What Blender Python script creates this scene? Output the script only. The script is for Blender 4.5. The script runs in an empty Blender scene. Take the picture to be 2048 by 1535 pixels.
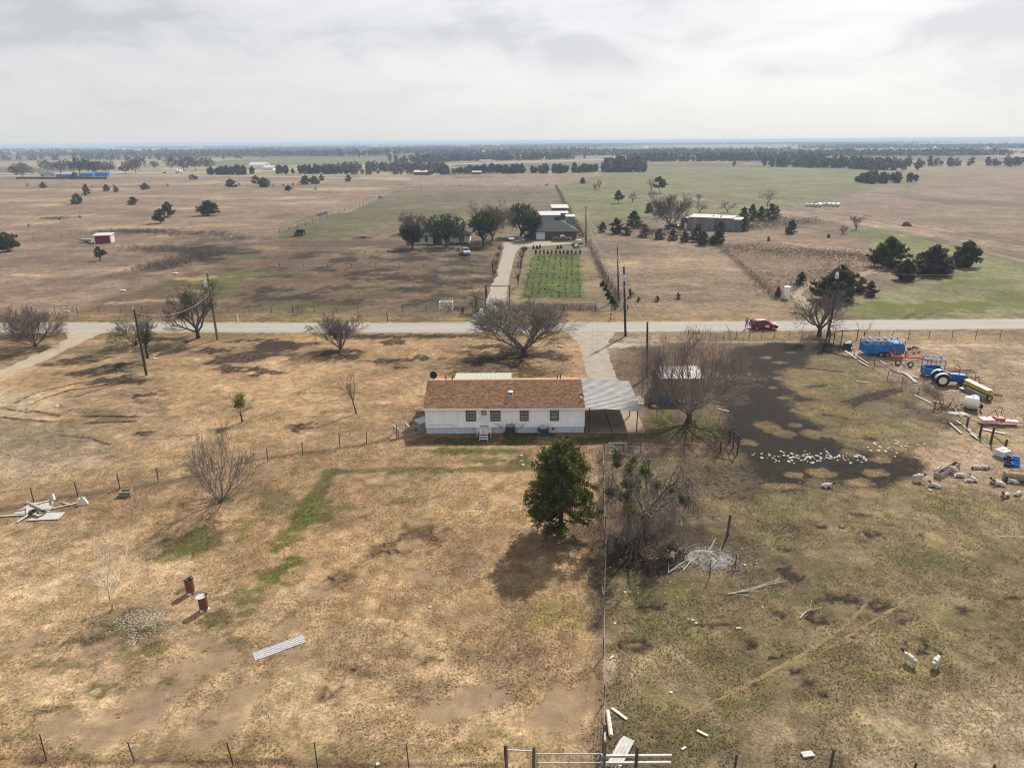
import bpy, math, random
import numpy as np
from mathutils import Vector, Matrix
# ---------------------------------------------------------------- camera, sky, sun, exposure
scene = bpy.context.scene
F, H, YH, ROLL = 1366.0, 29.0, 282.0, 0.0068          # focal length in px of the 2048 px wide photo, drone height in m
PITCH = math.atan((767.5 - YH) / F)
SP, CP = math.sin(PITCH), math.cos(PITCH)
cr, sr = math.cos(ROLL), math.sin(ROLL)
cam = bpy.data.cameras.new('camera'); cam.sensor_width = 36; cam.lens = 36 * F / 2048
cam.clip_start = 0.5; cam.clip_end = 60000
camo = bpy.data.objects.new('camera', cam); scene.collection.objects.link(camo); scene.camera = camo
rt, up, fw = Vector((1, 0, 0)), Vector((0, SP, CP)), Vector((0, CP, -SP))
cR, cU = rt * cr - up * sr, rt * sr + up * cr
m = Matrix((cR, cU, -fw)).transposed().to_4x4(); m.translation = (0, 0, H); camo.matrix_world = m
SUN_EL, SUN_AZ = math.radians(43), math.radians(30)   # azimuth clockwise from the view direction (+Y)
w = bpy.data.worlds.new('World'); scene.world = w; w.use_nodes = True
nt = w.node_tree; N, L = nt.nodes, nt.links; N.clear()
def nd(t, **k):
    n = N.new(t)
    for a, b in k.items():
        if a.startswith('i_'): n.inputs[a[2:].replace('_', ' ')].default_value = b
        else: setattr(n, a, b)
    return n
sky = nd('ShaderNodeTexSky', sky_type='NISHITA', sun_disc=False, sun_elevation=SUN_EL, sun_rotation=SUN_AZ, air_density=1.0, dust_density=2.0)
skys = nd('ShaderNodeVectorMath', operation='SCALE'); skys.inputs[3].default_value = 0.08; L.new(sky.outputs[0], skys.inputs[0])
tc = nd('ShaderNodeTexCoord'); sep = nd('ShaderNodeSeparateXYZ'); L.new(tc.outputs['Generated'], sep.inputs[0])
zc = nd('ShaderNodeMath', operation='ABSOLUTE'); L.new(sep.outputs[2], zc.inputs[0])
zc2 = nd('ShaderNodeMath', operation='ADD'); zc2.inputs[1].default_value = 0.24; L.new(zc.outputs[0], zc2.inputs[0])
dv = nd('ShaderNodeVectorMath', operation='DIVIDE'); L.new(tc.outputs['Generated'], dv.inputs[0])
cmb = nd('ShaderNodeCombineXYZ'); cmb.inputs[2].default_value = 1.0
L.new(zc2.outputs[0], cmb.inputs[0]); L.new(zc2.outputs[0], cmb.inputs[1]); L.new(cmb.outputs[0], dv.inputs[1])
mp = nd('ShaderNodeMapping'); mp.inputs['Scale'].default_value = (1.0, 1.0, 1.0); mp.inputs['Location'].default_value = (5.3, 2.2, 0.0); L.new(dv.outputs[0], mp.inputs[0])
n1 = nd('ShaderNodeTexNoise', i_Scale=1.9, i_Detail=8.0, i_Roughness=0.55, i_Distortion=0.4); L.new(mp.outputs[0], n1.inputs['Vector'])
n2 = nd('ShaderNodeTexNoise', i_Scale=0.75, i_Detail=2.0, i_Roughness=0.5); L.new(mp.outputs[0], n2.inputs['Vector'])
mx = nd('ShaderNodeMath', operation='MULTIPLY_ADD'); mx.inputs[1].default_value = 0.75; L.new(n2.outputs[0], mx.inputs[0]); L.new(n1.outputs[0], mx.inputs[2])
ramp = nd('ShaderNodeValToRGB'); L.new(mx.outputs[0], ramp.inputs[0])
e = ramp.color_ramp.elements; e[0].position = 0.72; e[0].color = (0.375, 0.382, 0.40, 1); e[1].position = 1.0; e[1].color = (0.51, 0.51, 0.51, 1)
e2 = ramp.color_ramp.elements.new(0.84); e2.color = (0.458, 0.463, 0.472, 1)
# low cloud fades into even bright mist towards the horizon
hz_ = nd('ShaderNodeMapRange'); hz_.inputs['From Min'].default_value = 0.0; hz_.inputs['From Max'].default_value = 0.11; hz_.inputs['To Min'].default_value = 1.0; hz_.inputs['To Max'].default_value = 0.0
L.new(zc.outputs[0], hz_.inputs[0])
mh = nd('ShaderNodeMixRGB'); mh.inputs[2].default_value = (0.474, 0.478, 0.478, 1); L.new(hz_.outputs[0], mh.inputs[0]); L.new(ramp.outputs[0], mh.inputs[1])
# the veil is brighter on the sun's side
dt = nd('ShaderNodeVectorMath', operation='DOT_PRODUCT'); dt.inputs[1].default_value = (math.sin(SUN_AZ) * math.cos(SUN_EL), math.cos(SUN_AZ) * math.cos(SUN_EL), math.sin(SUN_EL)); L.new(tc.outputs['Generated'], dt.inputs[0])
gl = nd('ShaderNodeMapRange'); gl.inputs['From Min'].default_value = 0.55; gl.inputs['From Max'].default_value = 1.0; gl.inputs['To Min'].default_value = 1.0; gl.inputs['To Max'].default_value = 1.3; L.new(dt.outputs['Value'], gl.inputs[0])
sg = nd('ShaderNodeVectorMath', operation='SCALE'); L.new(mh.outputs[0], sg.inputs[0]); L.new(gl.outputs[0], sg.inputs[3])
mk = nd('ShaderNodeMixRGB'); mk.inputs[0].default_value = 0.90; L.new(skys.outputs[0], mk.inputs[1]); L.new(sg.outputs[0], mk.inputs[2])
bg = nd('ShaderNodeBackground'); bg.inputs[1].default_value = 1.0; L.new(mk.outputs[0], bg.inputs[0])
wo = nd('ShaderNodeOutputWorld'); L.new(bg.outputs[0], wo.inputs[0])
sl = bpy.data.lights.new('sun', 'SUN'); sl.energy = 5.0; sl.angle = math.radians(1.2); sl.color = (1.0, 0.93, 0.82)
so = bpy.data.objects.new('sun', sl); scene.collection.objects.link(so)
sv = Vector((math.sin(SUN_AZ) * math.cos(SUN_EL), math.cos(SUN_AZ) * math.cos(SUN_EL), math.sin(SUN_EL)))
so.rotation_euler = sv.to_track_quat('Z', 'Y').to_euler(); so.location = sv * 200
scene.view_settings.view_transform = 'Standard'; scene.view_settings.look = 'None'
scene.view_settings.exposure = 0.70; scene.view_settings.gamma = 1.0; scene.view_settings.use_curve_mapping = False
scene.cycles.use_denoising = True; scene.cycles.filter_width = 1.1; scene.cycles.max_bounces = 6; scene.cycles.diffuse_bounces = 2; scene.cycles.glossy_bounces = 2
scene.cycles.transparent_max_bounces = 6; scene.cycles.volume_bounces = 1
# ---------------------------------------------------------------- helpers
random.seed(7)
col = scene.collection
def G(u, v, z=0.0):
    """photo pixel (2048 px wide) -> point at height z in the place"""
    a, b = (u - 1024) / F, (767.5 - v) / F
    a2, b2 = a * cr + b * sr, -a * sr + b * cr
    t = (z - H) / (-SP + b2 * CP)
    return (a2 * t, (CP + b2 * SP) * t)
def PV(x, y, z):
    X, Y, Z = x, y * SP + (z - H) * CP, y * CP - (z - H) * SP
    a2, b2 = X / Z, Y / Z
    return 1024 + (a2 * cr - b2 * sr) * F, 767.5 - (a2 * sr + b2 * cr) * F
def depth(y, z=0.0): return y * CP - (z - H) * SP
def HT(u, vb, vt):
    """height of a thing whose foot is at (u, vb) and whose top reaches row vt"""
    x, y = G(u, vb); lo, hi = 0.0, 60.0
    for _ in range(30):
        mid = (lo + hi) / 2
        if PV(x, y, mid)[1] > vt: lo = mid
        else: hi = mid
    return lo
def px2m(wpx, y): return wpx * depth(y) / F
def lin(c):
    c = c / 255.0
    return c / 12.92 if c < 0.04045 else ((c + 0.055) / 1.055) ** 2.4
KLIT = 2.5                                            # sunlit display value of a white Lambertian sheet in this light
def S(r, g, b): return (lin(r) / KLIT, lin(g) / KLIT, lin(b) / KLIT)
MATS = {}
def mat(name, c, rough=0.85, metal=0.0, var=0.25, scale=3.0, bump=0.0, bscale=None, c2=None, spec=0.3, island=0.0, rnd=0.0, rand_stretch=None):
    """procedural material: base colour broken up by noise (and by island / object)"""
    if name in MATS: return MATS[name]
    M = bpy.data.materials.new(name); M.use_nodes = True; MATS[name] = M
    t = M.node_tree; n = t.nodes; l = t.links; bs = n['Principled BSDF']
    bs.inputs['Roughness'].default_value = rough; bs.inputs['Metallic'].default_value = metal
    bs.inputs['Specular IOR Level'].default_value = spec
    tx = n.new('ShaderNodeTexCoord'); vec = tx.outputs['Object']
    if rand_stretch:
        mpn = n.new('ShaderNodeMapping'); mpn.inputs['Scale'].default_value = rand_stretch; l.new(vec, mpn.inputs[0]); vec = mpn.outputs[0]
    no = n.new('ShaderNodeTexNoise'); no.inputs['Scale'].default_value = scale; no.inputs['Detail'].default_value = 6; no.inputs['Roughness'].default_value = 0.65
    l.new(vec, no.inputs['Vector'])
    rp = n.new('ShaderNodeValToRGB'); l.new(no.outputs[0], rp.inputs[0])
    c2 = c2 or tuple(x * (1 - var) for x in c)
    ch = tuple(min(0.95, x * (1 + var)) for x in c)
    rp.color_ramp.elements[0].position = 0.33; rp.color_ramp.elements[0].color = (*c2, 1)
    rp.color_ramp.elements[1].position = 0.68; rp.color_ramp.elements[1].color = (*ch, 1)
    out = rp.outputs[0]
    if island or rnd:
        if island: g = n.new('ShaderNodeNewGeometry'); src = g.outputs['Random Per Island']; amt = island
        else: g = n.new('ShaderNodeObjectInfo'); src = g.outputs['Random']; amt = rnd
        mr = n.new('ShaderNodeMapRange'); mr.inputs['To Min'].default_value = 1 - amt; mr.inputs['To Max'].default_value = 1 + amt; l.new(src, mr.inputs[0])
        vs = n.new('ShaderNodeVectorMath'); vs.operation = 'SCALE'; l.new(out, vs.inputs[0]); l.new(mr.outputs[0], vs.inputs[3]); out = vs.outputs[0]
    l.new(out, bs.inputs['Base Color'])
    if bump:
        nb = n.new('ShaderNodeTexNoise'); nb.inputs['Scale'].default_value = bscale or scale * 4; nb.inputs['Detail'].default_value = 4; l.new(vec, nb.inputs['Vector'])
        bp = n.new('ShaderNodeBump'); bp.inputs['Strength'].default_value = 0.6; bp.inputs['Distance'].default_value = bump; l.new(nb.outputs[0], bp.inputs['Height']); l.new(bp.outputs[0], bs.inputs['Normal'])
    return M
def link(name, me, material, parent=None):
    o = bpy.data.objects.new(name, me); col.objects.link(o)
    if material and len(me.materials) == 0: me.materials.append(material)
    if parent: o.parent = parent
    return o
def tag(o, label=None, cat=None, group=None, kind=None):
    if label: o['label'] = label
    if cat: o['category'] = cat
    if group: o['group'] = group
    if kind: o['kind'] = kind
    return o
def thing(name, label, cat, loc=(0, 0, 0), rz=0.0, group=None):
    o = bpy.data.objects.new(name, None); o.empty_display_size = 0.3; col.objects.link(o)
    o.location = loc if len(loc) == 3 else (loc[0], loc[1], 0); o.rotation_euler = (0, 0, rz)
    return tag(o, label, cat, group)
def copy_tree(o, parent=None):
    c = o.copy(); col.objects.link(c)
    if parent: c.parent = parent
    for ch in o.children: copy_tree(ch, c)
    return c
class MB:
    """collects shapes into one mesh"""
    def __init__(s): s.v = []; s.f = []
    def add(s, vs, fs):
        b = len(s.v); s.v += [tuple(p) for p in vs]; s.f += [tuple(i + b for i in f) for f in fs]; return s
    def box(s, cx, cy, cz, sx, sy, sz, rz=0.0, rx=0.0, ry=0.0):
        R = Matrix.Rotation(rz, 3, 'Z') @ Matrix.Rotation(ry, 3, 'Y') @ Matrix.Rotation(rx, 3, 'X')
        vs = [R @ Vector((x * sx / 2, y * sy / 2, z * sz / 2)) + Vector((cx, cy, cz)) for z in (-1, 1) for y in (-1, 1) for x in (-1, 1)]
        return s.add(vs, [(0, 2, 3, 1), (4, 5, 7, 6), (0, 1, 5, 4), (2, 6, 7, 3), (0, 4, 6, 2), (1, 3, 7, 5)])
    def tube(s, pts, rad, k=6, cap=True):
        pts = [Vector(p) for p in pts]
        if not isinstance(rad, (list, tuple)): rad = [rad] * len(pts)
        rings = []
        for i, p in enumerate(pts):
            d = (pts[min(i + 1, len(pts) - 1)] - pts[max(i - 1, 0)]).normalized()
            a = d.cross(Vector((0, 0, 1)));
            if a.length < 0.05: a = d.cross(Vector((1, 0, 0)))
            a.normalize(); b = d.cross(a)
            rings.append([p + (a * math.cos(2 * math.pi * j / k) + b * math.sin(2 * math.pi * j / k)) * rad[i] for j in range(k)])
        vs = [q for r in rings for q in r]; fs = []
        for i in range(len(pts) - 1):
            for j in range(k):
                fs.append((i * k + j, i * k + (j + 1) % k, (i + 1) * k + (j + 1) % k, (i + 1) * k + j))
        if cap: fs.append(tuple(range(k - 1, -1, -1))); fs.append(tuple((len(pts) - 1) * k + j for j in range(k)))
        return s.add(vs, fs)
    def lathe(s, prof, k=16, c=(0, 0, 0), axis='Z', cap=True):
        vs = []; fs = []
        for r, z in prof:
            for j in range(k):
                a = 2 * math.pi * j / k; p = (r * math.cos(a), r * math.sin(a), z)
                if axis == 'Y': p = (p[0], p[2], p[1])
                if axis == 'X': p = (p[2], p[0], p[1])
                vs.append((p[0] + c[0], p[1] + c[1], p[2] + c[2]))
        for i in range(len(prof) - 1):
            for j in range(k): fs.append((i * k + j, i * k + (j + 1) % k, (i + 1) * k + (j + 1) % k, (i + 1) * k + j))
        if cap: fs.append(tuple(range(k - 1, -1, -1))); fs.append(tuple((len(prof) - 1) * k + j for j in range(k)))
        return s.add(vs, fs)
    def prism(s, poly, y0, y1, top=None):
        """side profile (x, z) extruded from y0 to y1"""
        n = len(poly); t = top or poly
        vs = [(x, y0, z) for x, z in poly] + [(x, y1, z) for x, z in t]
        fs = [(i, (i + 1) % n, n + (i + 1) % n, n + i) for i in range(n)] + [tuple(range(n - 1, -1, -1)), tuple(range(n, 2 * n))]
        return s.add(vs, fs)
    def poly(s, pts): return s.add(pts, [tuple(range(len(pts)))])
    def slab(s, pts, z0, z1):
        n = len(pts)
        vs = [(x, y, z0) for x, y in pts] + [(x, y, z1) for x, y in pts]
        fs = [(i, (i + 1) % n, n + (i + 1) % n, n + i) for i in range(n)] + [tuple(range(n - 1, -1, -1)), tuple(range(n, 2 * n))]
        return s.add(vs, fs)
    def mesh(s, name='mesh', smooth=False):
        me = bpy.data.meshes.new(name); me.from_pydata(s.v, [], s.f); me.update()
        if smooth:
            for p in me.polygons: p.use_smooth = True
        return me
    def build(s, name, material, parent=None, smooth=False, bevel=0.0):
        me = s.mesh(name, smooth)
        bmf(me)
        o = link(name, me, material, parent)
        if bevel:
            md = o.modifiers.new('bevel', 'BEVEL'); md.width = bevel; md.segments = 2; md.limit_method = 'ANGLE'
        return o
import bmesh
def bmf(me):
    b = bmesh.new(); b.from_mesh(me); bmesh.ops.recalc_face_normals(b, faces=b.faces); b.to_mesh(me); b.free()
def np_mesh(name, V, T):
    """fast mesh from numpy: V (n,3), T (m,k)"""
    me = bpy.data.meshes.new(name); n, (mm, k) = len(V), T.shape
    me.vertices.add(n); me.vertices.foreach_set('co', np.asarray(V, np.float32).ravel())
    me.loops.add(mm * k); me.loops.foreach_set('vertex_index', np.asarray(T, np.int32).ravel())
    me.polygons.add(mm); me.polygons.foreach_set('loop_start', np.arange(0, mm * k, k, dtype=np.int32))
    me.update(calc_edges=True); me.validate()
    return me
def hsh(ix, iy, s):
    n = (ix.astype(np.int64) * 374761393 + iy.astype(np.int64) * 668265263 + s * 1442695041) & 0xffffffff
    n = ((n ^ (n >> 13)) * 1274126177) & 0xffffffff
    return ((n ^ (n >> 16)) & 0xffff) / 65535.0
def vno(x, y, s=0):
    ix, iy = np.floor(x), np.floor(y); fx, fy = x - ix, y - iy
    fx, fy = fx * fx * (3 - 2 * fx), fy * fy * (3 - 2 * fy)
    a, b, c, d = hsh(ix, iy, s), hsh(ix + 1, iy, s), hsh(ix, iy + 1, s), hsh(ix + 1, iy + 1, s)
    return (a + (b - a) * fx) * (1 - fy) + (c + (d - c) * fx) * fy
def fbm(x, y, s=0, o=4):
    r, a, t = 0, 1.0, 0
    for i in range(o): r = r + a * vno(x * 2 ** i, y * 2 ** i, s + i * 17); t += a; a *= 0.55
    return r / t
def sst(a, b, x): t = np.clip((x - a) / (b - a), 0, 1); return t * t * (3 - 2 * t)
# ---------------------------------------------------------------- ground sheet: colours painted as soil, grass and mud
def axis_y():
    y = [-60.0, -30, -10, 0, 8, 14, 18]; v = 21.0
    while v < 78: y.append(v); v += 0.3
    while v < 26000: y.append(v); v += max(0.3, min(v * v / 20000.0, 1500))
    return np.array(y)
def axis_x():
    p = []; v = 0.15
    while v < 60: p.append(v); v += 0.3
    while v < 24000: p.append(v); v += max(0.3, min((v - 40) * 0.016, 900))
    p = np.array(p); return np.concatenate([-p[::-1], p])
ax, ay = axis_x(), axis_y(); NX, NY = len(ax), len(ay)
X, Y = [q.ravel() for q in np.meshgrid(ax, ay)]
C = np.zeros((len(X), 3)); C[:] = S(152, 131, 108)
MK = np.zeros((len(X), 4))                            # green, dark mud, pale litter, tuft height
def W(pts): return np.array([G(*p) for p in pts])
def sub(x0, x1, y0, y1): return np.nonzero((X > x0) & (X < x1) & (Y > y0) & (Y < y1))[0]
def warp(i, amt, sc, seed):
    return X[i] + amt * (fbm(X[i] / sc, Y[i] / sc, seed, 3) - 0.5) * 2, Y[i] + amt * (fbm(X[i] / sc, Y[i] / sc, seed + 90, 3) - 0.5) * 2
SEED = [0]
def polym(pts, soft=1.0, wamt=None):
    P = W(pts); wamt = soft * 1.5 if wamt is None else wamt; SEED[0] += 1
    pad = soft + wamt + 1
    i = sub(P[:, 0].min() - pad, P[:, 0].max() + pad, P[:, 1].min() - pad, P[:, 1].max() + pad)
    x, y = warp(i, wamt, max(soft * 3, 1.0), SEED[0]); ins = np.zeros(len(i), bool); dmin = np.full(len(i), 1e9)
    for k in range(len(P)):
        (ax_, ay_), (bx, by) = P[k], P[(k + 1) % len(P)]
        c = ((ay_ > y) != (by > y)); c &= x < (bx - ax_) * (y - ay_) / ((by - ay_) if by != ay_ else 1e-9) + ax_; ins ^= c
        dx, dy = bx - ax_, by - ay_; t = np.clip(((x - ax_) * dx + (y - ay_) * dy) / (dx * dx + dy * dy + 1e-9), 0, 1)
        dmin = np.minimum(dmin, np.hypot(x - ax_ - t * dx, y - ay_ - t * dy))
    return i, sst(-soft, soft, np.where(ins, dmin, -dmin))
def ellm(u, v, ru, rv, wamt=0.35, ang=0.0):
    (cx, cy) = G(u, v); rx = px2m(ru, cy); ry = abs(G(u, v - rv)[1] - G(u, v + rv)[1]) / 2; SEED[0] += 1
    r = max(rx, ry) * 1.6 + 1; i = sub(cx - r, cx + r, cy - r, cy + r)
    x, y = warp(i, wamt * 2 * min(rx, ry), max(0.7 * min(rx, ry), 0.4), SEED[0]); x -= cx; y -= cy
    c, s = math.cos(ang), math.sin(ang); x, y = x * c + y * s, -x * s + y * c
    return i, 1 - sst(0.55, 1.15, np.hypot(x / rx, y / ry))
def strm(pts, wid, wamt=None):
    P = W(pts); wamt = wid * 0.5 if wamt is None else wamt; SEED[0] += 1; pad = wid * 2 + wamt + 1
    i = sub(P[:, 0].min() - pad, P[:, 0].max() + pad, P[:, 1].min() - pad, P[:, 1].max() + pad)
    x, y = warp(i, wamt, max(wid * 2.5, 0.6), SEED[0]); dmin = np.full(len(i), 1e9)
    for k in range(len(P) - 1):
        (ax_, ay_), (bx, by) = P[k], P[k + 1]; dx, dy = bx - ax_, by - ay_
        t = np.clip(((x - ax_) * dx + (y - ay_) * dy) / (dx * dx + dy * dy + 1e-9), 0, 1); dmin = np.minimum(dmin, np.hypot(x - ax_ - t * dx, y - ay_ - t * dy))
    return i, 1 - sst(wid * 0.5, wid * 1.1, dmin)
def paint(im, c, a=1.0):
    i, k = im; k = (k * a)[:, None]; C[i] = C[i] * (1 - k) + np.array(S(*c)) * k
def mask(im, ch, a=1.0):
    i, k = im; MK[i, ch] = np.clip(MK[i, ch] + (a - MK[i, ch]) * k, 0, 1) if a >= 0 else MK[i, ch] * (1 + a * k)
# far country: patchwork of fields
far = Y > 560
fx, fy = X[far] / 420 + 0.35 * fbm(X[far] / 300, Y[far] / 300, 5), Y[far] / 520 + 0.3 * fbm(X[far] / 260, Y[far] / 260, 6)
hv = hsh(np.floor(fx), np.floor(fy), 3)
pal = np.array([S(165, 145, 118), S(150, 140, 105), S(136, 142, 92), S(172, 150, 122), S(128, 120, 92), S(185, 168, 130), S(122, 134, 84)])
C[far] = pal[(hv * 6.99).astype(int)] * (0.85 + 0.3 * fbm(X[far] / 60, Y[far] / 60, 9))[:, None]
# left pasture
paint(polym([(-600, 352), (700, 352), (805, 372), (690, 425), (560, 462), (420, 530), (330, 560), (150, 644), (-600, 644)], 4, 4), (166, 143, 121))
for u, v, ru, rv in [(120, 380, 200, 3), (60, 400, 120, 3), (330, 392, 200, 3), (520, 396, 150, 3), (200, 378, 120, 2), (420, 366, 260, 3), (90, 432, 160, 4), (380, 415, 120, 3), (700, 378, 130, 3), (620, 405, 70, 3), (60, 448, 50, 4), (260, 455, 120, 4), (330, 470, 60, 4), (270, 536, 60, 6), (440, 475, 40, 6), (60, 550, 60, 3), (430, 450, 60, 4), (90, 410, 60, 3)]:
    paint(ellm(u, v, ru, rv, 0.5), (206, 180, 142), 0.8)
for u, v, ru, rv in [(110, 520, 200, 14), (60, 590, 140, 25), (200, 470, 120, 8), (100, 455, 60, 3), (60, 480, 60, 10), (180, 560, 120, 10), (300, 425, 160, 4), (560, 430, 50, 6)]:
    paint(ellm(u, v, ru, rv, 0.6), (146, 122, 106), 0.7)
for u, v, ru, rv in [(330, 500, 70, 13), (400, 508, 60, 10), (430, 478, 90, 6), (280, 462, 80, 4), (360, 540, 110, 9), (250, 552, 70, 6), (480, 488, 60, 8)]:
    paint(ellm(u, v, ru, rv, 0.6), (112, 96, 80), 0.85)
# big field behind the white house
paint(polym([(805, 372), (1112, 372), (1135, 420), (1146, 474), (1000, 462), (560, 476), (560, 464), (690, 425)], 2, 1), (134, 122, 96))
paint(polym([(790, 373), (1110, 373), (1114, 380), (770, 382)], 3, 3), (158, 138, 115), 0.8)
for u, v, ru, rv in [(640, 448, 90, 10), (720, 432, 90, 12), (800, 410, 80, 7), (700, 455, 110, 6), (1000, 395, 60, 4), (930, 400, 90, 5), (880, 425, 60, 10), (1020, 430, 60, 12)]:
    m_ = ellm(u, v, ru, rv, 0.6); paint(m_, (114, 116, 72), 0.6); mask(m_, 0, 0.35)
m_ = ellm(925, 435, 30, 8, 0.3); paint(m_, (150, 155, 80), 0.7)
paint(strm([(690, 425), (805, 372)], 2.0), (182, 165, 140), 0.8); paint(strm([(560, 465), (660, 430)], 1.6), (120, 105, 88), 0.8)
# dark pasture before the white house
paint(polym([(330, 560), (420, 530), (560, 478), (1000, 486), (985, 590), (945, 622), (120, 628), (180, 606)], 3, 3), (124, 103, 82))
rng = np.random.RandomState(4)
for k in range(150):
    u, v = rng.uniform(380, 970), rng.uniform(495, 618)
    m_ = ellm(u, v, rng.uniform(14, 60), rng.uniform(2.5, 7), 0.7); q_ = rng.randint(6)
    if q_ < 3: mask(m_, 1, .46)
    paint(m_, [(80, 66, 52), (70, 58, 47), (76, 63, 50), (154, 130, 100), (164, 140, 106), (116, 108, 74)][q_], 0.85)
for u, v, ru, rv in [(465, 560, 55, 26), (410, 590, 70, 16), (350, 570, 60, 7), (560, 610, 90, 9), (640, 612, 90, 8), (500, 545, 60, 12), (600, 470, 45, 7), (640, 475, 80, 5), (700, 472, 60, 4)]:
    m_ = ellm(u, v, ru, rv, 0.6); paint(m_, (112, 112, 66), 0.75); mask(m_, 0, 0.45)
for u, v, ru, rv in [(380, 582, 40, 4), (320, 600, 60, 4), (240, 605, 40, 4), (390, 556, 60, 5)]: paint(ellm(u, v, ru, rv, 0.5), (188, 166, 128), 0.8)
paint(polym([(800, 470), (1060, 462), (1060, 500), (980, 512), (820, 500)], 3, 3), (140, 122, 92), 0.8)
# verge north of the road
paint(polym([(-600, 628), (960, 628), (975, 646), (-600, 650)], 0.8, 1), (160, 136, 96))
paint(polym([(1010, 618), (1560, 632), (1560, 644), (1040, 646)], 0.8, 1), (178, 148, 104))
for u in range(-50, 960, 45):
    m_ = ellm(u + rng.uniform(-20, 20), rng.uniform(640, 645), 40, 2.0, 0.5); paint(m_, (128, 126, 70), 0.7); mask(m_, 0, 0.5)
    paint(ellm(u + rng.uniform(-20, 20), rng.uniform(630, 638), 30, 2.5, 0.5), (122, 104, 76), 0.6)
# garden
paint(polym([(1015, 500), (1175, 497), (1215, 606), (1005, 612)], 1, 1), (158, 138, 108))
gm = polym([(1066, 509), (1160, 507), (1168, 597), (1040, 597)], 0.6, 1.1); paint(gm, (92, 108, 46)); mask(gm, 0, 0.2)
for k in range(40):
    paint(ellm(rng.uniform(1048, 1160), rng.uniform(512, 595), rng.uniform(6, 14), rng.uniform(2, 4), 0.5), [(116, 132, 56), (78, 92, 40), (126, 128, 66)][rng.randint(3)], 0.6)
paint(polym([(1060, 470), (1160, 478), (1160, 500), (1065, 500)], 1, 1), (140, 132, 92), 0.8)
paint(ellm(1080, 470, 45, 9, 0.3), (92, 80, 66), 0.8); paint(ellm(1110, 462, 30, 10, 0.4), (120, 108, 84), 0.7)
m_ = strm([(1215, 560), (1228, 600), (1240, 618)], 1.6); paint(m_, (112, 124, 66), 0.8); mask(m_, 0, 0.5)
# tracts right of the fence line
paint(polym([(1150, 470), (1205, 478), (1440, 490), (1562, 606), (1562, 634), (1255, 634), (1195, 520)], 1, 1), (170, 146, 120))
paint(polym([(1150, 470), (1205, 478), (1350, 490), (1260, 520), (1195, 520)], 3, 4), (140, 124, 108), 0.7)
for k in range(22): paint(ellm(rng.uniform(1220, 1540), rng.uniform(515, 630), rng.uniform(20, 60), rng.uniform(2, 4), 0.6), [(152, 126, 104), (184, 160, 132), (146, 128, 98)][rng.randint(3)], 0.6)
paint(ellm(1250, 525, 40, 6, 0.5), (190, 165, 130), 0.6); paint(ellm(1370, 580, 50, 3, .5), (120, 104, 84), .7)
tg = polym([(1432, 488), (1480, 470), (1560, 462), (1700, 470), (1770, 498), (1735, 548), (1618, 585), (1560, 606)], 1.2, 1.0); paint(tg, (156, 130, 106))
paint(polym([(1112, 372), (1280, 332), (1780, 338), (1850, 360), (1640, 404), (1560, 420), (1470, 440), (1180, 470), (1140, 420)], 5, 5), (140, 138, 98))
for u, v, ru, rv, a in [(1640, 352, 120, 10, .5), (1230, 408, 70, 7, .5), (1180, 385, 50, 8, .35), (1420, 372, 130, 8, .45), (1500, 395, 60, 8, .5), (1330, 350, 60, 6, .4), (1560, 335, 120, 4, .4)]:
    m_ = ellm(u, v, ru, rv, 0.5); paint(m_, (138, 148, 84), 0.75); mask(m_, 0, a)
paint(ellm(1165, 430, 30, 10, 0.5), (176, 156, 116), .7); paint(ellm(1300, 440, 120, 8, .5), (146, 126, 104), .8); paint(polym([(1180, 440), (1480, 448), (1480, 470), (1190, 478)], 3, 4), (148, 128, 106), .8)
paint(polym([(1020, 347), (1275, 332), (1112, 372), (810, 372), (820, 352)], 4, 4), (172, 149, 126))
paint(polym([(1640, 404), (1850, 352), (2700, 330), (2700, 478), (2048, 440)], 6, 6), (160, 139, 118))
paint(polym([(1560, 420), (1640, 404), (2700, 478), (2700, 680), (2048, 530), (1880, 478), (1700, 440)], 3, 3), (158, 136, 116))
for k in range(26):
    u = rng.uniform(1620, 2100); v = 404 + (u - 1600) * 0.17 + rng.uniform(0, 50); paint(strm([(u - 250, v - 42), (u, v), (u + 250, v + 42)], rng.uniform(.8, 2.2)), [(184, 160, 136), (126, 108, 94)][k % 2], 0.75)
paint(polym([(1770, 385), (1950, 398), (2300, 420), (2300, 426), (1900, 408), (1780, 392)], 3, 3), (128, 118, 98), .8)
m_ = polym([(1690, 462), (1760, 452), (1880, 480), (2000, 512), (2300, 580), (2300, 640), (1700, 642), (1690, 606), (1830, 560), (1900, 535), (1760, 500)], 2, 2); paint(m_, (150, 146, 104)); mask(m_, 0, 0.2)
for u, v, ru, rv, a in [(1880, 612, 170, 13, .75), (1960, 560, 120, 12, .45), (1780, 625, 80, 9, .5), (2050, 600, 90, 22, .5), (1760, 470, 50, 9, .6), (1850, 492, 60, 6, .5)]:
    m_ = ellm(u, v, ru, rv, 0.6); paint(m_, (132, 146, 74), 0.6); mask(m_, 0, a)
paint(strm([(1720, 452), (1880, 484), (2060, 530), (2300, 590)], 1.2), (112, 102, 84), .8)
paint(strm([(1800, 642), (1835, 622), (1900, 618)], .35), (96, 92, 60), .8); paint(strm([(1830, 642), (1860, 626), (1910, 622)], .35), (96, 92, 60), .8)
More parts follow.
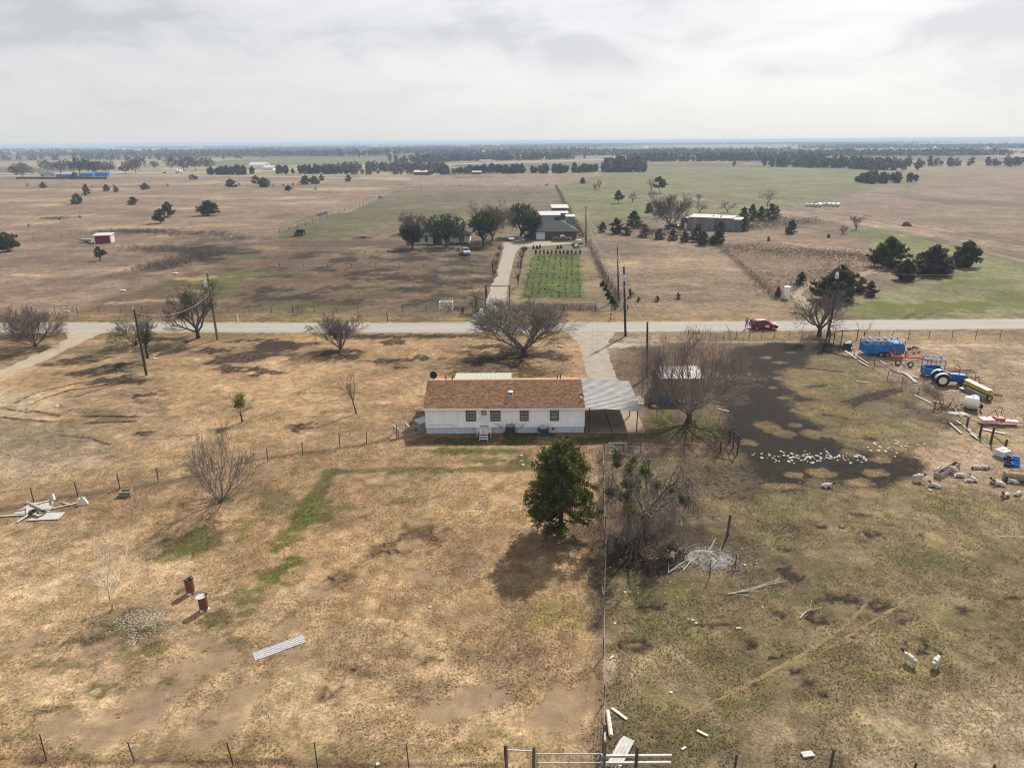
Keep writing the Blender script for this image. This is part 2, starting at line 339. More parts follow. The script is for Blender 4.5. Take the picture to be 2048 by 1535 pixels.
# south of the road: yard behind the house
paint(polym([(-600, 664), (1180, 666), (1205, 900), (1205, 1600), (-1200, 1600), (-1200, 800)], 1.2, 1), (194, 158, 112))
paint(polym([(-600, 658), (1160, 664), (1165, 678), (-600, 680)], 0.6, .6), (166, 138, 88))
paint(polym([(-300, 770), (300, 800), (430, 860), (240, 950), (-300, 1000)], 3, 3), (206, 174, 130), .8)
paint(polym([(-300, 1080), (260, 1040), (600, 1250), (1190, 1330), (1200, 1560), (-300, 1560)], 2.0, 3), (216, 182, 136), .85)
for k in range(150):
    u, v = rng.uniform(-100, 1180), rng.uniform(690, 880)
    paint(ellm(u, v, rng.uniform(10, 50), rng.uniform(2, 7), 0.7), [(150, 116, 80), (128, 98, 70), (206, 172, 124), (212, 178, 130), (178, 146, 92), (158, 124, 98)][rng.randint(6)], 0.6)
for k in range(210):
    u, v = rng.uniform(-100, 1190), rng.uniform(900, 1535); s_ = (v - 600) / 600
    paint(ellm(u, v, rng.uniform(15, 70) * s_, rng.uniform(6, 24) * s_, 0.8), [(160, 126, 84), (176, 142, 98), (222, 188, 140), (228, 194, 146), (204, 166, 116), (150, 122, 90), (158, 134, 88)][rng.randint(7)], 0.5)
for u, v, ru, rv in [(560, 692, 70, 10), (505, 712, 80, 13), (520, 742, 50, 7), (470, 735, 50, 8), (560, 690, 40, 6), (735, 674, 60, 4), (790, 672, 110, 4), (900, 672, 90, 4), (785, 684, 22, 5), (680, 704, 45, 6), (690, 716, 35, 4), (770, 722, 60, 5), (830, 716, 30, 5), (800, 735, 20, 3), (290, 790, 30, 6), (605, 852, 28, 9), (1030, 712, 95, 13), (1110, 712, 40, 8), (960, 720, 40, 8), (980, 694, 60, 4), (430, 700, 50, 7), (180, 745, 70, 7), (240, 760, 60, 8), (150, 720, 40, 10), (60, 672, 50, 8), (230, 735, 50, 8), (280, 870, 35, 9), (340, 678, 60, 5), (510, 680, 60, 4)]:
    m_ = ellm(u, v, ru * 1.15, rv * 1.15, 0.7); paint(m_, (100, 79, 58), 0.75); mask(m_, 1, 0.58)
for u, v, ru, rv in [(280, 745, 40, 14), (240, 735, 60, 10), (200, 700, 60, 12), (330, 700, 60, 8), (50, 700, 70, 10), (100, 690, 50, 7), (30, 715, 40, 6), (165, 820, 50, 9), (60, 880, 80, 25), (140, 850, 60, 10), (170, 655, 40, 4)]:
    m_ = ellm(u, v, ru, rv, 0.6); paint(m_, (136, 122, 82), 0.65); mask(m_, 0, 0.35)
for p in [[(0, 833), (32, 838), (100, 843)], [(-30, 832), (30, 836)], [(50, 818), (120, 832)], [(165, 832), (280, 833)], [(170, 846), (270, 842)], [(120, 870), (180, 876), (220, 890)], [(0, 815), (60, 825)], [(60, 810), (90, 795), (140, 780), (210, 770)], [(30, 806), (70, 785), (160, 765)]]:
    m_ = strm(p, 0.28, 0.15); paint(m_, (92, 70, 52), .85); mask(m_, 1, 0.6)
# lawn by the house, green path
for u, v, ru, rv, c in [(930, 880, 70, 9, (58, 76, 30)), (1040, 882, 40, 10, (62, 88, 28)), (1060, 870, 60, 8, (66, 86, 32)), (900, 902, 50, 7, (104, 122, 48)), (960, 900, 60, 6, (110, 124, 52)), (1010, 902, 40, 7, (104, 116, 50)), (880, 882, 22, 8, (64, 78, 34)), (1180, 880, 80, 6, (84, 88, 44)), (1040, 925, 22, 18, (112, 112, 58)), (980, 922, 50, 5, (128, 120, 66))]:
    m_ = ellm(u, v, ru, rv, 0.5); paint(m_, c, 0.85); mask(m_, 0, 0.65)
paint(ellm(845, 880, 26, 9, .3), (128, 102, 76), .8); paint(ellm(960, 888, 25, 5, .5), (150, 116, 74), .7)
m_ = strm([(1060, 936), (940, 938), (820, 940), (740, 940), (668, 944)], 0.75, .7); paint(m_, (116, 104, 66), .8); mask(m_, 0, .36)
m_ = strm([(664, 942), (640, 985), (612, 1010)], 0.9); paint(m_, (110, 106, 54), .8); mask(m_, 0, .5)
for u, v, ru, rv, c, a in [(615, 1020, 38, 28, (104, 114, 46), .7), (600, 1050, 34, 24, (104, 118, 46), .7), (575, 1080, 35, 22, (112, 112, 54), .6), (690, 1014, 50, 8, (124, 112, 62), .5), (650, 1035, 34, 14, (110, 104, 56), .5), (570, 1125, 40, 22, (100, 108, 44), .65), (540, 1155, 45, 18, (106, 110, 50), .6), (490, 1190, 50, 20, (128, 118, 66), .5), (440, 1240, 60, 28, (124, 114, 62), .5), (460, 1290, 50, 20, (126, 112, 66), .5), (210, 1380, 55, 16, (104, 96, 50), .55), (130, 1420, 60, 12, (120, 104, 62), .5), (320, 1370, 30, 18, (104, 102, 56), .5), (130, 1330, 90, 14, (126, 112, 74), .4), (380, 1085, 70, 34, (92, 88, 42), .6), (440, 1000, 40, 10, (110, 104, 54), .5), (280, 1300, 60, 18, (120, 106, 56), .5), (260, 1255, 80, 22, (110, 96, 58), .5), (1110, 1230, 50, 40, (170, 150, 80), .25), (540, 985, 60, 30, (132, 118, 68), .4), (520, 1040, 80, 30, (140, 122, 72), .4), (820, 1000, 60, 9, (128, 112, 66), .4), (830, 1060, 40, 14, (124, 110, 64), .4), (480, 1510, 30, 10, (140, 132, 72), .4), (60, 1470, 60, 10, (170, 150, 90), .3)]:
    m_ = ellm(u, v, ru, rv, 0.7); paint(m_, c, .75); mask(m_, 0, a)
for u, v, ru, rv in [(570, 1255, 36, 22), (590, 1310, 45, 16), (910, 1415, 90, 24), (960, 1385, 40, 22), (985, 1390, 45, 18), (1130, 1410, 65, 45), (1190, 1390, 30, 60), (300, 1400, 60, 60), (400, 1330, 70, 60), (260, 1440, 70, 30), (140, 1450, 60, 30), (490, 1400, 40, 60), (210, 1470, 60, 30), (430, 1460, 50, 40), (60, 1280, 40, 24), (640, 1180, 40, 14), (850, 1150, 60, 16), (1100, 1450, 70, 30)]:
    m_ = ellm(u, v, ru, rv, 0.6); paint(m_, (172, 142, 112), .75); mask(m_, 3, .8)
for u, v, ru, rv in [(680, 1162, 40, 16), (670, 1385, 32, 18), (780, 1100, 70, 30), (850, 1070, 40, 20), (650, 1395, 25, 8), (700, 1340, 20, 14), (370, 1180, 25, 8), (860, 1320, 30, 8)]:
    m_ = ellm(u, v, ru, rv, 0.8); paint(m_, (124, 98, 66), .8); mask(m_, 1, .4)
for u, v, ru, rv in [(200, 1440, 60, 8), (160, 1400, 30, 20), (60, 1370, 70, 12), (230, 1500, 90, 10), (520, 1430, 60, 30), (60, 1180, 90, 30), (110, 1110, 80, 20), (330, 1130, 60, 20), (590, 1180, 40, 14), (740, 1240, 40, 8)]: paint(ellm(u, v, ru, rv, .7), (232, 198, 152), .7)
m_ = polym([(-200, 870), (60, 845), (170, 860), (235, 895), (120, 950), (-200, 1010)], 2.5, 2.5); paint(m_, (196, 172, 138), .8); mask(m_, 0, .15)
m_ = polym([(-200, 790), (40, 780), (120, 800), (60, 830), (-200, 850)], 1.5, 2); paint(m_, (205, 180, 144), .7)
# leaf litter at the pale sapling and trash lines
m_ = ellm(260, 1240, 90, 40, .6); paint(m_, (112, 96, 74), .8); mask(m_, 2, .6)
m_ = ellm(320, 1255, 60, 22, .6); paint(m_, (98, 84, 56), .7); mask(m_, 2, .5)
m_ = ellm(190, 1275, 70, 14, .6); paint(m_, (98, 86, 58), .6); mask(m_, 2, .35)
m_ = ellm(210, 1380, 40, 8, .6); mask(m_, 2, .45)
m_ = strm([(-50, 1030), (60, 1010), (150, 990), (250, 978), (330, 965), (400, 950)], .7); paint(m_, (118, 96, 72), .7); mask(m_, 2, .35)
m_ = strm([(400, 945), (520, 918), (610, 905), (700, 893), (800, 876)], .45); paint(m_, (130, 108, 78), .75)
m_ = strm([(-40, 1516), (300, 1521), (640, 1526), (1010, 1534)], .25, .2); paint(m_, (120, 96, 70), .8)
m_ = strm([(-40, 1500), (130, 1508), (360, 1496), (520, 1500), (760, 1506), (1000, 1505)], .5, .5); paint(m_, (176, 148, 92), .5)
paint(strm([(960, 1430), (1010, 1470), (1040, 1490)], .18, .1), (120, 124, 60), .8)
# right paddock
paint(polym([(1203, 908), (1480, 905), (1500, 690), (2700, 690), (2700, 1700), (1203, 1700)], .5, .5), (148, 129, 90))
paint(polym([(1240, 670), (1500, 685), (1480, 905), (1290, 900), (1290, 800), (1230, 750)], .6, .6), (138, 112, 82))
for k in range(240):
    u, v = rng.uniform(1220, 2150), rng.uniform(930, 1535); s_ = (v - 600) / 600
    paint(ellm(u, v, rng.uniform(20, 90) * s_, rng.uniform(6, 26) * s_, .8), [(138, 126, 78), (122, 108, 74), (162, 142, 96), (146, 134, 82), (108, 92, 70), (170, 148, 106), (150, 128, 94)][rng.randint(7)], .5)
paint(polym([(1700, 1400), (2300, 1330), (2300, 1600), (1300, 1600), (1560, 1490)], 2.5, 3), (178, 154, 116), .75)
paint(polym([(1940, 1420), (2300, 1380), (2300, 1600), (1700, 1600), (1760, 1490)], 1.5, 3), (200, 176, 138), .7)
for u, v, ru, rv, a in [(1330, 1180, 90, 28, .5), (1260, 1150, 50, 24, .5), (1330, 1250, 60, 30, .45), (1400, 850, 80, 20, .55), (1330, 840, 40, 18, .6), (1310, 870, 40, 8, .6), (1600, 1290, 80, 24, .3), (1850, 1120, 90, 30, .35), (1770, 960, 60, 22, .4), (1800, 880, 80, 14, .55), (1900, 1010, 80, 20, .35), (1480, 940, 60, 10, .3), (1560, 1000, 90, 14, .3), (1300, 1420, 90, 30, .35), (1480, 1400, 80, 24, .45), (1400, 1470, 70, 20, .35), (1900, 1230, 100, 24, .3), (1620, 1190, 90, 14, .3), (1300, 690, 30, 6, .4), (1700, 800, 60, 14, .5), (1680, 770, 60, 10, .4), (1760, 850, 60, 10, .5), (1230, 680, 30, 8, .5)]:
    m_ = ellm(u, v, ru, rv, .7); paint(m_, (122, 118, 62), .6); mask(m_, 0, a)
# upper right lot
paint(polym([(1700, 690), (1830, 680), (2700, 690), (2700, 1000), (2080, 1010), (1990, 985), (1850, 965), (1830, 900), (1900, 860), (1800, 770)], .7, .9), (186, 158, 124))
paint(polym([(1700, 664), (2700, 660), (2700, 688), (1690, 688)], .5, .5), (172, 144, 104))
for k in range(50): paint(ellm(rng.uniform(1780, 2200), rng.uniform(690, 960), rng.uniform(20, 80), rng.uniform(3, 9), .7), [(168, 142, 110), (200, 174, 138), (158, 146, 112), (192, 164, 136), (176, 152, 130)][rng.randint(5)], .55)
for u, v, ru, rv in [(1740, 706, 50, 6), (1790, 730, 50, 8), (1740, 712, 50, 8), (1930, 690, 120, 2)]: paint(ellm(u, v, ru, rv, .5), (206, 184, 154), .7)
for u, v, ru, rv in [(2000, 885, 50, 3), (1960, 875, 40, 3)]: m_ = ellm(u, v, ru, rv, .4); paint(m_, (126, 150, 52), .8); mask(m_, 0, .5)
# black trampled mud with dry tussock islands
for u, v, ru, rv in [(1720, 780, 120, 40), (1760, 870, 110, 30), (1680, 840, 80, 40), (1700, 730, 70, 20)]:
    m_ = ellm(u, v, ru, rv, .5); paint(m_, (146, 128, 82), .7); mask(m_, 0, .32)
mud = polym([(1470, 692), (1560, 684), (1668, 680), (1690, 697), (1640, 705), (1600, 715), (1590, 740), (1580, 770), (1612, 790), (1600, 815), (1640, 850), (1660, 880), (1700, 900), (1800, 908), (1850, 925), (1810, 960), (1750, 992), (1690, 980), (1650, 965), (1590, 978), (1510, 968), (1470, 920), (1445, 860), (1425, 800), (1425, 740)], 1.5, 2.8)
for p, w_ in [([(1590, 795), (1680, 812), (1735, 797), (1795, 780)], 1.1), ([(1630, 860), (1700, 872), (1745, 880)], .7), ([(1590, 735), (1680, 742)], .5), ([(1640, 700), (1705, 716)], .6), ([(1610, 775), (1650, 770)], .5), ([(1650, 830), (1700, 838)], .5)]:
    m_ = strm(p, w_, w_ * .8); paint(m_, (96, 80, 64), .7); mask(m_, 1, .62)
paint(mud, (74, 61, 51), .88); mask(mud, 1, .76)
m_ = polym([(1380, 940), (1500, 935), (1560, 985), (1500, 1010), (1420, 1000)], 1.2, 1.5); paint(m_, (104, 88, 70), .7); mask(m_, 1, .42)
m_ = polym([(1530, 690), (1700, 690), (1700, 700), (1530, 705)], .5, .6); paint(m_, (58, 48, 44), .9); mask(m_, 1, .9)
m_ = ellm(1845, 828, 62, 26, .6); paint(m_, (122, 100, 80), .85); mask(m_, 1, .36)
for u, v, ru, rv in [(1535, 852, 27, 13), (1570, 868, 26, 9), (1620, 868, 20, 10), (1600, 822, 22, 7), (1590, 850, 14, 5), (1680, 868, 50, 12), (1660, 838, 30, 8), (1655, 810, 50, 12), (1640, 785, 40, 9), (1700, 830, 26, 8), (1570, 795, 20, 4), (1600, 778, 28, 5), (1560, 757, 16, 4), (1545, 775, 10, 4), (1640, 945, 34, 10), (1590, 950, 24, 7), (1720, 965, 30, 10), (1700, 905, 20, 8), (1730, 985, 22, 6), (1500, 885, 20, 8), (1560, 972, 40, 7), (1750, 945, 26, 10), (1620, 765, 30, 4), (1650, 750, 30, 5), (1560, 725, 20, 3), (1535, 715, 14, 3), (1600, 740, 20, 3), (1720, 770, 30, 7), (1580, 705, 16, 2.5), (1760, 920, 24, 7)]:
    m_ = ellm(u, v, ru, rv, .25); paint(m_, (150, 126, 84), .95); mask(m_, 1, -1.0)
for u, v, ru, rv in [(1640, 1053, 18, 5), (1690, 1053, 14, 5), (1745, 1068, 26, 8), (1725, 1080, 14, 5), (1776, 1048, 12, 4), (1720, 1030, 20, 5), (2030, 1195, 22, 6), (1930, 1222, 18, 7), (1845, 1070, 14, 6), (1680, 1195, 60, 9), (1740, 1210, 45, 12), (1780, 1215, 30, 10), (1560, 1230, 14, 12), (1550, 1315, 18, 14), (1590, 1340, 16, 9), (1615, 1368, 20, 9), (1650, 1390, 16, 6), (1700, 1270, 18, 6), (1840, 1278, 14, 6), (1800, 1240, 20, 8), (1640, 1240, 30, 14), (1570, 1100, 30, 10), (1580, 1150, 20, 24), (1840, 1300, 40, 14), (1510, 1370, 10, 8), (1270, 1290, 40, 16), (1300, 1215, 26, 12), (1420, 1250, 60, 6), (1500, 1290, 30, 12)]:
    m_ = ellm(u, v, ru, rv, .8); paint(m_, (84, 68, 54), .85); mask(m_, 1, .55)
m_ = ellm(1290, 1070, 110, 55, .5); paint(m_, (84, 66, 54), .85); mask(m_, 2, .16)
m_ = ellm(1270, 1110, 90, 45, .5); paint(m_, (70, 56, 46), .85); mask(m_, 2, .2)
m_ = ellm(1480, 1120, 140, 70, .6); mask(m_, 2, .2)
m_ = ellm(1425, 1112, 84, 38, .7); paint(m_, (104, 92, 82), .8); mask(m_, 2, .46)
m_ = ellm(1300, 950, 110, 36, .5); paint(m_, (132, 114, 92), .7)
m_ = ellm(1320, 890, 80, 12, .5); paint(m_, (158, 126, 88), .6)
paint(ellm(1350, 985, 80, 50, .5), (120, 102, 82), .4); paint(ellm(1390, 880, 70, 12, .5), (146, 118, 84), .6)
TRAILS = []
for p, w_ in [([(1360, 1440), (1480, 1375), (1600, 1312), (1690, 1252), (1735, 1203)], .22), ([(1640, 1305), (1700, 1270), (1790, 1215), (1850, 1170)], .16), ([(1320, 1400), (1325, 1320), (1315, 1240)], .14)]:
    paint(strm(p, w_ * 2.2, .2), (150, 130, 88), .5); TRAILS.append((p, w_))
paint(strm([(1205, 910), (1204, 1000), (1202, 1100), (1203, 1250), (1206, 1360), (1208, 1500)], .32, .3), (150, 126, 98), .8)
m_ = polym([(1207, 1310), (1235, 1310), (1230, 1360), (1208, 1375)], .15, .2); paint(m_, (206, 180, 150), .9); mask(m_, 2, .35)
m_ = polym([(1185, 940), (1204, 930), (1203, 1020), (1190, 1060), (1184, 1130), (1175, 1200), (1188, 1260), (1204, 1300), (1204, 905), (1195, 905)], .25, .4); paint(m_, (126, 106, 84), .6)
paint(ellm(1165, 1060, 60, 18, .6), (118, 104, 72), .6); paint(ellm(1170, 1030, 30, 16, .4), (190, 142, 82), .6)
# gravel apron beside the drive, pale fence-foot line
for u, v, ru, rv in [(1290, 676, 70, 7), (1250, 690, 40, 6), (1340, 676, 50, 5), (1280, 688, 60, 5)]: m_ = ellm(u, v, ru, rv, .4); paint(m_, (208, 196, 178), .9)
m_ = ellm(1275, 697, 36, 5, .3); paint(m_, (116, 108, 70), .9); mask(m_, 0, .4)
paint(strm([(1330, 682), (1480, 684), (1690, 683)], .55, .2), (206, 188, 164), .9)
paint(polym([(1210, 664), (1700, 658), (1690, 680), (1330, 680), (1215, 672)], .6, .6), (172, 142, 94), .85)
m_ = ellm(1475, 755, 26, 5, .6); paint(m_, (190, 178, 166), .8)
C *= (0.80 + 0.42 * fbm(X / 5.0, Y / 5.0, 31, 4))[:, None]
C *= np.clip(0.55 + 0.9 * fbm(X / 16.0, Y / 11.0, 131, 5), .6, 1.3)[:, None]
lum = C @ np.array([.3, .55, .15]); near_ = (Y < 105)[:, None]; C = np.where(near_, (lum[:, None] + (C - lum[:, None]) * .86) * 1.07, C)
ii = np.arange(NX * NY).reshape(NY, NX)
Tq = np.stack([ii[:-1, :-1].ravel(), ii[:-1, 1:].ravel(), ii[1:, 1:].ravel(), ii[1:, :-1].ravel()], 1)
gme = np_mesh('ground', np.stack([X, Y, np.zeros_like(X)], 1), Tq)
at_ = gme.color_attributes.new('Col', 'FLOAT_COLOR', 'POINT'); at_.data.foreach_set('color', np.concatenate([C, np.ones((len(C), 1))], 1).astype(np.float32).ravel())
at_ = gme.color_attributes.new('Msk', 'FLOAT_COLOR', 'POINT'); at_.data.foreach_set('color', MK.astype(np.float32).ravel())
def ground_at(x, y):
    i = np.clip(np.searchsorted(ax, x), 0, NX - 1); j = np.clip(np.searchsorted(ay, y), 0, NY - 1); k = j * NX + i
    return C[k], MK[k]
def ground_mat():
    M = bpy.data.materials.new('ground_soil_grass'); M.use_nodes = True; t = M.node_tree; n, l = t.nodes, t.links; bs = n['Principled BSDF']
    bs.inputs['Roughness'].default_value = 0.95; bs.inputs['Specular IOR Level'].default_value = 0.1
    g = n.new('ShaderNodeNewGeometry'); ca = n.new('ShaderNodeVertexColor'); ca.layer_name = 'Col'; ma = n.new('ShaderNodeVertexColor'); ma.layer_name = 'Msk'
    sp_ = n.new('ShaderNodeSeparateColor'); l.new(ma.outputs[0], sp_.inputs[0])
    def noise(sc, det=5, ro=0.6, off=0.0, dist=0.0):
        q = n.new('ShaderNodeTexNoise'); q.inputs['Scale'].default_value = sc; q.inputs['Detail'].default_value = det; q.inputs['Roughness'].default_value = ro; q.inputs['Distortion'].default_value = dist
        mpn = n.new('ShaderNodeMapping'); mpn.inputs['Location'].default_value = (off, off * 1.7, 0); l.new(g.outputs['Position'], mpn.inputs[0]); l.new(mpn.outputs[0], q.inputs['Vector']); return q.outputs[0]
    def mth(op, a, b, c=None):
        q = n.new('ShaderNodeMath'); q.operation = op
        for i_, x_ in enumerate((a, b, c)):
            if x_ is None: continue
            if isinstance(x_, (int, float)): q.inputs[i_].default_value = x_
            else: l.new(x_, q.inputs[i_])
        return q.outputs[0]
    def mr(x_, a, b, c, d):
        q = n.new('ShaderNodeMapRange'); q.interpolation_type = 'SMOOTHSTEP'; l.new(x_, q.inputs[0])
        for i_, z_ in zip((1, 2, 3, 4), (a, b, c, d)): q.inputs[i_].default_value = z_
        return q.outputs[0]
    def mix(f_, a, b):
        q = n.new('ShaderNodeMixRGB'); l.new(f_, q.inputs[0])
        if isinstance(a, tuple): q.inputs[1].default_value = (*a, 1)
        else: l.new(a, q.inputs[1])
        if isinstance(b, tuple): q.inputs[2].default_value = (*b, 1)
        else: l.new(b, q.inputs[2])
        return q.outputs[0]
    fine, mid, big, mid2 = noise(5.5, 6, .72), noise(1.1, 5, .65, 11), noise(0.23, 5, .62, 23, 0.4), noise(2.4, 5, .7, 57)
    tn = mth('SUBTRACT', mth('MULTIPLY_ADD', mid2, .45, mth('MULTIPLY_ADD', mid, .3, mth('MULTIPLY', fine, .25))), .5)
    grain = noise(15.0, 3, .65, 71)
    k = mth('MULTIPLY', mr(fine, .28, .75, .50, 1.46), mr(mid, .28, .74, .66, 1.32))
    k = mth('MULTIPLY', k, mr(big, .3, .7, .76, 1.22)); k = mth('MULTIPLY', k, mr(grain, .25, .75, .70, 1.26)); k = mth('MULTIPLY', k, mr(noise(.55, 4, .6, 47, .6), .3, .7, .84, 1.14))
    v = n.new('ShaderNodeVectorMath'); v.operation = 'SCALE'; l.new(ca.outputs[0], v.inputs[0]); l.new(k, v.inputs[3]); base = v.outputs[0]
    sf = mr(mth('MULTIPLY_ADD', mth('SUBTRACT', mth('MULTIPLY_ADD', fine, .5, mth('MULTIPLY', mid, .5)), .5), 1.5, ma.outputs[1]), .38, .62, 0, .92)
    sv_ = n.new('ShaderNodeVectorMath'); sv_.operation = 'SCALE'; l.new(ca.outputs[0], sv_.inputs[0]); l.new(mth('MULTIPLY', mr(grain, .25, .75, .80, 1.16), mr(mid, .3, .7, .86, 1.12)), sv_.inputs[3]); soil = sv_.outputs[0]
    # hue drift between straw and bare soil
    hs = mix(mr(mid2, .50, .68, 0, .32), base, (0.105, 0.075, 0.050)); base = hs
    sk = n.new('ShaderNodeVectorMath'); sk.operation = 'SCALE'; l.new(base, sk.inputs[0]); l.new(mth('MULTIPLY', mr(noise(3.6, 3, .75, 201), .64, .78, 1.0, .45), mr(noise(.9, 6, .75, 251), .62, .78, 1.0, .66)), sk.inputs[3]); base = mix(sf, sk.outputs[0], soil)
    gf = mr(mth('MULTIPLY_ADD', tn, 2.6, sp_.outputs[0]), .44, .66, 0, .85)
    gcol = mix(mr(noise(3.1, 4, .6, 91), .35, .65, 0, 1), S(80, 86, 36), S(134, 138, 68)); base = mix(gf, base, gcol)
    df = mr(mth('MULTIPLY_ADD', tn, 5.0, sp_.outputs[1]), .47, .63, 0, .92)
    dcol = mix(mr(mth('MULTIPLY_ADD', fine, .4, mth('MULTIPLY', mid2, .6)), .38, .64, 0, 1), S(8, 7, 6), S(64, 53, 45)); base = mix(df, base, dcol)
    lf = mr(mth('MULTIPLY_ADD', mth('SUBTRACT', noise(9.0, 3, .6, 140), .5), 2.4, sp_.outputs[2]), .62, .74, 0, 1)
    lcol = mix(noise(4, 2, .5, 33), S(205, 190, 165), S(236, 228, 214)); base = mix(lf, base, lcol)
    l.new(base, bs.inputs['Base Color'])
    bp = n.new('ShaderNodeBump'); bp.inputs['Strength'].default_value = 0.75; bp.inputs['Distance'].default_value = 0.10
    hh = mth('MULTIPLY_ADD', fine, .6, mth('MULTIPLY_ADD', mid, .8, mth('MULTIPLY', df, -.3))); l.new(hh, bp.inputs['Height']); l.new(bp.outputs[0], bs.inputs['Normal'])
    return M
ground = tag(link('ground', gme, ground_mat()), 'flat farmland ground of dry straw grass, mud and green patches', 'ground', kind='structure')
# ---------------------------------------------------------------- road, drives, slabs as thin sheets
def ribbon(name, pts, wid, z, material, edge=0.25, step=1.5, label=None):
    """sheet along a centre line; wid = list of widths in m at the points; ragged edges"""
    P = [Vector((*G(*p), 0)) for p in pts]; out = []
    for k in range(len(P) - 1):
        n_ = max(1, int((P[k + 1] - P[k]).length / step))
        for q in range(n_): t_ = q / n_; out.append((P[k].lerp(P[k + 1], t_), wid[k] * (1 - t_) + wid[k + 1] * t_))
    out.append((P[-1], wid[-1])); b = MB(); vs = []
    for k, (p, w_) in enumerate(out):
        d = (out[min(k + 1, len(out) - 1)][0] - out[max(k - 1, 0)][0]).normalized(); nrm = Vector((-d.y, d.x, 0))
        for q in (-1, 1):
            vs.append(p + nrm * q * (w_ / 2 + random.uniform(-edge, edge)) + Vector((0, 0, z)))
    b.add(vs, [(2 * k, 2 * k + 1, 2 * k + 3, 2 * k + 2) for k in range(len(out) - 1)])
    return tag(b.build(name, material), label, name.replace('_', ' '), kind='structure')
ribbon('road_shoulder', [(-700, 655), (200, 654), (700, 655), (1100, 654.5), (1550, 651), (2000, 647.5), (2700, 642)], [7.3] * 7, 0.003, mat('shoulder_gravel', S(172, 154, 122), .95, var=.25, scale=.9, bump=.03, bscale=8), .45, .6, 'ragged gravel shoulder under the edges of the country road')
m_road = mat('road_chipseal', S(196, 189, 182), 0.9, var=0.15, scale=0.35, rand_stretch=(0.12, 2.2, 1), bump=0.01, bscale=30)
m_gravel = mat('gravel_drive', S(192, 180, 164), 0.95, var=0.18, scale=0.8, bump=0.03, bscale=8)
m_track = mat('dirt_track', S(186, 166, 140), 0.95, var=0.15, scale=0.7, bump=0.03, bscale=8)
m_conc = mat('concrete', S(186, 172, 152), 0.9, var=0.16, scale=0.5, bump=0.004, bscale=20)
ribbon('road', [(-700, 655), (200, 654), (700, 655), (1100, 654.5), (1550, 651), (2000, 647.5), (2700, 642)], [5.9] * 7, 0.007, m_road, 0.16, .8, 'pale chip sealed country road crossing behind the white mobile home')
ribbon('driveway', [(1180, 660), (1186, 690), (1196, 730), (1212, 775), (1222, 812)], [8.5, 3.9, 3.7, 3.7, 4.6], 0.010, m_gravel, 0.2, .8, 'pale gravel driveway from the road to the carport')
ribbon('driveway', [(983, 648), (990, 610), (1001, 565), (1011, 530), (1017, 510), (1022, 498), (1032, 488)], [9, 3.9, 3.5, 3.4, 3.5, 4.2, 8], 0.010, m_gravel, 0.2, .9, 'long gravel driveway leading to the white brick house')
ribbon('yard_pavement', [(1012, 490), (1065, 488), (1110, 486), (1140, 484)], [11, 10, 8, 5], 0.013, m_gravel, 0.4, 1, 'worn gravel yard before the dark roofed garage')
ribbon('driveway', [(186, 660), (160, 676), (100, 706), (50, 728), (0, 748), (-120, 800)], [7.5, 3.4, 3.2, 3.2, 3.2, 3.4], 0.010, mat('caliche_drive', S(206, 190, 164), 0.95, var=0.16, scale=0.6, bump=0.03, bscale=8), 0.5, .7, 'crumbling pale driveway beside the road at the reddish bare tree')
for dx in (-7, 7):
    ribbon('track', [(1640 + dx, 650), (1616 + dx, 615), (1592 + dx * .7, 588), (1612, 572 - dx * .35), (1680, 558 - dx * .35), (1760, 540 - dx * .3), (1812, 520), (1790 - dx, 507), (1720, 502 + dx * .3), (1620, 492 + dx * .3), (1560, 484)], [1.2] * 11, 0.012 + dx * .0002, m_track, 0.15, 1, 'one wheel rut of the curving dirt track beyond the road')
m_trail = mat('trodden_trail', S(166, 144, 104), .95, var=.22, scale=2.5, bump=.02, bscale=12)
for k, (p, w_) in enumerate(TRAILS[:2]): ribbon('trail', p, [w_ * .4] + [w_ * 1.15] * (len(p) - 2) + [w_ * .3], .007 + .003 * k, m_trail, .05, .35, ['narrow pale sheep trail slanting across the paddock', 'fainter second sheep trail beside the first across the paddock'][k])
# carport slabs
sb = [G(1172, 867), G(1224, 867), G(1206, 822), G(1166, 814)]
def slabobj(name, pts, z0, z1, material, label): return tag(MB().slab(pts, z0, z1).build(name, material), label, 'slab', kind='structure')
y0, y1 = 65.85, 74.6
m_slab = mat('slab_concrete', S(196, 176, 146), 0.9, var=0.14, scale=0.45, bump=0.004, bscale=20)
slabobj('carport_slab', [(7.7, y0), (10.45, y0), (10.45, y1), (7.7, y1)], -0.05, 0.07, m_slab, 'concrete slab under the carport beside the house wall')
slabobj('carport_slab', [(10.56, y0), (14.05, y0), (14.05, y1), (10.56, y1)], -0.05, 0.068, m_slab, 'outer concrete slab under the carport, past the seam')
slabobj('path_slab', [(14.06, 74.0), (18.2, 74.0), (18.2, 76.8), (14.06, 76.8)], -0.05, 0.06, m_conc, 'concrete path slab between carport and metal shed')
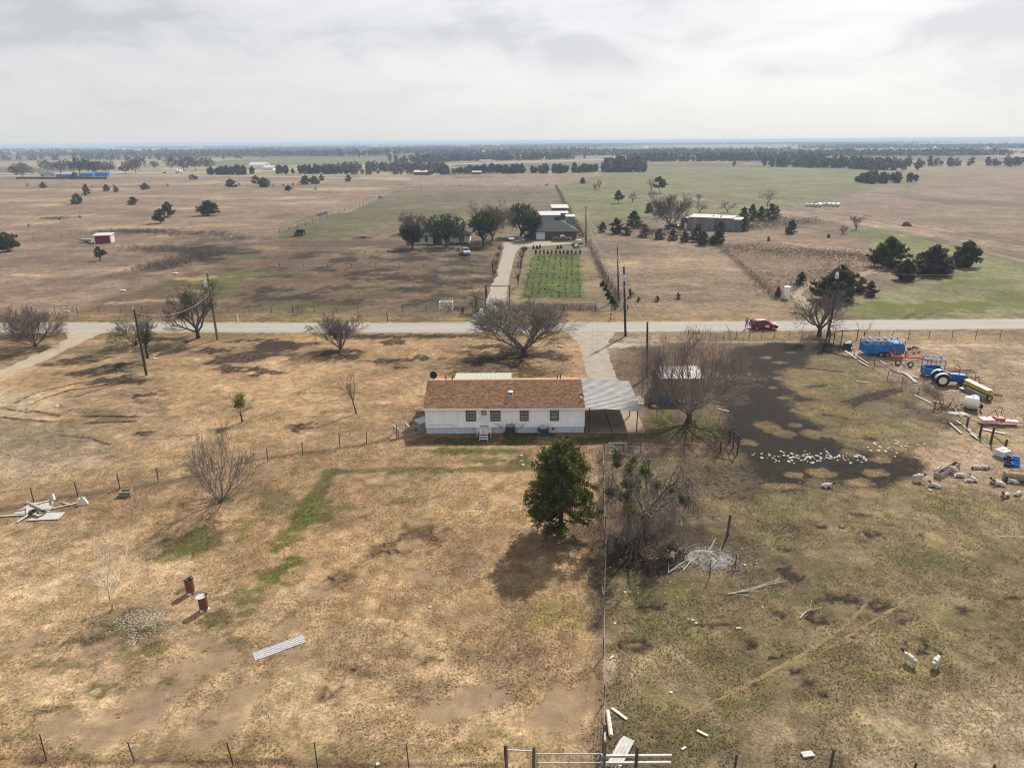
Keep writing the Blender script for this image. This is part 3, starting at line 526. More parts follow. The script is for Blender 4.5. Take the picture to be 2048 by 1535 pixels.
# ---------------------------------------------------------------- trees
def tubes(segs):
    """segments (p0, p1, r0, r1) -> one mesh of tapered tubes"""
    V, T = [], []; base = 0
    A = np.array([(*s[0], *s[1]) for s in segs]); R = np.array([(s[2], s[3]) for s in segs])
    for k, sel in ((6, R[:, 0] > 0.06), (4, (R[:, 0] <= 0.06) & (R[:, 0] > 0.022)), (3, R[:, 0] <= 0.022)):
        a, r = A[sel], R[sel]; n = len(a)
        if not n: continue
        p0, p1 = a[:, :3], a[:, 3:]; d = p1 - p0; d /= np.linalg.norm(d, axis=1)[:, None] + 1e-9
        ref = np.where(np.abs(d[:, 2:3]) > 0.9, np.array([[1.0, 0, 0]]), np.array([[0, 0, 1.0]]))
        u = np.cross(d, ref); u /= np.linalg.norm(u, axis=1)[:, None] + 1e-9; w_ = np.cross(d, u)
        th = 2 * np.pi * np.arange(k) / k; cs = np.cos(th)[None, :, None]; sn = np.sin(th)[None, :, None]
        ring = u[:, None, :] * cs + w_[:, None, :] * sn
        vv = np.concatenate([p0[:, None, :] + ring * r[:, 0][:, None, None], p1[:, None, :] + ring * r[:, 1][:, None, None]], 1)
        j = np.arange(k); q = np.stack([j, (j + 1) % k, k + (j + 1) % k, k + j], 1)
        T.append((q[None] + (np.arange(n) * 2 * k)[:, None, None] + base).reshape(-1, 4)); V.append(vv.reshape(-1, 3)); base += n * 2 * k
    return np.concatenate(V), np.concatenate(T)
def rvec(rs): v = rs.normal(size=3); return v / np.linalg.norm(v)
def bare(seed, h, trunk=0.25, tr=0.16, limbs=5, spread=0.9, levels=4, nch=(6, 6, 5), ratio=0.55, upb=0.25, droop=0.0, wob=0.18, rmin=0.009, lean=(0, 0), lvar=0.3, keep=None):
    """leafless tree: trunk, limbs, branches, twigs; returns (trunk segments, branch segments, tips)"""
    rs = np.random.RandomState(seed); tk, br, tips = [], [], []
    def grow(p, d, ln, r, lev, out):
        n = 5 if lev <= 1 else (4 if lev == 2 else 2); pts = [p]; q = p.copy(); dd = d.copy()
        for k in range(n):
            g = upb if lev < 3 else upb * 0.5
            dd = dd + rs.normal(size=3) * wob + np.array([0, 0, g * 0.25 - droop * (0.15 + 0.25 * lev) * (k + 1) / n]); dd /= np.linalg.norm(dd); q = q + dd * ln / n; pts.append(q.copy())
        re = max(rmin, r * (0.30 if lev else 0.75))
        for k in range(n):
            ra, rb = r + (re - r) * k / n, r + (re - r) * (k + 1) / n; out.append((pts[k], pts[k + 1], max(ra, rmin), max(rb, rmin)))
        if lev >= levels: tips.append(pts[-1]); return
        m_ = nch[min(lev - 1, len(nch) - 1)]
        for c in range(m_):
            t_ = 0.25 + 0.75 * (c + rs.rand()) / m_; k = min(int(t_ * n), n - 1); f = t_ * n - k; b = pts[k] * (1 - f) + pts[k + 1] * f
            ax_ = pts[k + 1] - pts[k]; ax_ /= np.linalg.norm(ax_)
            sd = rvec(rs); sd -= ax_ * sd.dot(ax_); sd /= np.linalg.norm(sd) + 1e-6; an = rs.uniform(0.35, 0.95)
            nd_ = ax_ * math.cos(an) + sd * math.sin(an); rr = max(rmin, (r + (re - r) * t_) * rs.uniform(0.45, 0.7))
            grow(b, nd_, ln * ratio * rs.uniform(1 - lvar, 1 + lvar) * (1.15 - 0.4 * t_), rr, lev + 1, br)
    p = np.zeros(3); d = np.array([lean[0], lean[1], 1.0]); d /= np.linalg.norm(d); th = h * trunk; pts = [p]
    for k in range(3): d = d + rs.normal(size=3) * 0.06; d /= np.linalg.norm(d); p = p + d * th / 3; pts.append(p)
    rr = [tr * 1.35, tr * 1.05, tr, tr * 0.92]
    for k in range(3): tk.append((pts[k], pts[k + 1], rr[k], rr[k + 1]))
    for k in range(limbs):
        a = 2 * math.pi * (k + rs.uniform(-0.3, 0.3)) / limbs; an = spread * rs.uniform(0.25 if k % 3 == 0 else 0.65, 1.05)
        d2 = np.array([math.sin(an) * math.cos(a), math.sin(an) * math.sin(a), math.cos(an)])
        grow(pts[-1 - (k % 2)] if trunk > 0.12 else pts[rs.randint(0, 3)], d2, (h - th * 0.8) * rs.uniform(0.75, 1.05) * (0.8 + 0.35 * math.sin(an)), tr * (0.62 if limbs < 8 else 0.45), 1, br)
    return tk, br, tips
def fit(segs_lists, h, wd):
    """scale to height h and crown width wd"""
    allp = np.array([s[1] for L_ in segs_lists for s in L_]); zt = np.percentile(allp[:, 2], 99.7); wx = np.percentile(allp[:, 0], 99) - np.percentile(allp[:, 0], 1)
    sx, sz = wd / wx, h / zt; f = np.array([sx, sx, sz])
    return [[(s[0] * f, s[1] * f, s[2], s[3]) for s in L_] for L_ in segs_lists]
def leafmesh(name, cen, size, n, rs, flat=0.0, asp=0.55):
    """n small leaf faces (bent quads) spread round clump centres; cen (m,4): x y z radius"""
    idx = rs.randint(0, len(cen), n); c = cen[idx, :3] + rs.normal(size=(n, 3)) * cen[idx, 3:4] * np.array([0.5, 0.5, 0.5 * (1 - flat)])
    a = rs.normal(size=(n, 3)); a /= np.linalg.norm(a, axis=1)[:, None]; b = rs.normal(size=(n, 3)); b -= a * (a * b).sum(1)[:, None]; b /= np.linalg.norm(b, axis=1)[:, None]
    s_ = size * rs.uniform(0.6, 1.4, (n, 1)); a *= s_; b *= s_ * asp
    V = np.stack([c - a, c + b, c + a, c - b * 0.6], 1).reshape(-1, 3); T = np.arange(4 * n).reshape(-1, 4)
    return np_mesh(name, V, T)
def bark(name, c): return mat(name, c, 0.95, var=0.3, scale=4, bump=0.02, bscale=18)
m_bark_grey, m_bark_dark, m_bark_red, m_bark_pale = bark('bark_grey', (0.075, 0.064, 0.055)), bark('bark_dark', (0.045, 0.038, 0.032)), bark('bark_reddish', (0.085, 0.060, 0.050)), bark('bark_pale', (0.40, 0.36, 0.31))
m_twig_red = bark('twig_reddish', (0.155, 0.108, 0.092)); m_twig_grey = bark('twig_grey', (0.130, 0.110, 0.096)); m_twig_pale = bark('twig_pale', (0.42, 0.37, 0.31)); m_twig_tan = bark('twig_tan', (0.21, 0.165, 0.14))
def translucent(M, amt=0.35):
    t = M.node_tree; bs = t.nodes['Principled BSDF']; ou = [q for q in t.nodes if q.type == 'OUTPUT_MATERIAL'][0]
    tr_ = t.nodes.new('ShaderNodeBsdfTranslucent'); mx_ = t.nodes.new('ShaderNodeMixShader'); mx_.inputs[0].default_value = amt
    t.links.new(bs.inputs['Base Color'].links[0].from_socket, tr_.inputs[0]); t.links.new(bs.outputs[0], mx_.inputs[1]); t.links.new(tr_.outputs[0], mx_.inputs[2]); t.links.new(mx_.outputs[0], ou.inputs[0]); return M
def leafmat(name, c, c2): return translucent(mat(name, c, 0.75, var=0.35, scale=0.7, c2=c2, island=0.45, spec=0.15))
m_cedar = leafmat('cedar_foliage', (0.082, 0.088, 0.024), (0.026, 0.034, 0.010)); m_cedar_near = leafmat('cedar_foliage_olive', (0.105, 0.108, 0.020), (0.034, 0.042, 0.010))
m_cedar_brown = leafmat('cedar_foliage_bronze', (0.088, 0.062, 0.040), (0.044, 0.038, 0.022)); m_oak = leafmat('live_oak_foliage', (0.046, 0.058, 0.020), (0.018, 0.026, 0.011))
m_mistle = leafmat('mistletoe_foliage', (0.075, 0.090, 0.022), (0.035, 0.050, 0.014)); m_yel = leafmat('yellow_green_foliage', (0.13, 0.14, 0.02), (0.06, 0.08, 0.015))
m_shrub = leafmat('garden_shrub_foliage', (0.050, 0.070, 0.020), (0.022, 0.035, 0.012))
PROTO = {}
def tree_objs(root, tk, br, m_t, m_b, crown='branches'):
    V, T = tubes(tk); link('trunk', np_mesh('trunk', V, T), m_t, root)
    V, T = tubes(br); return link(crown, np_mesh(crown, V, T), m_b, root)
def bare_tree(label, u, vb, vt, wpx, seed, m_t=m_bark_grey, m_b=m_twig_grey, group=None, name='bare_tree', cat='tree', rz=0.0, hx=None, **k):
    x, y = G(u, vb); h = hx or HT(u, vb, vt) * 1.0; wd = px2m(wpx, y)
    tk, br, tips = bare(seed, h, **k); tk, br = fit([tk, br], h, wd)
    r = thing(name, label, cat, (x, y, 0), rz, group); tree_objs(r, tk, br, m_t, m_b)
    tp = np.array([s[1] for s in br]); return r, tp, h, wd
# the big spreading tree before the road
bare_tree('wide spreading leafless tree with a stout short trunk beside the gravel driveway', 1047, 712, 601, 186, 3, m_bark_dark, m_twig_grey, trunk=.2, tr=.36, limbs=9, spread=1.25, levels=4, nch=(9, 8, 9), ratio=.56, upb=.6, wob=.12, rmin=.017)
bare_tree('reddish vase shaped bare tree alone in the dry yard near the road', 681, 699, 626, 104, 11, m_bark_dark, m_twig_red, trunk=.1, tr=.16, limbs=13, spread=.9, levels=4, nch=(7, 6, 7), ratio=.52, upb=.35, wob=.1, rmin=.015)
r_, tp_, h_, w_ = bare_tree('large twiggy tree with many brown shoots leaning over the metal shed', 1378, 842, 668, 212, 21, m_bark_dark, m_twig_tan, trunk=.16, tr=.30, limbs=9, spread=1.1, levels=4, nch=(9, 8, 8), ratio=.56, upb=.5, wob=.13, rmin=.009)
def strands(root, tp, h, rs, n, sel, ln, m_):
    c = tp[sel(tp)]; segs = []
    for k in range(n):
        p = c[rs.randint(len(c))] + rs.normal(size=3) * .15; q = p + np.array([rs.normal() * .15, rs.normal() * .15, -ln * rs.uniform(.5, 1)]); q[2] = max(q[2], .3)
        mid_ = (p + q) / 2 + rs.normal(size=3) * .12; segs += [(p, mid_, .009, .008), (mid_, q, .008, .006)]
    V, T = tubes(segs); link('hanging_shoots', np_mesh('hanging_shoots', V, T), m_, root)['kind'] = 'stuff'
strands(r_, tp_, h_, np.random.RandomState(5), 500, lambda t: (t[:, 0] < -w_ * .27) & (t[:, 2] > h_ * .3), 3.4, m_twig_tan)
bare_tree('reddish bushy bare tree beside the crumbling pale driveway', 71, 692, 612, 118, 31, m_bark_grey, m_twig_red, trunk=.12, tr=.2, limbs=10, spread=1.15, levels=4, nch=(8, 8, 7), ratio=.55, upb=.45, wob=.12, rmin=.015)
r_, tp_, h_, w_ = bare_tree('tall bare tree with dark mistletoe balls beside the tan utility pole', 397, 676, 562, 104, 41, m_bark_dark, m_twig_grey, trunk=.2, tr=.3, limbs=7, spread=1.0, levels=4, nch=(7, 7, 7), ratio=.55, upb=.5, rmin=.014)
def balls(root, tp, rs, n, lo, rad, per, m_, size=.14, name='mistletoe_clump'):
    c = tp[tp[:, 2] > lo]
    for k in range(n):
        p = c[rs.randint(len(c))]; cen = np.array([[*p, rad * rs.uniform(.7, 1.3)]]); link(name, leafmesh(name, cen, size, per, rs), m_, root)['kind'] = 'stuff'
balls(r_, tp_, np.random.RandomState(2), 10, h_ * .35, .6, 120, m_mistle)
r_, tp_, h_, w_ = bare_tree('small ivy clad tree with bare top behind the leaning dark pole', 296, 716, 622, 60, 52, m_bark_dark, m_twig_grey, trunk=.4, tr=.16, limbs=5, spread=.8, levels=4, nch=(6, 6, 5), ratio=.52, rmin=.014)
balls(r_, np.array([[0, 0, h_ * .42], [.5, 0, h_ * .5], [-.5, .2, h_ * .45], [.8, .2, h_ * .62], [.2, 0, h_ * .38]]), np.random.RandomState(3), 7, 0, .7, 160, m_mistle, .13, 'ivy_clump')
bare_tree('low spreading thicket tree between the leaning dark pole and the road', 272, 690, 628, 84, 57, m_bark_dark, m_twig_grey, trunk=.12, tr=.16, limbs=8, spread=1.2, levels=4, nch=(7, 6, 6), ratio=.54, upb=.4, rmin=.014)
bare_tree('wide armed bare tree beside the pole with the transformer at the muddy paddock', 1638, 672, 571, 124, 61, m_bark_dark, m_twig_grey, trunk=.26, tr=.3, limbs=7, spread=1.15, levels=4, nch=(7, 7, 7), ratio=.54, upb=.4, rmin=.014)
bare_tree('small crooked sapling behind the pipe corner of the road fence', 1658, 684, 628, 44, 62, m_bark_dark, m_twig_grey, trunk=.35, tr=.09, limbs=4, spread=.9, levels=3, nch=(5, 4), ratio=.5)
bare_tree('thin young sapling behind the blue livestock trailer', 1729, 678, 640, 30, 63, m_bark_dark, m_twig_grey, trunk=.42, tr=.06, limbs=4, spread=.95, levels=3, nch=(4, 3), ratio=.5)
bare_tree('grey many stemmed shrub tree in the straw yard by the wire fence', 444, 1002, 860, 150, 71, m_bark_grey, mat('twig_silver', (0.19, 0.155, 0.13), .9, var=.3, scale=4), trunk=.06, tr=.13, limbs=13, spread=1.2, levels=4, nch=(5, 5, 4), ratio=.52, upb=.3, wob=.14, rmin=.011)
bare_tree('pale twin stemmed sapling standing over scattered dry leaf litter', 226, 1219, 1068, 96, 83, m_bark_pale, m_twig_pale, trunk=.08, tr=.075, limbs=2, spread=.3, levels=3, nch=(9, 5), ratio=.45, upb=.2, wob=.08, rmin=.013)
bare_tree('thin sapling leaning to the satellite dish end of the house', 713, 826, 747, 40, 91, m_bark_grey, m_twig_grey, trunk=.3, tr=.08, limbs=4, spread=.45, levels=4, nch=(6, 4, 4), ratio=.4, lean=(-.28, 0), upb=.3)
r_, tp_, h_, w_ = bare_tree('small tree with yellow green tuft of leaves and bare twigs in the yard', 485, 843, 786, 46, 97, m_bark_dark, m_twig_grey, trunk=.35, tr=.08, limbs=5, spread=.8, levels=4, nch=(5, 4, 3), ratio=.5)
link('crown', leafmesh('crown', np.array([[0, 0, h_ * .75, .55], [.2, 0, h_ * .88, .4], [.1, .1, h_ * .6, .45], [-.3, 0, h_ * .62, .4]]), .10, 700, np.random.RandomState(9)), m_yel, r_)
r_, tp_, h_, w_ = bare_tree('drooping tree hung with mistletoe beside the ash and branch heap', 1290, 1072, 905, 184, 103, m_bark_grey, mat('twig_silver', (0.16, 0.135, 0.12)), trunk=.25, tr=.3, limbs=9, spread=1.2, levels=4, nch=(8, 7, 7), ratio=.52, droop=.55, upb=.3, rmin=.010)
balls(r_, tp_, np.random.RandomState(12), 22, h_ * .5, .42, 130, m_mistle, .11)
strands(r_, tp_, h_, np.random.RandomState(6), 380, lambda t: (np.hypot(t[:, 0], t[:, 1]) > w_ * .2) & (t[:, 2] > h_ * .35), 1.7, mat('twig_silver', (0.16, 0.135, 0.12)))
# ---- cedars
def cedar_cen(rs, h, wd, n, low=.12, conic=1.0, lump=.35):
    """clumps along ragged branches: uneven whorls, gaps, a leader that leans"""
    nb = max(14, n // 3); cen = []; ph = rs.rand(4) * 6.28; lx, ly = rs.normal(size=2) * wd * .05; tall = rs.uniform(.9, 1.5)
    for k in range(nb):
        z = low + (1 - low) * ((k + rs.rand()) / nb) ** 1.05; a = rs.rand() * 6.28; t_ = (z - low) / (1 - low)
        prof = (.72 + .28 * t_ / .25) if t_ < .25 else max(.06, (1 - ((t_ - .25) / .75) ** tall) ** .75)
        ln = wd * .5 * prof * rs.uniform(.62, 1.1) * (1 + lump * .3 * math.sin(2 * a + ph[0]) + lump * .35 * math.sin(3 * a + 5 * z + ph[1])); up_ = rs.uniform(.1, .75) * (.4 + .6 * t_)
        for q in range(6):
            s_ = .3 + .75 * (q + rs.rand()) / 6; cen.append([lx * z + math.cos(a) * ln * s_, ly * z + math.sin(a) * ln * s_, min(h * .985, max(.05 * h, z * h * .93 + ln * s_ * up_ * .6)), wd * (.085 - .035 * s_)])
    return np.array(cen)
def cedar(label, u, vb, vt, wpx, seed, m_, n=300, per=10, leaf=None, group=None, low=.1, conic=1.0, name='cedar_tree', trunk_r=.12, lump=.35):
    rs = np.random.RandomState(seed); x, y = G(u, vb); h = HT(u, vb, vt) * .95; wd = px2m(wpx, y); r = thing(name, label, 'tree', (x, y, 0), 0, group)
    MB().tube([(0, 0, 0), (.03, .02, h * .4), (0, 0, h * .9)], [trunk_r * 1.3, trunk_r, .02], 7).build('trunk', m_bark_red, r)
    link('crown', leafmesh('crown', cedar_cen(rs, h, wd, n, low, conic, lump), leaf or wd * .040, int(n * per * 2.8), rs), m_, r); return r
def near_cedar():
    u, vb, vt, wpx = 1121, 1066, 872, 146; rs = np.random.RandomState(8); x, y = G(u, vb); h = HT(u, vb, vt); wd = px2m(wpx, y)
    r = thing('cedar_tree', 'full dark olive cedar with visible trunk in the straw front yard', 'tree', (x, y, 0))
    tk = [((0, 0, 0), (.03, 0, .5), .30, .21), ((.03, 0, .5), (.02, .05, h * .35), .21, .17), ((.02, .05, h * .35), (0, 0, h * .7), .17, .10), ((0, 0, h * .7), (.05, 0, h * .96), .10, .02)]
    br = []; cen = []
    for k in range(150):
        z = .16 + .82 * (k + rs.rand()) / 150; a = rs.rand() * 6.28; prof = (.80 + .20 * (z - .16) / .20) if z < .36 else (1 - ((z - .36) / .64) ** 1.9) ** .72
        ln = wd * .5 * max(prof, .1) * rs.uniform(.75, 1.08) * (1 + .07 * math.sin(3 * a + 7 * z)); p0 = np.array([0, 0, z * h * .93]); d = np.array([math.cos(a), math.sin(a), rs.uniform(.05, .45) - .35 * (1 - z)]); p1 = p0 + d * ln
        br.append((p0, (p0 + p1) / 2 + [0, 0, -.08], .05, .035)); br.append(((p0 + p1) / 2 + [0, 0, -.08], p1, .035, .012))
        for q in range(7):
            t_ = rs.uniform(.42, 1.03); cen.append([*(p0 + d * ln * t_ + rs.normal(size=3) * .13), rs.uniform(.2, .42)])
    tree_objs(r, [tuple(np.array(q) if isinstance(q, tuple) else q for q in s) for s in tk], br, m_bark_red, m_bark_dark)
    link('crown', leafmesh('crown', np.array(cen), .11, 32000, rs, .25, .5), m_cedar_near, r)
near_cedar()
cedar('low yellowish juniper bush beside the air conditioner', 1131, 902, 865, 38, 5, m_mistle, 60, 12, group=None, name='juniper_bush', low=.05, lump=.6)
T3 = 'dark cedar in the tight clump of three below the far cedar belt'
for k, (u, vb, vt, wp, lb) in enumerate([(154, 408, 386, 28, 'broad bushy cedar in the pasture just in front of a tall narrow one'), (173, 390, 366, 20, 'tall narrow cedar just behind the broad bushy one in the pasture'), (213, 382, 368, 19, 'squat cedar at the cross fence with a smaller one close by'), (233, 384, 372, 13, 'little cedar close by the squat one at the cross fence'), (87, 376, 363, 16, 'lone cedar on the cross fence below the brown board fence'), (291, 379, 365, 20, 'round low cedar alone at the cross fence, midway along the dry pasture'), (267, 409, 393, 22, 'low dark cedar alone below the cross fence, uphill of the close pair'), (463, 374, 357, 26, 'round cedar standing alone below the shorter dark cedar belt'), (511, 366, 350, 20, 'small cedar tucked behind the wide sloping cedar'), (527, 374, 355, 34, 'wide sloping cedar with a small one tucked behind it'), (610, 369, 350, 24, T3), (630, 368, 351, 26, T3), (643, 361, 348, 15, T3), (697, 363, 348, 15, 'single round cedar at the pale rail fence near the far red barn')]):
    cedar(lb, u, vb, vt, wp, 100 + k, m_cedar, 130, 8, group='cedars scattered in the far dry pasture', low=.02)
for k, (lb, u, vb, vt, wp, low) in enumerate([('big dark cedar beside the red and white shelter shed', 16, 503, 462, 52, .12), ('small thin rusty cedar with bare trunk before the red shelter shed', 201, 521, 490, 23, .3), ('smaller cedar of the close pair, in front of its bushier neighbour', 322, 446, 416, 29, .15), ('bushier cedar of the close pair, behind its smaller neighbour', 336, 434, 402, 35, .12), ('wide flat topped cedar on a short trunk in the dry pasture', 417, 431, 400, 44, .12), ('tiny cedar on a bare stem in the far dry pasture', 577, 385, 369, 15, .3)]):
    cedar(lb, u, vb, vt, wp, 140 + k, m_cedar_near if k == 1 else m_cedar, 170, 10, low=low, trunk_r=.15, lump=.5)
for k, (u, vb) in enumerate([(160, 436), (58, 453), (335, 373), (227, 374), (56, 372), (548, 373), (567, 373), (586, 372), (630, 380), (478, 371), (120, 440)]):
    cedar('little dark seedling bush dotted in the dry pasture', u, vb, vb - 6, 8, 170 + k, m_cedar, 30, 8, name='seedling_bush', group='seedling bushes in the dry pasture', low=0)
for k, (lb, u, vb, vt, wp, m_, low) in enumerate([
    ('bronze dark cedar bush on the pale strip beyond the big field', 1165, 367, 354, 14, m_cedar_brown, 0), ('round dark tree on a thin bare stem in the green field', 1237, 407, 378, 24, m_cedar, .3),
    ('tall dark oak like evergreen on a bare stem beyond the green field', 1319, 386, 350, 28, m_oak, .35), ('pointed cedar beyond the big bare tree by the metal building', 1297, 425, 404, 22, m_cedar, 0),
    ('pointed dark cedar behind the brown brush by the parked dark cars', 1267, 455, 419, 36, m_cedar, 0), ('round bronze shrub at the left end of the brush row', 1232, 467, 434, 36, m_cedar_brown, 0),
    ('dense dark cedar alone in the rough grass right of the metal building', 1582, 467, 437, 27, m_cedar, 0), ('dark cedar at the right end wall of the metal building', 1488, 462, 430, 25, m_cedar, 0),
    ('small cedar against the front wall of the metal building', 1441, 462, 440, 20, m_cedar, 0), ('tall cedar before the left half of the metal building', 1392, 482, 443, 32, m_cedar, 0),
    ('broad low cedar at the right of the clump before the metal building', 1432, 488, 456, 42, m_cedar, 0), ('middle cedar of the clump before the metal building', 1406, 490, 459, 30, m_cedar, 0),
    ('shaggy cedar in the bend of the dirt track', 1775, 533, 470, 70, m_cedar, 0), ('low bronze green cedar in front of the track clump', 1808, 560, 517, 50, m_cedar_brown, 0),
    ('broad bronze cedar in the middle of the track clump', 1864, 548, 488, 82, m_cedar_brown, 0), ('spiky green cedar at the right end of the track clump', 1929, 533, 480, 62, m_cedar, 0),
    ('small round cedar in the rough grass beside the track', 1599, 569, 541, 26, m_cedar, 0), ('large black green cedar behind the pole with the transformer', 1668, 600, 528, 88, m_cedar, 0),
    ('tiny bright cedar beside the far track', 1537, 482, 472, 8, m_cedar, 0), ('small cedar bush left of the far grey thicket', 1657, 475, 467, 9, m_cedar, 0)]):
    cedar(lb, u, vb, vt, wp, 200 + k, m_, 220 if wp > 45 else 150, 12 if wp > 45 else 9, low=low, lump=.45, conic=1.0)
for k, (u, vb, vt, wp) in enumerate([(1484, 440, 412, 26), (1502, 441, 406, 30), (1522, 441, 410, 26), (1540, 441, 404, 32), (1553, 438, 410, 20)]):
    cedar('dark cedar in the row behind the long metal building', u, vb, vt, wp, 240 + k, m_cedar, 130, 9, group='cedars behind the metal building', low=0)
for k, (u, vb, vt, wp) in enumerate([(1261, 596, 576, 18), (1277, 603, 592, 11), (1314, 603, 590, 13), (1356, 598, 584, 14)]):
    cedar('small green shrub in the mown tan field by the power poles', u, vb, vt, wp, 260 + k, m_cedar, 60, 12, name='shrub', group='small shrubs in the mown tan field', low=0)
m_brushtwig = leafmat('brush_twigs', (0.15, 0.115, 0.095), (0.075, 0.06, 0.05))
for k, (u, vb, vt, wp, m_) in enumerate([(1205, 464, 442, 20, m_brushtwig), (1250, 470, 452, 30, m_brushtwig), (1290, 474, 446, 34, m_brushtwig), (1318, 478, 455, 24, m_brushtwig), (1345, 480, 455, 26, m_brushtwig), (1370, 484, 460, 26, m_brushtwig), (1740, 592, 560, 30, m_brushtwig), (1720, 585, 552, 30, m_brushtwig), (1555, 595, 572, 12, m_brushtwig)]):
    cedar('brown leafless brush bush in the row by the dirt track and parked cars', u, vb, vt, wp, 280 + k, m_, 120, 12, leaf=.16, name='brush_bush', group='brown brush bushes beyond the road', low=0, lump=.6)
# ---- live oaks round the white house
def oak(label, u, vb, vt, wpx, seed, low=.3):
    rs = np.random.RandomState(seed); x, y = G(u, vb); h = HT(u, vb, vt); wd = px2m(wpx * .92, y); r = thing('live_oak_tree', label, 'tree', (x, y, 0))
    tk, br, tips = bare(seed, h, trunk=.28, tr=.3, limbs=6, spread=1.0, levels=2, nch=(5, 4), ratio=.5, rmin=.03); tk, br = fit([tk, br], h * .85, wd * .7); tree_objs(r, tk, br, m_bark_dark, m_bark_dark)
    n = 260; d = rs.normal(size=(n, 3)); d /= np.linalg.norm(d, axis=1)[:, None]; rr = rs.rand(n) ** .4; lob = 1 + .25 * np.sin(4 * np.arctan2(d[:, 1], d[:, 0]) + 3 * d[:, 2] * 2)
    cen = d * rr[:, None] * np.array([wd / 2, wd / 2, h * (1 - low) / 2]) * (.85 + .2 * lob)[:, None]; cen[:, 2] += h * (1 + low) / 2; cen = np.concatenate([cen, np.full((n, 1), .62)], 1)
    link('crown', leafmesh('crown', cen, .28, 4200, rs), m_oak, r)
oak('live oak at the left corner of the white brick house', 825, 497, 446, 52, 301); oak('largest live oak covering the middle of the white brick house', 893, 493, 429, 84, 302)
oak('live oak between the white brick house and its driveway', 967, 492, 424, 58, 303); oak('dark round live oak beside the gravel yard and white car', 1042, 472, 406, 62, 304); oak('live oak shading the junk left of the brick garage', 1064, 480, 424, 42, 305)
m_far_twig = mat('far_twig', (0.15, 0.125, 0.110), .95, var=.25, scale=1.0)
bare_tree('round reddish bare tree behind the left end of the white house', 832, 466, 421, 68, 311, m_bark_grey, m_twig_red, trunk=.2, tr=.25, limbs=8, spread=1.2, levels=4, nch=(7, 7, 8), ratio=.55, upb=.45, rmin=.026)
bare_tree('tall fan shaped bare tree between the white house and the driveway', 985, 482, 403, 82, 312, m_bark_grey, m_twig_grey, trunk=.15, tr=.3, limbs=10, spread=.75, levels=4, nch=(8, 7, 8), ratio=.55, upb=.4, rmin=.026)
bare_tree('big fan shaped bare tree at the left end of the metal building', 1338, 458, 388, 76, 313, m_bark_grey, m_twig_grey, trunk=.18, tr=.35, limbs=9, spread=.85, levels=4, nch=(8, 7, 8), ratio=.55, upb=.4, rmin=.026)
for k, (u, vb, vt, wp) in enumerate([(1190, 385, 365, 14), (1199, 376, 357, 12), (1265, 404, 381, 20), (1302, 383, 352, 24), (1303, 400, 380, 18), (1397, 405, 386, 16), (1534, 412, 371, 46), (1712, 460, 428, 26), (1686, 468, 450, 18), (1455, 425, 400, 40), (1400, 425, 405, 30)]):
    bare_tree('thin bare tree standing in the green and brown fields beyond the power poles', u, vb, vt, wp, 330 + k, m_bark_grey, m_far_twig, group='thin bare trees in the right hand fields', trunk=.25, tr=.16, limbs=6, spread=.8, levels=3, nch=(6, 6), ratio=.5, upb=.35, rmin=.028)
# driveway hedgerow saplings
for k, (u, vb, vt, wp) in enumerate([(1000, 506, 488, 12), (996, 520, 500, 12), (992, 540, 512, 13), (988, 562, 532, 14), (1047, 512, 490, 14), (1043, 530, 498, 14), (1040, 552, 512, 14), (1036, 575, 540, 10), (985, 545, 520, 9)]):
    bare_tree('slim russet sapling in the row lining the long gravel driveway', u, vb, vt, wp, 360 + k, m_bark_dark, mat('twig_russet', (0.10, 0.052, 0.040)), group='saplings lining the long driveway', trunk=.2, tr=.06, limbs=6, spread=.6, levels=3, nch=(6, 5), ratio=.45, upb=.3, rmin=.02)
# palm by the entrance
def palm():
    u, vb, vt = 953, 624, 578; x, y = G(u, vb); h = HT(u, vb, vt); r = thing('palm_tree', 'small fan palm beside the pipe entrance frame', 'tree', (x, y, 0)); rs = np.random.RandomState(4)
    MB().tube([(0, 0, 0), (0, 0, h * .3), (.05, 0, h * .6)], [.42, .38, .28], 10).build('trunk', mat('palm_trunk', (0.16, 0.10, 0.06), bump=.05, bscale=8), r)
    for k in range(46):
        a = rs.rand() * 6.28; e = rs.uniform(-.7, 1.2); d = np.array([math.cos(a) * math.cos(e), math.sin(a) * math.cos(e), math.sin(e)]); c0 = np.array([.05, 0, h * .6]); c1 = c0 + d * 1.35; b = MB(); b.tube([c0, c1], .02, 3)
        s_ = np.cross(d, [0, 0, 1]); s_ /= np.linalg.norm(s_)
        for q in range(7):
            f = (q - 3) / 3; t_ = c1 + (d * (1 - .3 * abs(f)) + s_ * f * .8) * .75 - np.array([0, 0, .2 + .2 * abs(f)]); b.add([c1 - s_ * .04, c1 + s_ * .04, t_], [(0, 1, 2)])
        link('frond', b.mesh('frond'), m_shrub if e > -.2 else m_yel, r)
palm()
cedar('clipped dark round bush before the fan palm', 926, 626, 613, 11, 77, m_oak, 40, 12, name='round_bush', low=0)
cedar('narrow dark cypress beside the pipe entrance frame', 973, 596, 563, 7, 78, m_cedar_brown, 50, 10, name='cypress_tree', low=0)
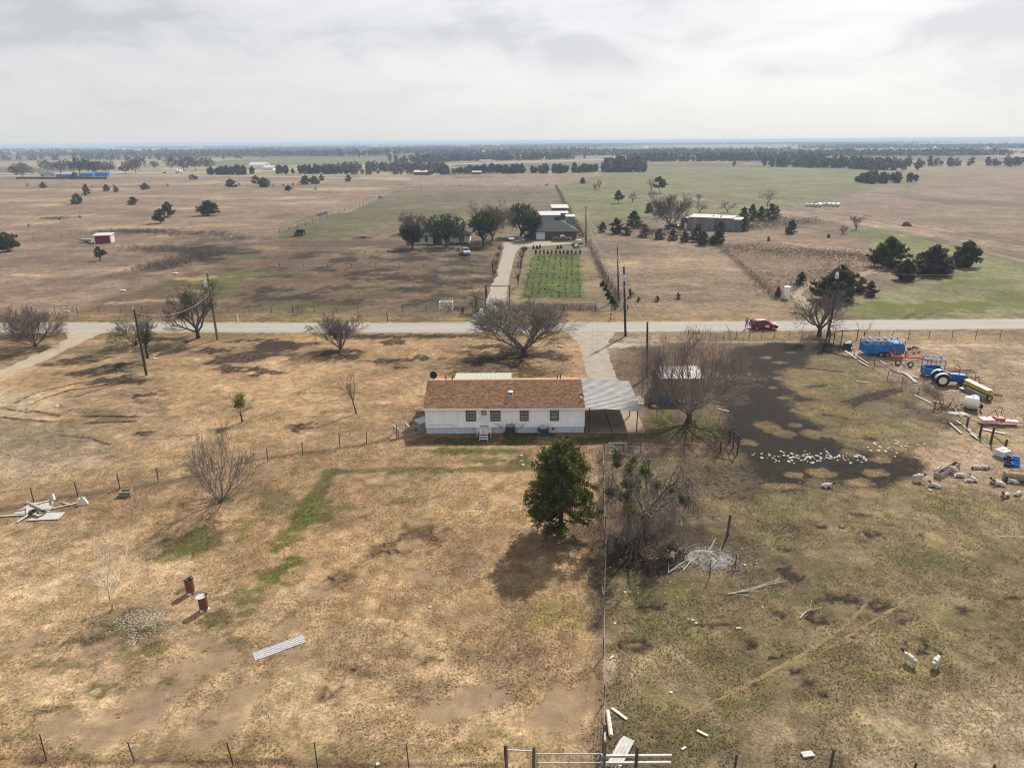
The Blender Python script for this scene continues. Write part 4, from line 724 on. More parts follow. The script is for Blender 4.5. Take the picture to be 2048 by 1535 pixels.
# garden shrubs and plants
for k in range(12):
    cedar('round clipped shrub in the row at the head of the green garden', 1072 + k * 7.95, 508 - k * .02, 499, 5.5, 400 + k, m_shrub, 40, 10, leaf=.12, name='clipped_shrub', group='clipped shrubs at the head of the garden', low=.1)
for k, (u, vb) in enumerate([(1067, 498), (1074, 498), (1080, 497), (1116, 498), (1122, 497), (1048, 502), (1052, 500)]):
    cedar('bushy green shrub on the grass edge of the gravel yard', u, vb, vb - 8, 6, 420 + k, m_shrub, 40, 10, leaf=.14, name='shrub', group='shrubs on the edge of the gravel yard', low=0)
for k, (u, vb) in enumerate([(1206, 572), (1212, 580), (1216, 590), (1220, 597), (1225, 605), (1229, 612), (1232, 617)]):
    cedar('leafy green shrub in the slanting row beside the garden fence', u, vb, vb - 11, 11, 430 + k, m_shrub, 40, 10, leaf=.18, name='shrub', group='shrubs in the slanting row by the garden fence', low=0)
gp = leafmesh('garden_plant', np.array([[0, 0, .18, .22], [.1, 0, .3, .2]]), .14, 44, np.random.RandomState(1)); nrow = 0
for r_i in range(16):
    for c_i in range(9):
        if random.random() < .1: continue
        f = r_i / 15; v = 513 + 80 * f ** 1.25; u0, u1 = 1063 - 21 * f, 1160 + 6 * f; u = u0 + (u1 - u0) * (c_i + .5) / 9 + random.uniform(-1.8, 1.8)
        x, y = G(u, v); o = link('garden_plant', gp, m_shrub); o.location = (x, y, 0); o.rotation_euler = (0, 0, random.random() * 6); s_ = random.uniform(.35, .9); o.scale = (s_, s_, s_)
        tag(o, 'small dark plant in the rows of the green garden', 'plant', 'plants in the garden rows')
def brush(name, label, pts_px, n, hgt, rad, m_, seed, leaf=.14):
    """uncountable brush, dead weeds: one mass"""
    rs = np.random.RandomState(seed); P = [np.array(G(*p)) for p in pts_px]; cen = []
    for k in range(n):
        i = rs.randint(len(P) - 1); t_ = rs.rand(); p = P[i] * (1 - t_) + P[i + 1] * t_ + rs.normal(size=2) * rad; cen.append([p[0], p[1], hgt * rs.uniform(.1, .8), hgt * .4])
    cen = np.array(cen); me = leafmesh(name, cen, leaf, n * 9, rs, 0, .18); co = np.zeros(len(me.vertices) * 3, np.float32); me.vertices.foreach_get('co', co); co[2::3] = np.abs(co[2::3]); me.vertices.foreach_set('co', co)
    return tag(link(name, me, m_), label, name.replace('_', ' '), kind='stuff')
m_weed = mat('dead_weeds', (0.10, 0.075, 0.058), .95, var=.3, scale=.5, island=.4); m_weed_tan = mat('tan_weeds', (0.17, 0.125, 0.085), .95, var=.3, scale=.5, island=.4)
brush('creek_brush', 'dark dead brush along the draw in the dry pasture', [(200, 465), (290, 463), (350, 470), (430, 468), (480, 480)], 1100, 1.2, 3, m_weed, 1, .22)
brush('creek_brush', 'dark dead brush in the hollow below the red shelter shed', [(265, 500), (330, 500), (400, 505), (430, 510), (380, 520), (330, 532), (300, 540)], 2200, 1.3, 3.0, m_weed, 2, .2)
brush('hedge_brush', 'dark bare hedge along the fence between garden and tan field', [(1176, 482), (1195, 530), (1215, 565), (1238, 606)], 700, 1.6, .5, m_weed, 3, .16)
brush('hedge_brush', 'bare hedge along the fence behind the brick garage', [(1112, 374), (1135, 420), (1150, 452), (1165, 475)], 700, 1.8, .7, m_weed, 4, .25)
brush('hedge_brush', 'russet clipped hedge along the garden fence by the road', [(1075, 617), (1130, 618), (1190, 618)], 500, 1.1, .25, mat('russet_hedge', (0.085, 0.050, 0.040), island=.4), 5, .12)
brush('rough_grass', 'tall dead weeds in the rough field by the dirt track', [(1440, 492), (1520, 500), (1600, 505), (1700, 510), (1745, 520), (1620, 560), (1580, 585)], 3500, .6, 5.5, m_weed_tan, 6, .16)
brush('rough_grass', 'tall tan weeds edging the mown field', [(1434, 490), (1500, 548), (1560, 604)], 700, .7, .7, m_weed_tan, 7, .15)
brush('grey_thicket', 'grey bare thicket right of the metal building', [(1470, 462), (1520, 455), (1570, 448), (1640, 445)], 500, 2.4, 3, mat('grey_thicket', (0.13, 0.11, 0.098), island=.3), 8, .3)
brush('weed_clump', 'dead weeds caught along the collapsed paddock fence', [(1745, 722), (1800, 755), (1830, 790)], 240, .8, .4, mat('grey_weeds', (0.20, 0.165, 0.13), island=.35), 9, .10)
brush('weed_clump', 'grey dry tumbleweed drift along the middle of the paddock fence', [(1845, 775), (1880, 800)], 260, .8, .35, mat('grey_weeds', (0.20, 0.165, 0.13)), 10, .10)
brush('weed_clump', 'dry weeds along the straight fence between yard and paddock', [(1204, 912), (1203, 1000), (1203, 1100), (1204, 1250)], 420, .3, .2, m_weed_tan, 11, .07)
# ---- far woods
def woods(label, pts, n, hm, seed, c, per=46, rad=8.0, wide=1.0, name='far_woods'):
    rs = np.random.RandomState(seed); P = [np.array(G(*p)) for p in pts]; ln = np.array([np.linalg.norm(P[i + 1] - P[i]) for i in range(len(P) - 1)]); cum = np.concatenate([[0], np.cumsum(ln)]); cs, hs = [], []
    for k in range(n):
        s_ = rs.rand() * cum[-1]; i = min(np.searchsorted(cum, s_, 'right') - 1, len(ln) - 1); t_ = (s_ - cum[i]) / ln[i]; p = P[i] * (1 - t_) + P[i + 1] * t_ + rs.normal(size=2) * rad; h = hm * rs.uniform(.55, 1.15); w_ = h * rs.uniform(.5, .8) * wide
        d = rs.normal(size=(per, 3)); d /= np.linalg.norm(d, axis=1)[:, None]; q = d * (rs.rand(per, 1) ** .4) * np.array([w_ / 2, w_ / 2, h * .48]); q[:, 2] += h * .5; q[:, :2] += p; cs.append(q); hs.append(np.full(per, h * (.30 if per < 20 else .15)))
    c_ = np.concatenate(cs); s_ = np.concatenate(hs); m_ = len(c_)
    a = rs.normal(size=(m_, 3)); a /= np.linalg.norm(a, axis=1)[:, None]; b = np.cross(a, rs.normal(size=(m_, 3))); b /= np.linalg.norm(b, axis=1)[:, None]; a *= s_[:, None] * rs.uniform(.6, 1.4, (m_, 1)); b *= s_[:, None] * rs.uniform(.6, 1.4, (m_, 1))
    V = np.stack([c_ - a - b, c_ + a * .8 - b * .3, c_ + b], 1).reshape(-1, 3)
    return tag(link(name, np_mesh(name, V, np.arange(3 * m_).reshape(-1, 3)), c), label, 'woods', kind='stuff')
m_wood_ev, m_wood_bare, m_wood_mix = mat('woods_evergreen', (0.030, 0.040, 0.018), .9, var=.3, scale=.05, island=.4), mat('woods_bare', (0.125, 0.103, 0.094), .9, var=.3, scale=.03, island=.4), mat('woods_mixed', (0.072, 0.070, 0.052), .9, var=.4, scale=.02, island=.4)
woods('dark cedar belt beside the far barns', [(422, 349), (505, 349)], 26, 8, 1, m_wood_ev, 110, 3); woods('dark cedar belt left of the far red barn', [(548, 348), (640, 347), (700, 349)], 34, 8, 2, m_wood_ev, 110, 4)
woods('brown bare woods behind the far red barn', [(655, 343), (740, 342), (830, 342), (870, 346)], 150, 9, 3, m_wood_bare, 70, 8); woods('cedar belt behind the white rail pen', [(880, 348), (935, 347), (1000, 346)], 30, 8, 4, m_wood_ev, 100, 3)
woods('long cedar belt behind the pale strip', [(1000, 347), (1055, 346), (1120, 346), (1195, 344)], 54, 8, 5, m_wood_ev, 110, 4); woods('round bare grove at the end of the cedar belt', [(1222, 343), (1268, 342)], 34, 13, 6, m_wood_bare, 90, 7)
woods('brown bare scrub in front of the cedar belt', [(700, 350), (790, 348), (880, 349), (1000, 345)], 50, 6, 16, m_wood_bare, 60, 5)
woods('blue grey woods across the far fields', [(815, 325), (900, 322), (1010, 320), (1130, 318)], 240, 11, 7, m_wood_mix, 50, 16); woods('blue grey woods beyond the green field', [(1260, 323), (1400, 322), (1530, 321), (1640, 322)], 260, 11, 8, m_wood_mix, 50, 14)
woods('bare woods along the far green field', [(1545, 333), (1640, 334), (1720, 336), (1775, 340)], 120, 11, 9, m_wood_bare, 70, 10); woods('dense clump of brush and trees in the far ploughed field', [(1728, 366), (1760, 364), (1810, 362)], 34, 7, 10, m_wood_mix, 120, 6)
woods('low tree line at the edge of the far right fields', [(1780, 332), (1900, 332), (2048, 331), (2400, 330)], 110, 10, 11, m_wood_mix, 50, 14)
woods('broad wood at the left horizon', [(-500, 311), (0, 311), (120, 309), (310, 308)], 420, 14, 12, m_wood_mix, 40, 30); woods('thin line of bare trees across the left green strip', [(-300, 322), (100, 321), (300, 320), (520, 317)], 80, 12, 13, m_wood_bare, 50, 22)
woods('scattered trees in the far middle fields', [(330, 314), (520, 312), (650, 312), (800, 312)], 110, 14, 14, m_wood_mix, 50, 50)
rs_ = np.random.RandomState(77)
for k in range(40):
    v = rs_.uniform(289.5, 312) if k > 6 else rs_.uniform(286.5, 290); u = rs_.uniform(-400, 2400); wd_ = rs_.uniform(60, 330)
    woods('distant blue wooded belt near the horizon', [(u - wd_, v - YH + 282 + .0068 * wd_ * .6), (u, v), (u + wd_, v - .0068 * wd_ * .6)], 420, 10.5, 500 + k, [m_wood_mix, m_wood_bare][k % 3 == 2], 9, 10 + 500 / (v - 281), 3.2)
FT = []
def far_tree(label, u, vb, vt, wp, seed, c, group):
    x, y = G(u, vb); h = HT(u, vb, vt); wd = px2m(wp, y); rs = np.random.RandomState(seed); r = thing('far_tree', label, 'tree', (x, y, 0), 0, group)
    MB().tube([(0, 0, 0), (.2, 0, h * .5)], [.35, .2], 5).build('trunk', m_bark_dark, r)
    n = 90; d = rs.normal(size=(n, 3)); d /= np.linalg.norm(d, axis=1)[:, None]; cen = d * (rs.rand(n, 1) ** .45) * np.array([wd / 2, wd / 2, h * .36]); cen[:, 2] += h * .62; link('crown', leafmesh('crown', np.concatenate([cen, np.full((n, 1), wd * .08)], 1), wd * .05, 900, rs, 0, .4), c, r)
GL = 'big trees round the far farmyard at the blue tarps'
for k, (u, vb, vt, wp, c) in enumerate([(45, 356, 327, 46, 0), (96, 345, 319, 30, 0), (122, 350, 320, 36, 0), (160, 350, 316, 52, 1), (188, 350, 319, 46, 1), (214, 350, 321, 40, 0), (272, 347, 313, 46, 0), (252, 347, 328, 26, 1), (310, 338, 322, 18, 1), (342, 342, 310, 26, 0), (368, 342, 312, 40, 0), (392, 342, 312, 36, 0), (414, 340, 313, 32, 0)]):
    far_tree(['broad bare grey crowned tree in the far farmyard by the highway', 'broad dark evergreen tree in the far farmyard by the highway'][c], u, vb, vt, wp, 600 + k, [m_wood_bare, m_wood_ev][c], ['bare trees round the far farmyard', 'evergreen trees round the far farmyard'][c])
cedar('dark bush before the blue tarps of the far farmyard', 149, 358, 344, 22, 650, m_cedar, 80, 9, name='dark_bush', low=0)
cedar('grey dark shrub at the pale edge of the far highway', 386, 359, 349, 20, 651, m_wood_mix, 60, 9, name='dark_bush', low=0)
# ---- dry grass tufts over the near ground: one mass
def tufts(name, label, n, yr, seed, hs, wsel):
    rs = np.random.RandomState(seed); y = 22 + (yr - 22) * rs.rand(n) ** 1.0; x = (rs.rand(n) * 2 - 1) * (y * .80 + 6)
    cc, mk = ground_at(x, y); dens = fbm(x / 2.5, y / 2.5, 61, 3); kp = (dens > .44) & (mk[:, 1] < .4) & (mk[:, 3] < .35) & wsel(x, y); x, y, cc, mk = x[kp], y[kp], cc[kp], mk[kp]; n = len(x)
    a = rs.rand(n) * 6.28; s_ = hs * rs.uniform(.5, 1.3, n); tilt = rs.normal(size=(n, 2)) * .9; hx_, hy_ = np.cos(a) * s_ * .5, np.sin(a) * s_ * .5
    V = np.stack([np.stack([x - hx_, y - hy_, np.zeros(n)], 1), np.stack([x + hx_, y + hy_, np.zeros(n)], 1), np.stack([x + tilt[:, 0] * s_, y + tilt[:, 1] * s_, s_], 1)], 1).reshape(-1, 3)
    me = np_mesh(name, V, np.arange(3 * n).reshape(-1, 3)); k = (1.3 + .7 * rs.rand(n))[:, None]; colr = np.clip(np.repeat(cc * k, 3, 0), 0, .6)
    at2 = me.color_attributes.new('Col', 'FLOAT_COLOR', 'POINT'); at2.data.foreach_set('color', np.concatenate([colr, np.ones((3 * n, 1))], 1).astype(np.float32).ravel())
    M = MATS.get('grass_blades')
    if not M:
        M = bpy.data.materials.new('grass_blades'); M.use_nodes = True; MATS['grass_blades'] = M; vc = M.node_tree.nodes.new('ShaderNodeVertexColor'); vc.layer_name = 'Col'; b_ = M.node_tree.nodes['Principled BSDF']; b_.inputs['Roughness'].default_value = .9; b_.inputs['Specular IOR Level'].default_value = .1; M.node_tree.links.new(vc.outputs[0], b_.inputs['Base Color']); translucent(M, .5)
    tag(link(name, me, M), label, 'grass', kind='stuff')
def clear_(x, y): return ~((x > -9.3) & (x < 14.3) & (y > 65.6) & (y < 76.5)) & ~((np.abs(x - 10.5 - (y - 76) * .05) < 2.6) & (y > 74))
tufts('dry_grass', 'short dry straw grass tufts over the near yard and paddock', 150000, 62, 1, .085, clear_)
tufts('dry_grass', 'dry straw grass tufts over the yard behind the house', 70000, 104, 2, .12, lambda x, y: clear_(x, y) & (y > 60) & ~((x < -45) & (y > 74)))
# ---------------------------------------------------------------- buildings
def corr(o, u, v, n, amp, flat=.5):
    """ribbed sheet: origin o, u along the ribs, v across them, n ribs of height amp"""
    o, u, v = Vector(o), Vector(u), Vector(v); nr = u.cross(v).normalized(); nr = nr if nr.z >= 0 else -nr; b = MB(); vs = []
    for k in range(n):
        for t_, z_ in ((0, 0), (flat, 0), (flat + (1 - flat) * .3, 1), (flat + (1 - flat) * .7, 1)):
            p = o + v * ((k + t_) / n) + nr * amp * z_; vs += [p, p + u]
    vs += [o + v, o + v + u]; b.add(vs, [(2 * k, 2 * k + 1, 2 * k + 3, 2 * k + 2) for k in range(len(vs) // 2 - 1)]); return b
m_white = mat('white_siding', (0.87, 0.87, 0.87), .6, var=.06, scale=1.2); m_trim = mat('white_trim', (0.82, 0.82, 0.81), .6, var=.05, scale=2)
m_skirt = mat('skirt_metal', (0.56, 0.63, 0.74), .5, var=.12, scale=2.0, metal=.1); m_shingle = mat('brown_shingles', S(234, 182, 140), .95, var=.20, scale=9, island=.38, bump=.004, bscale=60)
m_ridge = mat('ridge_cap', S(196, 150, 124), .95, var=.12, scale=3); m_glass = mat('dark_glass', (0.11, 0.108, 0.09), .12, var=.4, scale=1.5, spec=.6); m_muntin = mat('dark_window_frame', (0.06, 0.055, 0.05), .5, var=.2, scale=5)
m_black = mat('black_metal', (0.018, 0.018, 0.02), .5, var=.3, scale=5); m_galv = mat('galvanised_metal', (0.33, 0.345, 0.36), .65, metal=.1, var=.05, scale=2.5); m_palegreen = mat('pale_green_metal', (0.28, 0.31, 0.265), .8, var=.08, scale=2, spec=.1)
m_brownpost = mat('brown_steel', (0.055, 0.035, 0.028), .6, var=.3, scale=6); m_wood = mat('weathered_wood', (0.30, 0.26, 0.22), .9, var=.3, scale=5, rand_stretch=(1, 1, .2)); m_woodpale = mat('pale_board', (0.42, 0.385, 0.34), .9, var=.15, scale=4); m_wooddk = mat('dark_post_wood', (0.085, 0.07, 0.06), .95, var=.35, scale=6)
m_rust = mat('rusted_steel', (0.16, 0.052, 0.022), .85, var=.5, scale=6, c2=(0.10, 0.04, 0.02), bump=.003, bscale=30); m_pipe_red = mat('red_oxide_pipe', (0.085, 0.030, 0.022), .7, var=.4, scale=6)
def window(parent, x, y, z0, z1, wd, rows, cols):
    w_ = MB(); t_ = .07
    for sx in (-1, 1): w_.box(x + sx * (wd / 2 - t_ / 2), y - .03, (z0 + z1) / 2, t_, .08, z1 - z0)
    for zz in (z0 + t_ / 2, (z0 + z1) / 2, z1 - t_ / 2): w_.box(x, y - .032, zz, wd - 2 * t_, .08, t_)
    f = w_.build('window', m_muntin, parent)
    MB().box(x, y - .004, (z0 + z1) / 2, wd - .06, .02, z1 - z0 - .06).build('pane', m_glass, f)
    mu = MB()
    for c in range(1, cols): mu.box(x - wd / 2 + wd * c / cols, y - .022, (z0 + z1) / 2, .025, .014, z1 - z0 - .1)
    for r_ in range(1, rows):
        if r_ * 2 != rows: mu.box(x, y - .026, z0 + (z1 - z0) * r_ / rows, wd - .1, .014, .025)
    mu.build('muntin', m_muntin, f); return f
def mobile_home():
    x0, x1, yf, yb, zs, ze = -9.06, 7.54, 66.15, 74.9, .74, 2.95; cx = (x0 + x1) / 2
    r = thing('mobile_home', 'long white mobile home with brown shingle roof and blue grey skirting', 'house', (cx, yf, 0))
    sh = lambda x, y=0: (x - cx, y - yf)
    MB().box(0, (yb - yf) / 2 + .03, (zs + ze) / 2, x1 - x0 - .1, yb - yf - .1, ze - zs).build('wall', m_white, r)
    n = 12; hgt = (2.84 - zs) / n; bounds = [x0, -5.72, 0.0, x1]
    for q in range(3):
        a, b = bounds[q] - cx, bounds[q + 1] - cx
        for k in range(n):
            z = zs + k * hgt; bd = MB(); bd.add([(a, -.055, z), (b, -.055, z), (b, .0, z + hgt), (a, .0, z + hgt), (a, .02, z), (b, .02, z), (b, .02, z + hgt), (a, .02, z + hgt)], [(0, 1, 2, 3), (4, 5, 1, 0), (0, 3, 7, 4), (1, 5, 6, 2)]); bd.build('siding_board', m_white, r)
    for x in bounds: MB().box(x - cx, -.045, (zs + 2.84) / 2, .09 if x in (x0, x1) else .05, .05, 2.84 - zs).build('corner_trim', m_trim, r)
    MB().box(0, -.04, zs - .02, x1 - x0, .06, .07).build('base_trim', m_trim, r)
    corr((x0 - cx, .02, 0), (0, 0, zs - .05), (x1 - x0, 0, 0), 66, -.03, .6).build('skirting', m_skirt, r)
    for sx, xx in ((-1, x0), (1, x1)): MB().box(xx - cx, (yb - yf) / 2, zs / 2, .03, yb - yf - .2, zs).build('end_skirting', m_skirt, r)
    # roof: decking, shingle tabs, fascia, ridge
    ov = .34; ye, yr, zr, yo = -ov, 4.35, 4.42, yb - yf + ov
    rf = MB(); rf.add([(x0 - cx - .18, ye, ze), (x1 - cx + .02, ye, ze), (x1 - cx + .02, yr, zr), (x0 - cx - .18, yr, zr), (x0 - cx - .18, yo, ze), (x1 - cx + .02, yo, ze)], [(0, 1, 2, 3), (3, 2, 5, 4), (0, 3, 4), (1, 5, 2), (0, 4, 5, 1)]); roof = rf.build('roof', m_ridge, r)
    for side in (0, 1):
        ya, yb_ = (ye, yr) if side == 0 else (yo, yr); nc = 32; V, T = [], []; ln = math.hypot(yb_ - ya, zr - ze); nx, nz = (-(zr - ze) / ln * (1 if yb_ > ya else -1), abs(yb_ - ya) / ln); rs = np.random.RandomState(3 + side)
        for c in range(nc):
            t0, t1 = c / nc, min(1, (c + 1.25) / nc); x = x0 - cx - .18 - (c % 2) * .16
            while x < x1 - cx + .02:
                w_ = .30; xa, xb = max(x, x0 - cx - .18), min(x + w_, x1 - cx + .02); x += w_ + .004
                if xb - xa < .03: continue
                l0 = .022 + rs.rand() * .012; b = len(V)
                for (xx, t_, l_) in ((xa, t0, l0), (xb, t0, l0), (xb, t1, .006), (xa, t1, .006), (xa, t0, .002), (xb, t0, .002)): V.append((xx, ya + (yb_ - ya) * t_ + nx * l_, ze + (zr - ze) * t_ + nz * l_))
                T += [(b, b + 1, b + 2, b + 3), (b + 4, b + 5, b + 1, b)]
        o = link('shingles', np_mesh('shingles', np.array(V), np.array(T)), m_shingle, roof); o['kind'] = 'stuff'
    MB().add([(x0 - cx - .19, yr - .16, zr - .02), (x1 - cx + .03, yr - .16, zr - .02), (x1 - cx + .03, yr, zr + .05), (x0 - cx - .19, yr, zr + .05), (x1 - cx + .03, yr + .16, zr - .02), (x0 - cx - .19, yr + .16, zr - .02)], [(0, 1, 2, 3), (3, 2, 4, 5)]).build('ridge_cap', m_ridge, roof)
    for k, (a, b, zt) in enumerate([(x0 - .2, -3.2, 2.945), (-3.2, x1 + .04, 2.925)]): MB().box((a + b) / 2 - cx, ye - .02 - .01 * k, zt - .09, b - a, .05, .18).build('fascia', m_trim, r)
    MB().box(0, ye / 2 + .01, 2.82, x1 - x0, -ye - .06, .03).build('soffit', m_trim, r)
    for x, rows, cols, wd in ((-4.31, 4, 3, 1.06), (-1.75, 4, 3, 1.06), (1.25, 4, 2, .92), (4.41, 2, 1, .92)): window(r, x - cx, -.035, 1.42, 2.78, wd, rows, cols)
    xd = -2.95 - cx; d = MB().box(xd, -.05, 1.79, .86, .06, 1.92).build('door', mat('door_paint', (0.72, 0.76, 0.82), .5, var=.06), r)
    MB().box(xd, -.045, 1.8, 1.06, .05, 2.06).build('door_frame', m_trim, d)
    for i in range(3):
        for j in range(3): MB().box(xd + (i - 1) * .19, -.083, 2.18 + j * .22, .15, .012, .18).build('pane', m_glass, d)
    MB().lathe([(.035, 0), (.045, .03), (.02, .06)], 8, (xd - .34, -.14, 1.72), 'Y').build('door_handle', m_black, d)
    MB().box(xd, -.075, .86, .9, .08, .06).build('door_sill', m_muntin, d)
    pl = MB().lathe([(.03, 0), (.09, .04), (.11, .2), (.03, .26)], 8, (-2.25 - cx, -.12, 2.5)).build('porch_light', m_black, r)
    fl = MB().lathe([(.30, -.1), (.26, .25), (.24, .5)], 10, (-.15 - cx, 1.35, 3.42)).build('flue', m_galv, roof); MB().lathe([(.2, 0), (.2, .18)], 10, (-.15 - cx, 1.35, 3.93)).build('flue_collar', m_black, roof); MB().lathe([(.27, 0), (.27, .08), (.1, .16)], 10, (-.15 - cx, 1.35, 4.1)).build('flue_cap', m_trim, roof)
    for xx, hh in ((-7.3, .35), (-6.6, .28), (5.0, .35), (5.35, .45)): MB().tube([(xx - cx, 5.2, 4.0), (xx - cx, 5.2, 4.35 + hh)], .06, 7).build('vent_pipe', m_black, roof)
    for k, (xx, yy, zz, rr, tilt) in enumerate([(-8.55, 4.3, 5.05, .42, 1.25), (7.2, .35, 3.95, .33, .45)]):
        R = Matrix.Rotation(tilt, 3, 'X') @ Matrix.Rotation(.3, 3, 'Y'); b = MB(); b.lathe([(.02, -.10), (rr * .6, -.065), (rr, 0), (rr * .97, .02), (rr * .55, -.04)], 16); b.v = [tuple(R @ Vector(p) + Vector((xx - cx, yy, zz))) for p in b.v]; dsh = b.build('satellite_dish', m_black, roof)
        MB().tube([(xx - cx, yy, zz - .7 if k == 0 else zz - .8), (xx - cx, yy + .05, zz - .05)], .035, 6).build('dish_mast', m_black, dsh); MB().tube([(xx - cx, yy, zz - .05), (xx - cx + .05, yy - .25, zz + .3)], .02, 5).build('feed_arm', m_black, dsh)
    aw = corr((-6.7 - cx, 8.85, 3.02), (0, 2.9, -.28), (6.65, 0, 0), 22, .04, .7).build('porch_roof', m_palegreen, r)
    for xx in (-6.6, -3.4, -.2): MB().tube([(xx - cx, 11.6, 0), (xx - cx, 11.6, 2.75)], .05, 6).build('porch_post', m_trim, r)
    for xx in (2.55, 4.3): MB().box(xx - cx, -.0, .45, .22, .03, .22).build('vent_cover', m_black if xx > 4 else m_skirt, r)
    MB().tube([(-8.8 - cx, -.06, 1.0), (-7.4 - cx, -.06, .95), (-6.6 - cx, -.06, 1.02), (-5.8 - cx, -.06, .9)], .015, 4).build('cable', m_black, r)
mobile_home()
def steps():
    x, y = -2.95, 65.45; r = thing('porch_steps', 'weathered white wooden stoop with open steps below the back door', 'steps', (x, y, 0)); m_s = mat('peeling_white_wood', (0.66, 0.66, 0.67), .9, var=.25, scale=4, c2=(0.32, 0.28, 0.25))
    for k in range(6): MB().box(0, -.35 + k * .19, .70, 1.6, .18, .05).build('deck_board', m_s, r)
    for sx in (-1, 1):
        for yy in (-.42, .5): MB().box(sx * .72, yy, .34, .09, .09, .68).build('leg', m_s, r)
    for yy in (-.46, .6): MB().box(0, yy, .6, 1.6, .05, .14).build('rim_board', m_s, r)
    for k in range(3): MB().box(0, -.62 - k * .27, .52 - k * .17, .8, .26, .05).build('tread', m_s, r)
    for sx in (-1, 1): MB().prism([(-.5, .62), (-.5, .42), (-1.25, 0), (-1.4, 0), (-1.4, .12)], sx * .42 - .02, sx * .42 + .02).build('stringer', m_s, r)
    for o in r.children:
        if o.name.startswith('stringer'): o.data.transform(Matrix(((0, 1, 0, 0), (1, 0, 0, 0), (0, 0, 1, 0), (0, 0, 0, 1))))
steps()
def ac():
    x, y = 3.2, 65.35; r = thing('air_conditioner', 'dark blue green round condenser unit against the skirting', 'air conditioner', (x, y, 0)); m_a = mat('condenser_paint', (0.045, 0.085, 0.10), .5, var=.2, scale=4)
    MB().box(0, 0, .05, 1.2, 1.2, .1).build('pad', m_conc, r); MB().lathe([(.5, .1), (.54, .14), (.54, .95), (.5, 1.02)], 20).build('body', m_a, r)
    for k in range(20): a = k * math.pi / 10; MB().box(.55 * math.cos(a), .55 * math.sin(a), .55, .02, .05, .78, a).build('louver', m_black, r)
    MB().lathe([(.46, 1.03), (.44, 1.05), (.2, 1.07), (.08, 1.07)], 16).build('fan_grille', m_galv, r); MB().box(-.42, -.42, .6, .12, .12, .16, .78).build('service_box', m_galv, r)
ac()
def stump():
    rs = np.random.RandomState(2); x, y = -.22, 65.6; r = thing('tree_stump', 'cut dark tree stump with flared roots before the skirting', 'stump', (x, y, 0)); b = MB(); k = 18; prof = [(.78, 0), (.60, .15), (.50, .5), (.46, .95), (.45, 1.12)]; vs = []
    lob = [1 + .3 * math.sin(3 * j * 2 * math.pi / k) * .5 + rs.uniform(-.1, .1) for j in range(k)]
    for i, (rr, z) in enumerate(prof):
        for j in range(k): a = 2 * math.pi * j / k; q = rr * (1 + (lob[j] - 1) * (1.4 - i * .28)); vs.append((q * math.cos(a), q * math.sin(a), z))
    b.add(vs, [(i * k + j, i * k + (j + 1) % k, (i + 1) * k + (j + 1) % k, (i + 1) * k + j) for i in range(4) for j in range(k)]); b.build('bark', m_bark_dark, r, True); MB().lathe([(.44, 0), (.42, .02)], 18, (0, 0, 1.115)).build('cut_face', m_wood, r)
    for q in range(3):
        b = MB(); z = 1.0
        for t_ in range(5): b.tube([(-.9 + q * 1.0, .25, .7), (-.9 + q * 1.0 + rs.normal() * .45, .25 + rs.normal() * .2, 1.25 + rs.rand() * .3)], [.02, .008], 4)
        b.build('sprouts', m_twig_grey, r)['kind'] = 'stuff'
stump()
def carport():
    r = thing('carport', 'open carport with pale ribbed metal roof on dark posts beside the house', 'carport', (10.5, 66, 0)); z0, z1 = 3.05, 2.55; ox, oy = 10.5, 66
    for k in range(4):
        a, b = 65.65 + k * 2.33, 65.65 + (k + 1) * 2.33 + .03; sheet = corr((7.62 - ox, a - oy, z0 + .012 * (k % 2)), (5.85 + .05 * k, 0, z1 - z0), (0.0 if 1 else 0, b - a, 0), 6, .05, .5); sheet.build('roof_sheet', mat('carport_metal', (0.285, 0.28, 0.278), .8, var=.12, scale=.8, c2=(0.22, .22, .22), spec=.1), r)
    for yy in (65.95, 70.4, 74.8): MB().box(10.5 - ox, yy - oy, 2.74, 5.7, .1, .12, 0, 0, math.atan2(z0 - z1, 5.85)).build('beam', m_brownpost, r)
    for xx, yy, zz in ((8.05, 65.95, 2.95), (13.05, 65.95, 2.5), (8.05, 71.2, 2.95), (13.05, 70.4, 2.5), (13.05, 74.8, 2.5), (8.05, 74.8, 2.95)): MB().box(xx - ox, yy - oy, zz / 2 + .03, .1, .1, zz - .06).build('post', m_brownpost, r)
    MB().tube([(11.6 - ox, 69.2 - oy, 2.62), (11.65 - ox, 69.2 - oy, 2.2), (11.8 - ox, 69.1 - oy, 1.85)], .03, 5).build('hanging_chain', m_brownpost, r)
carport()
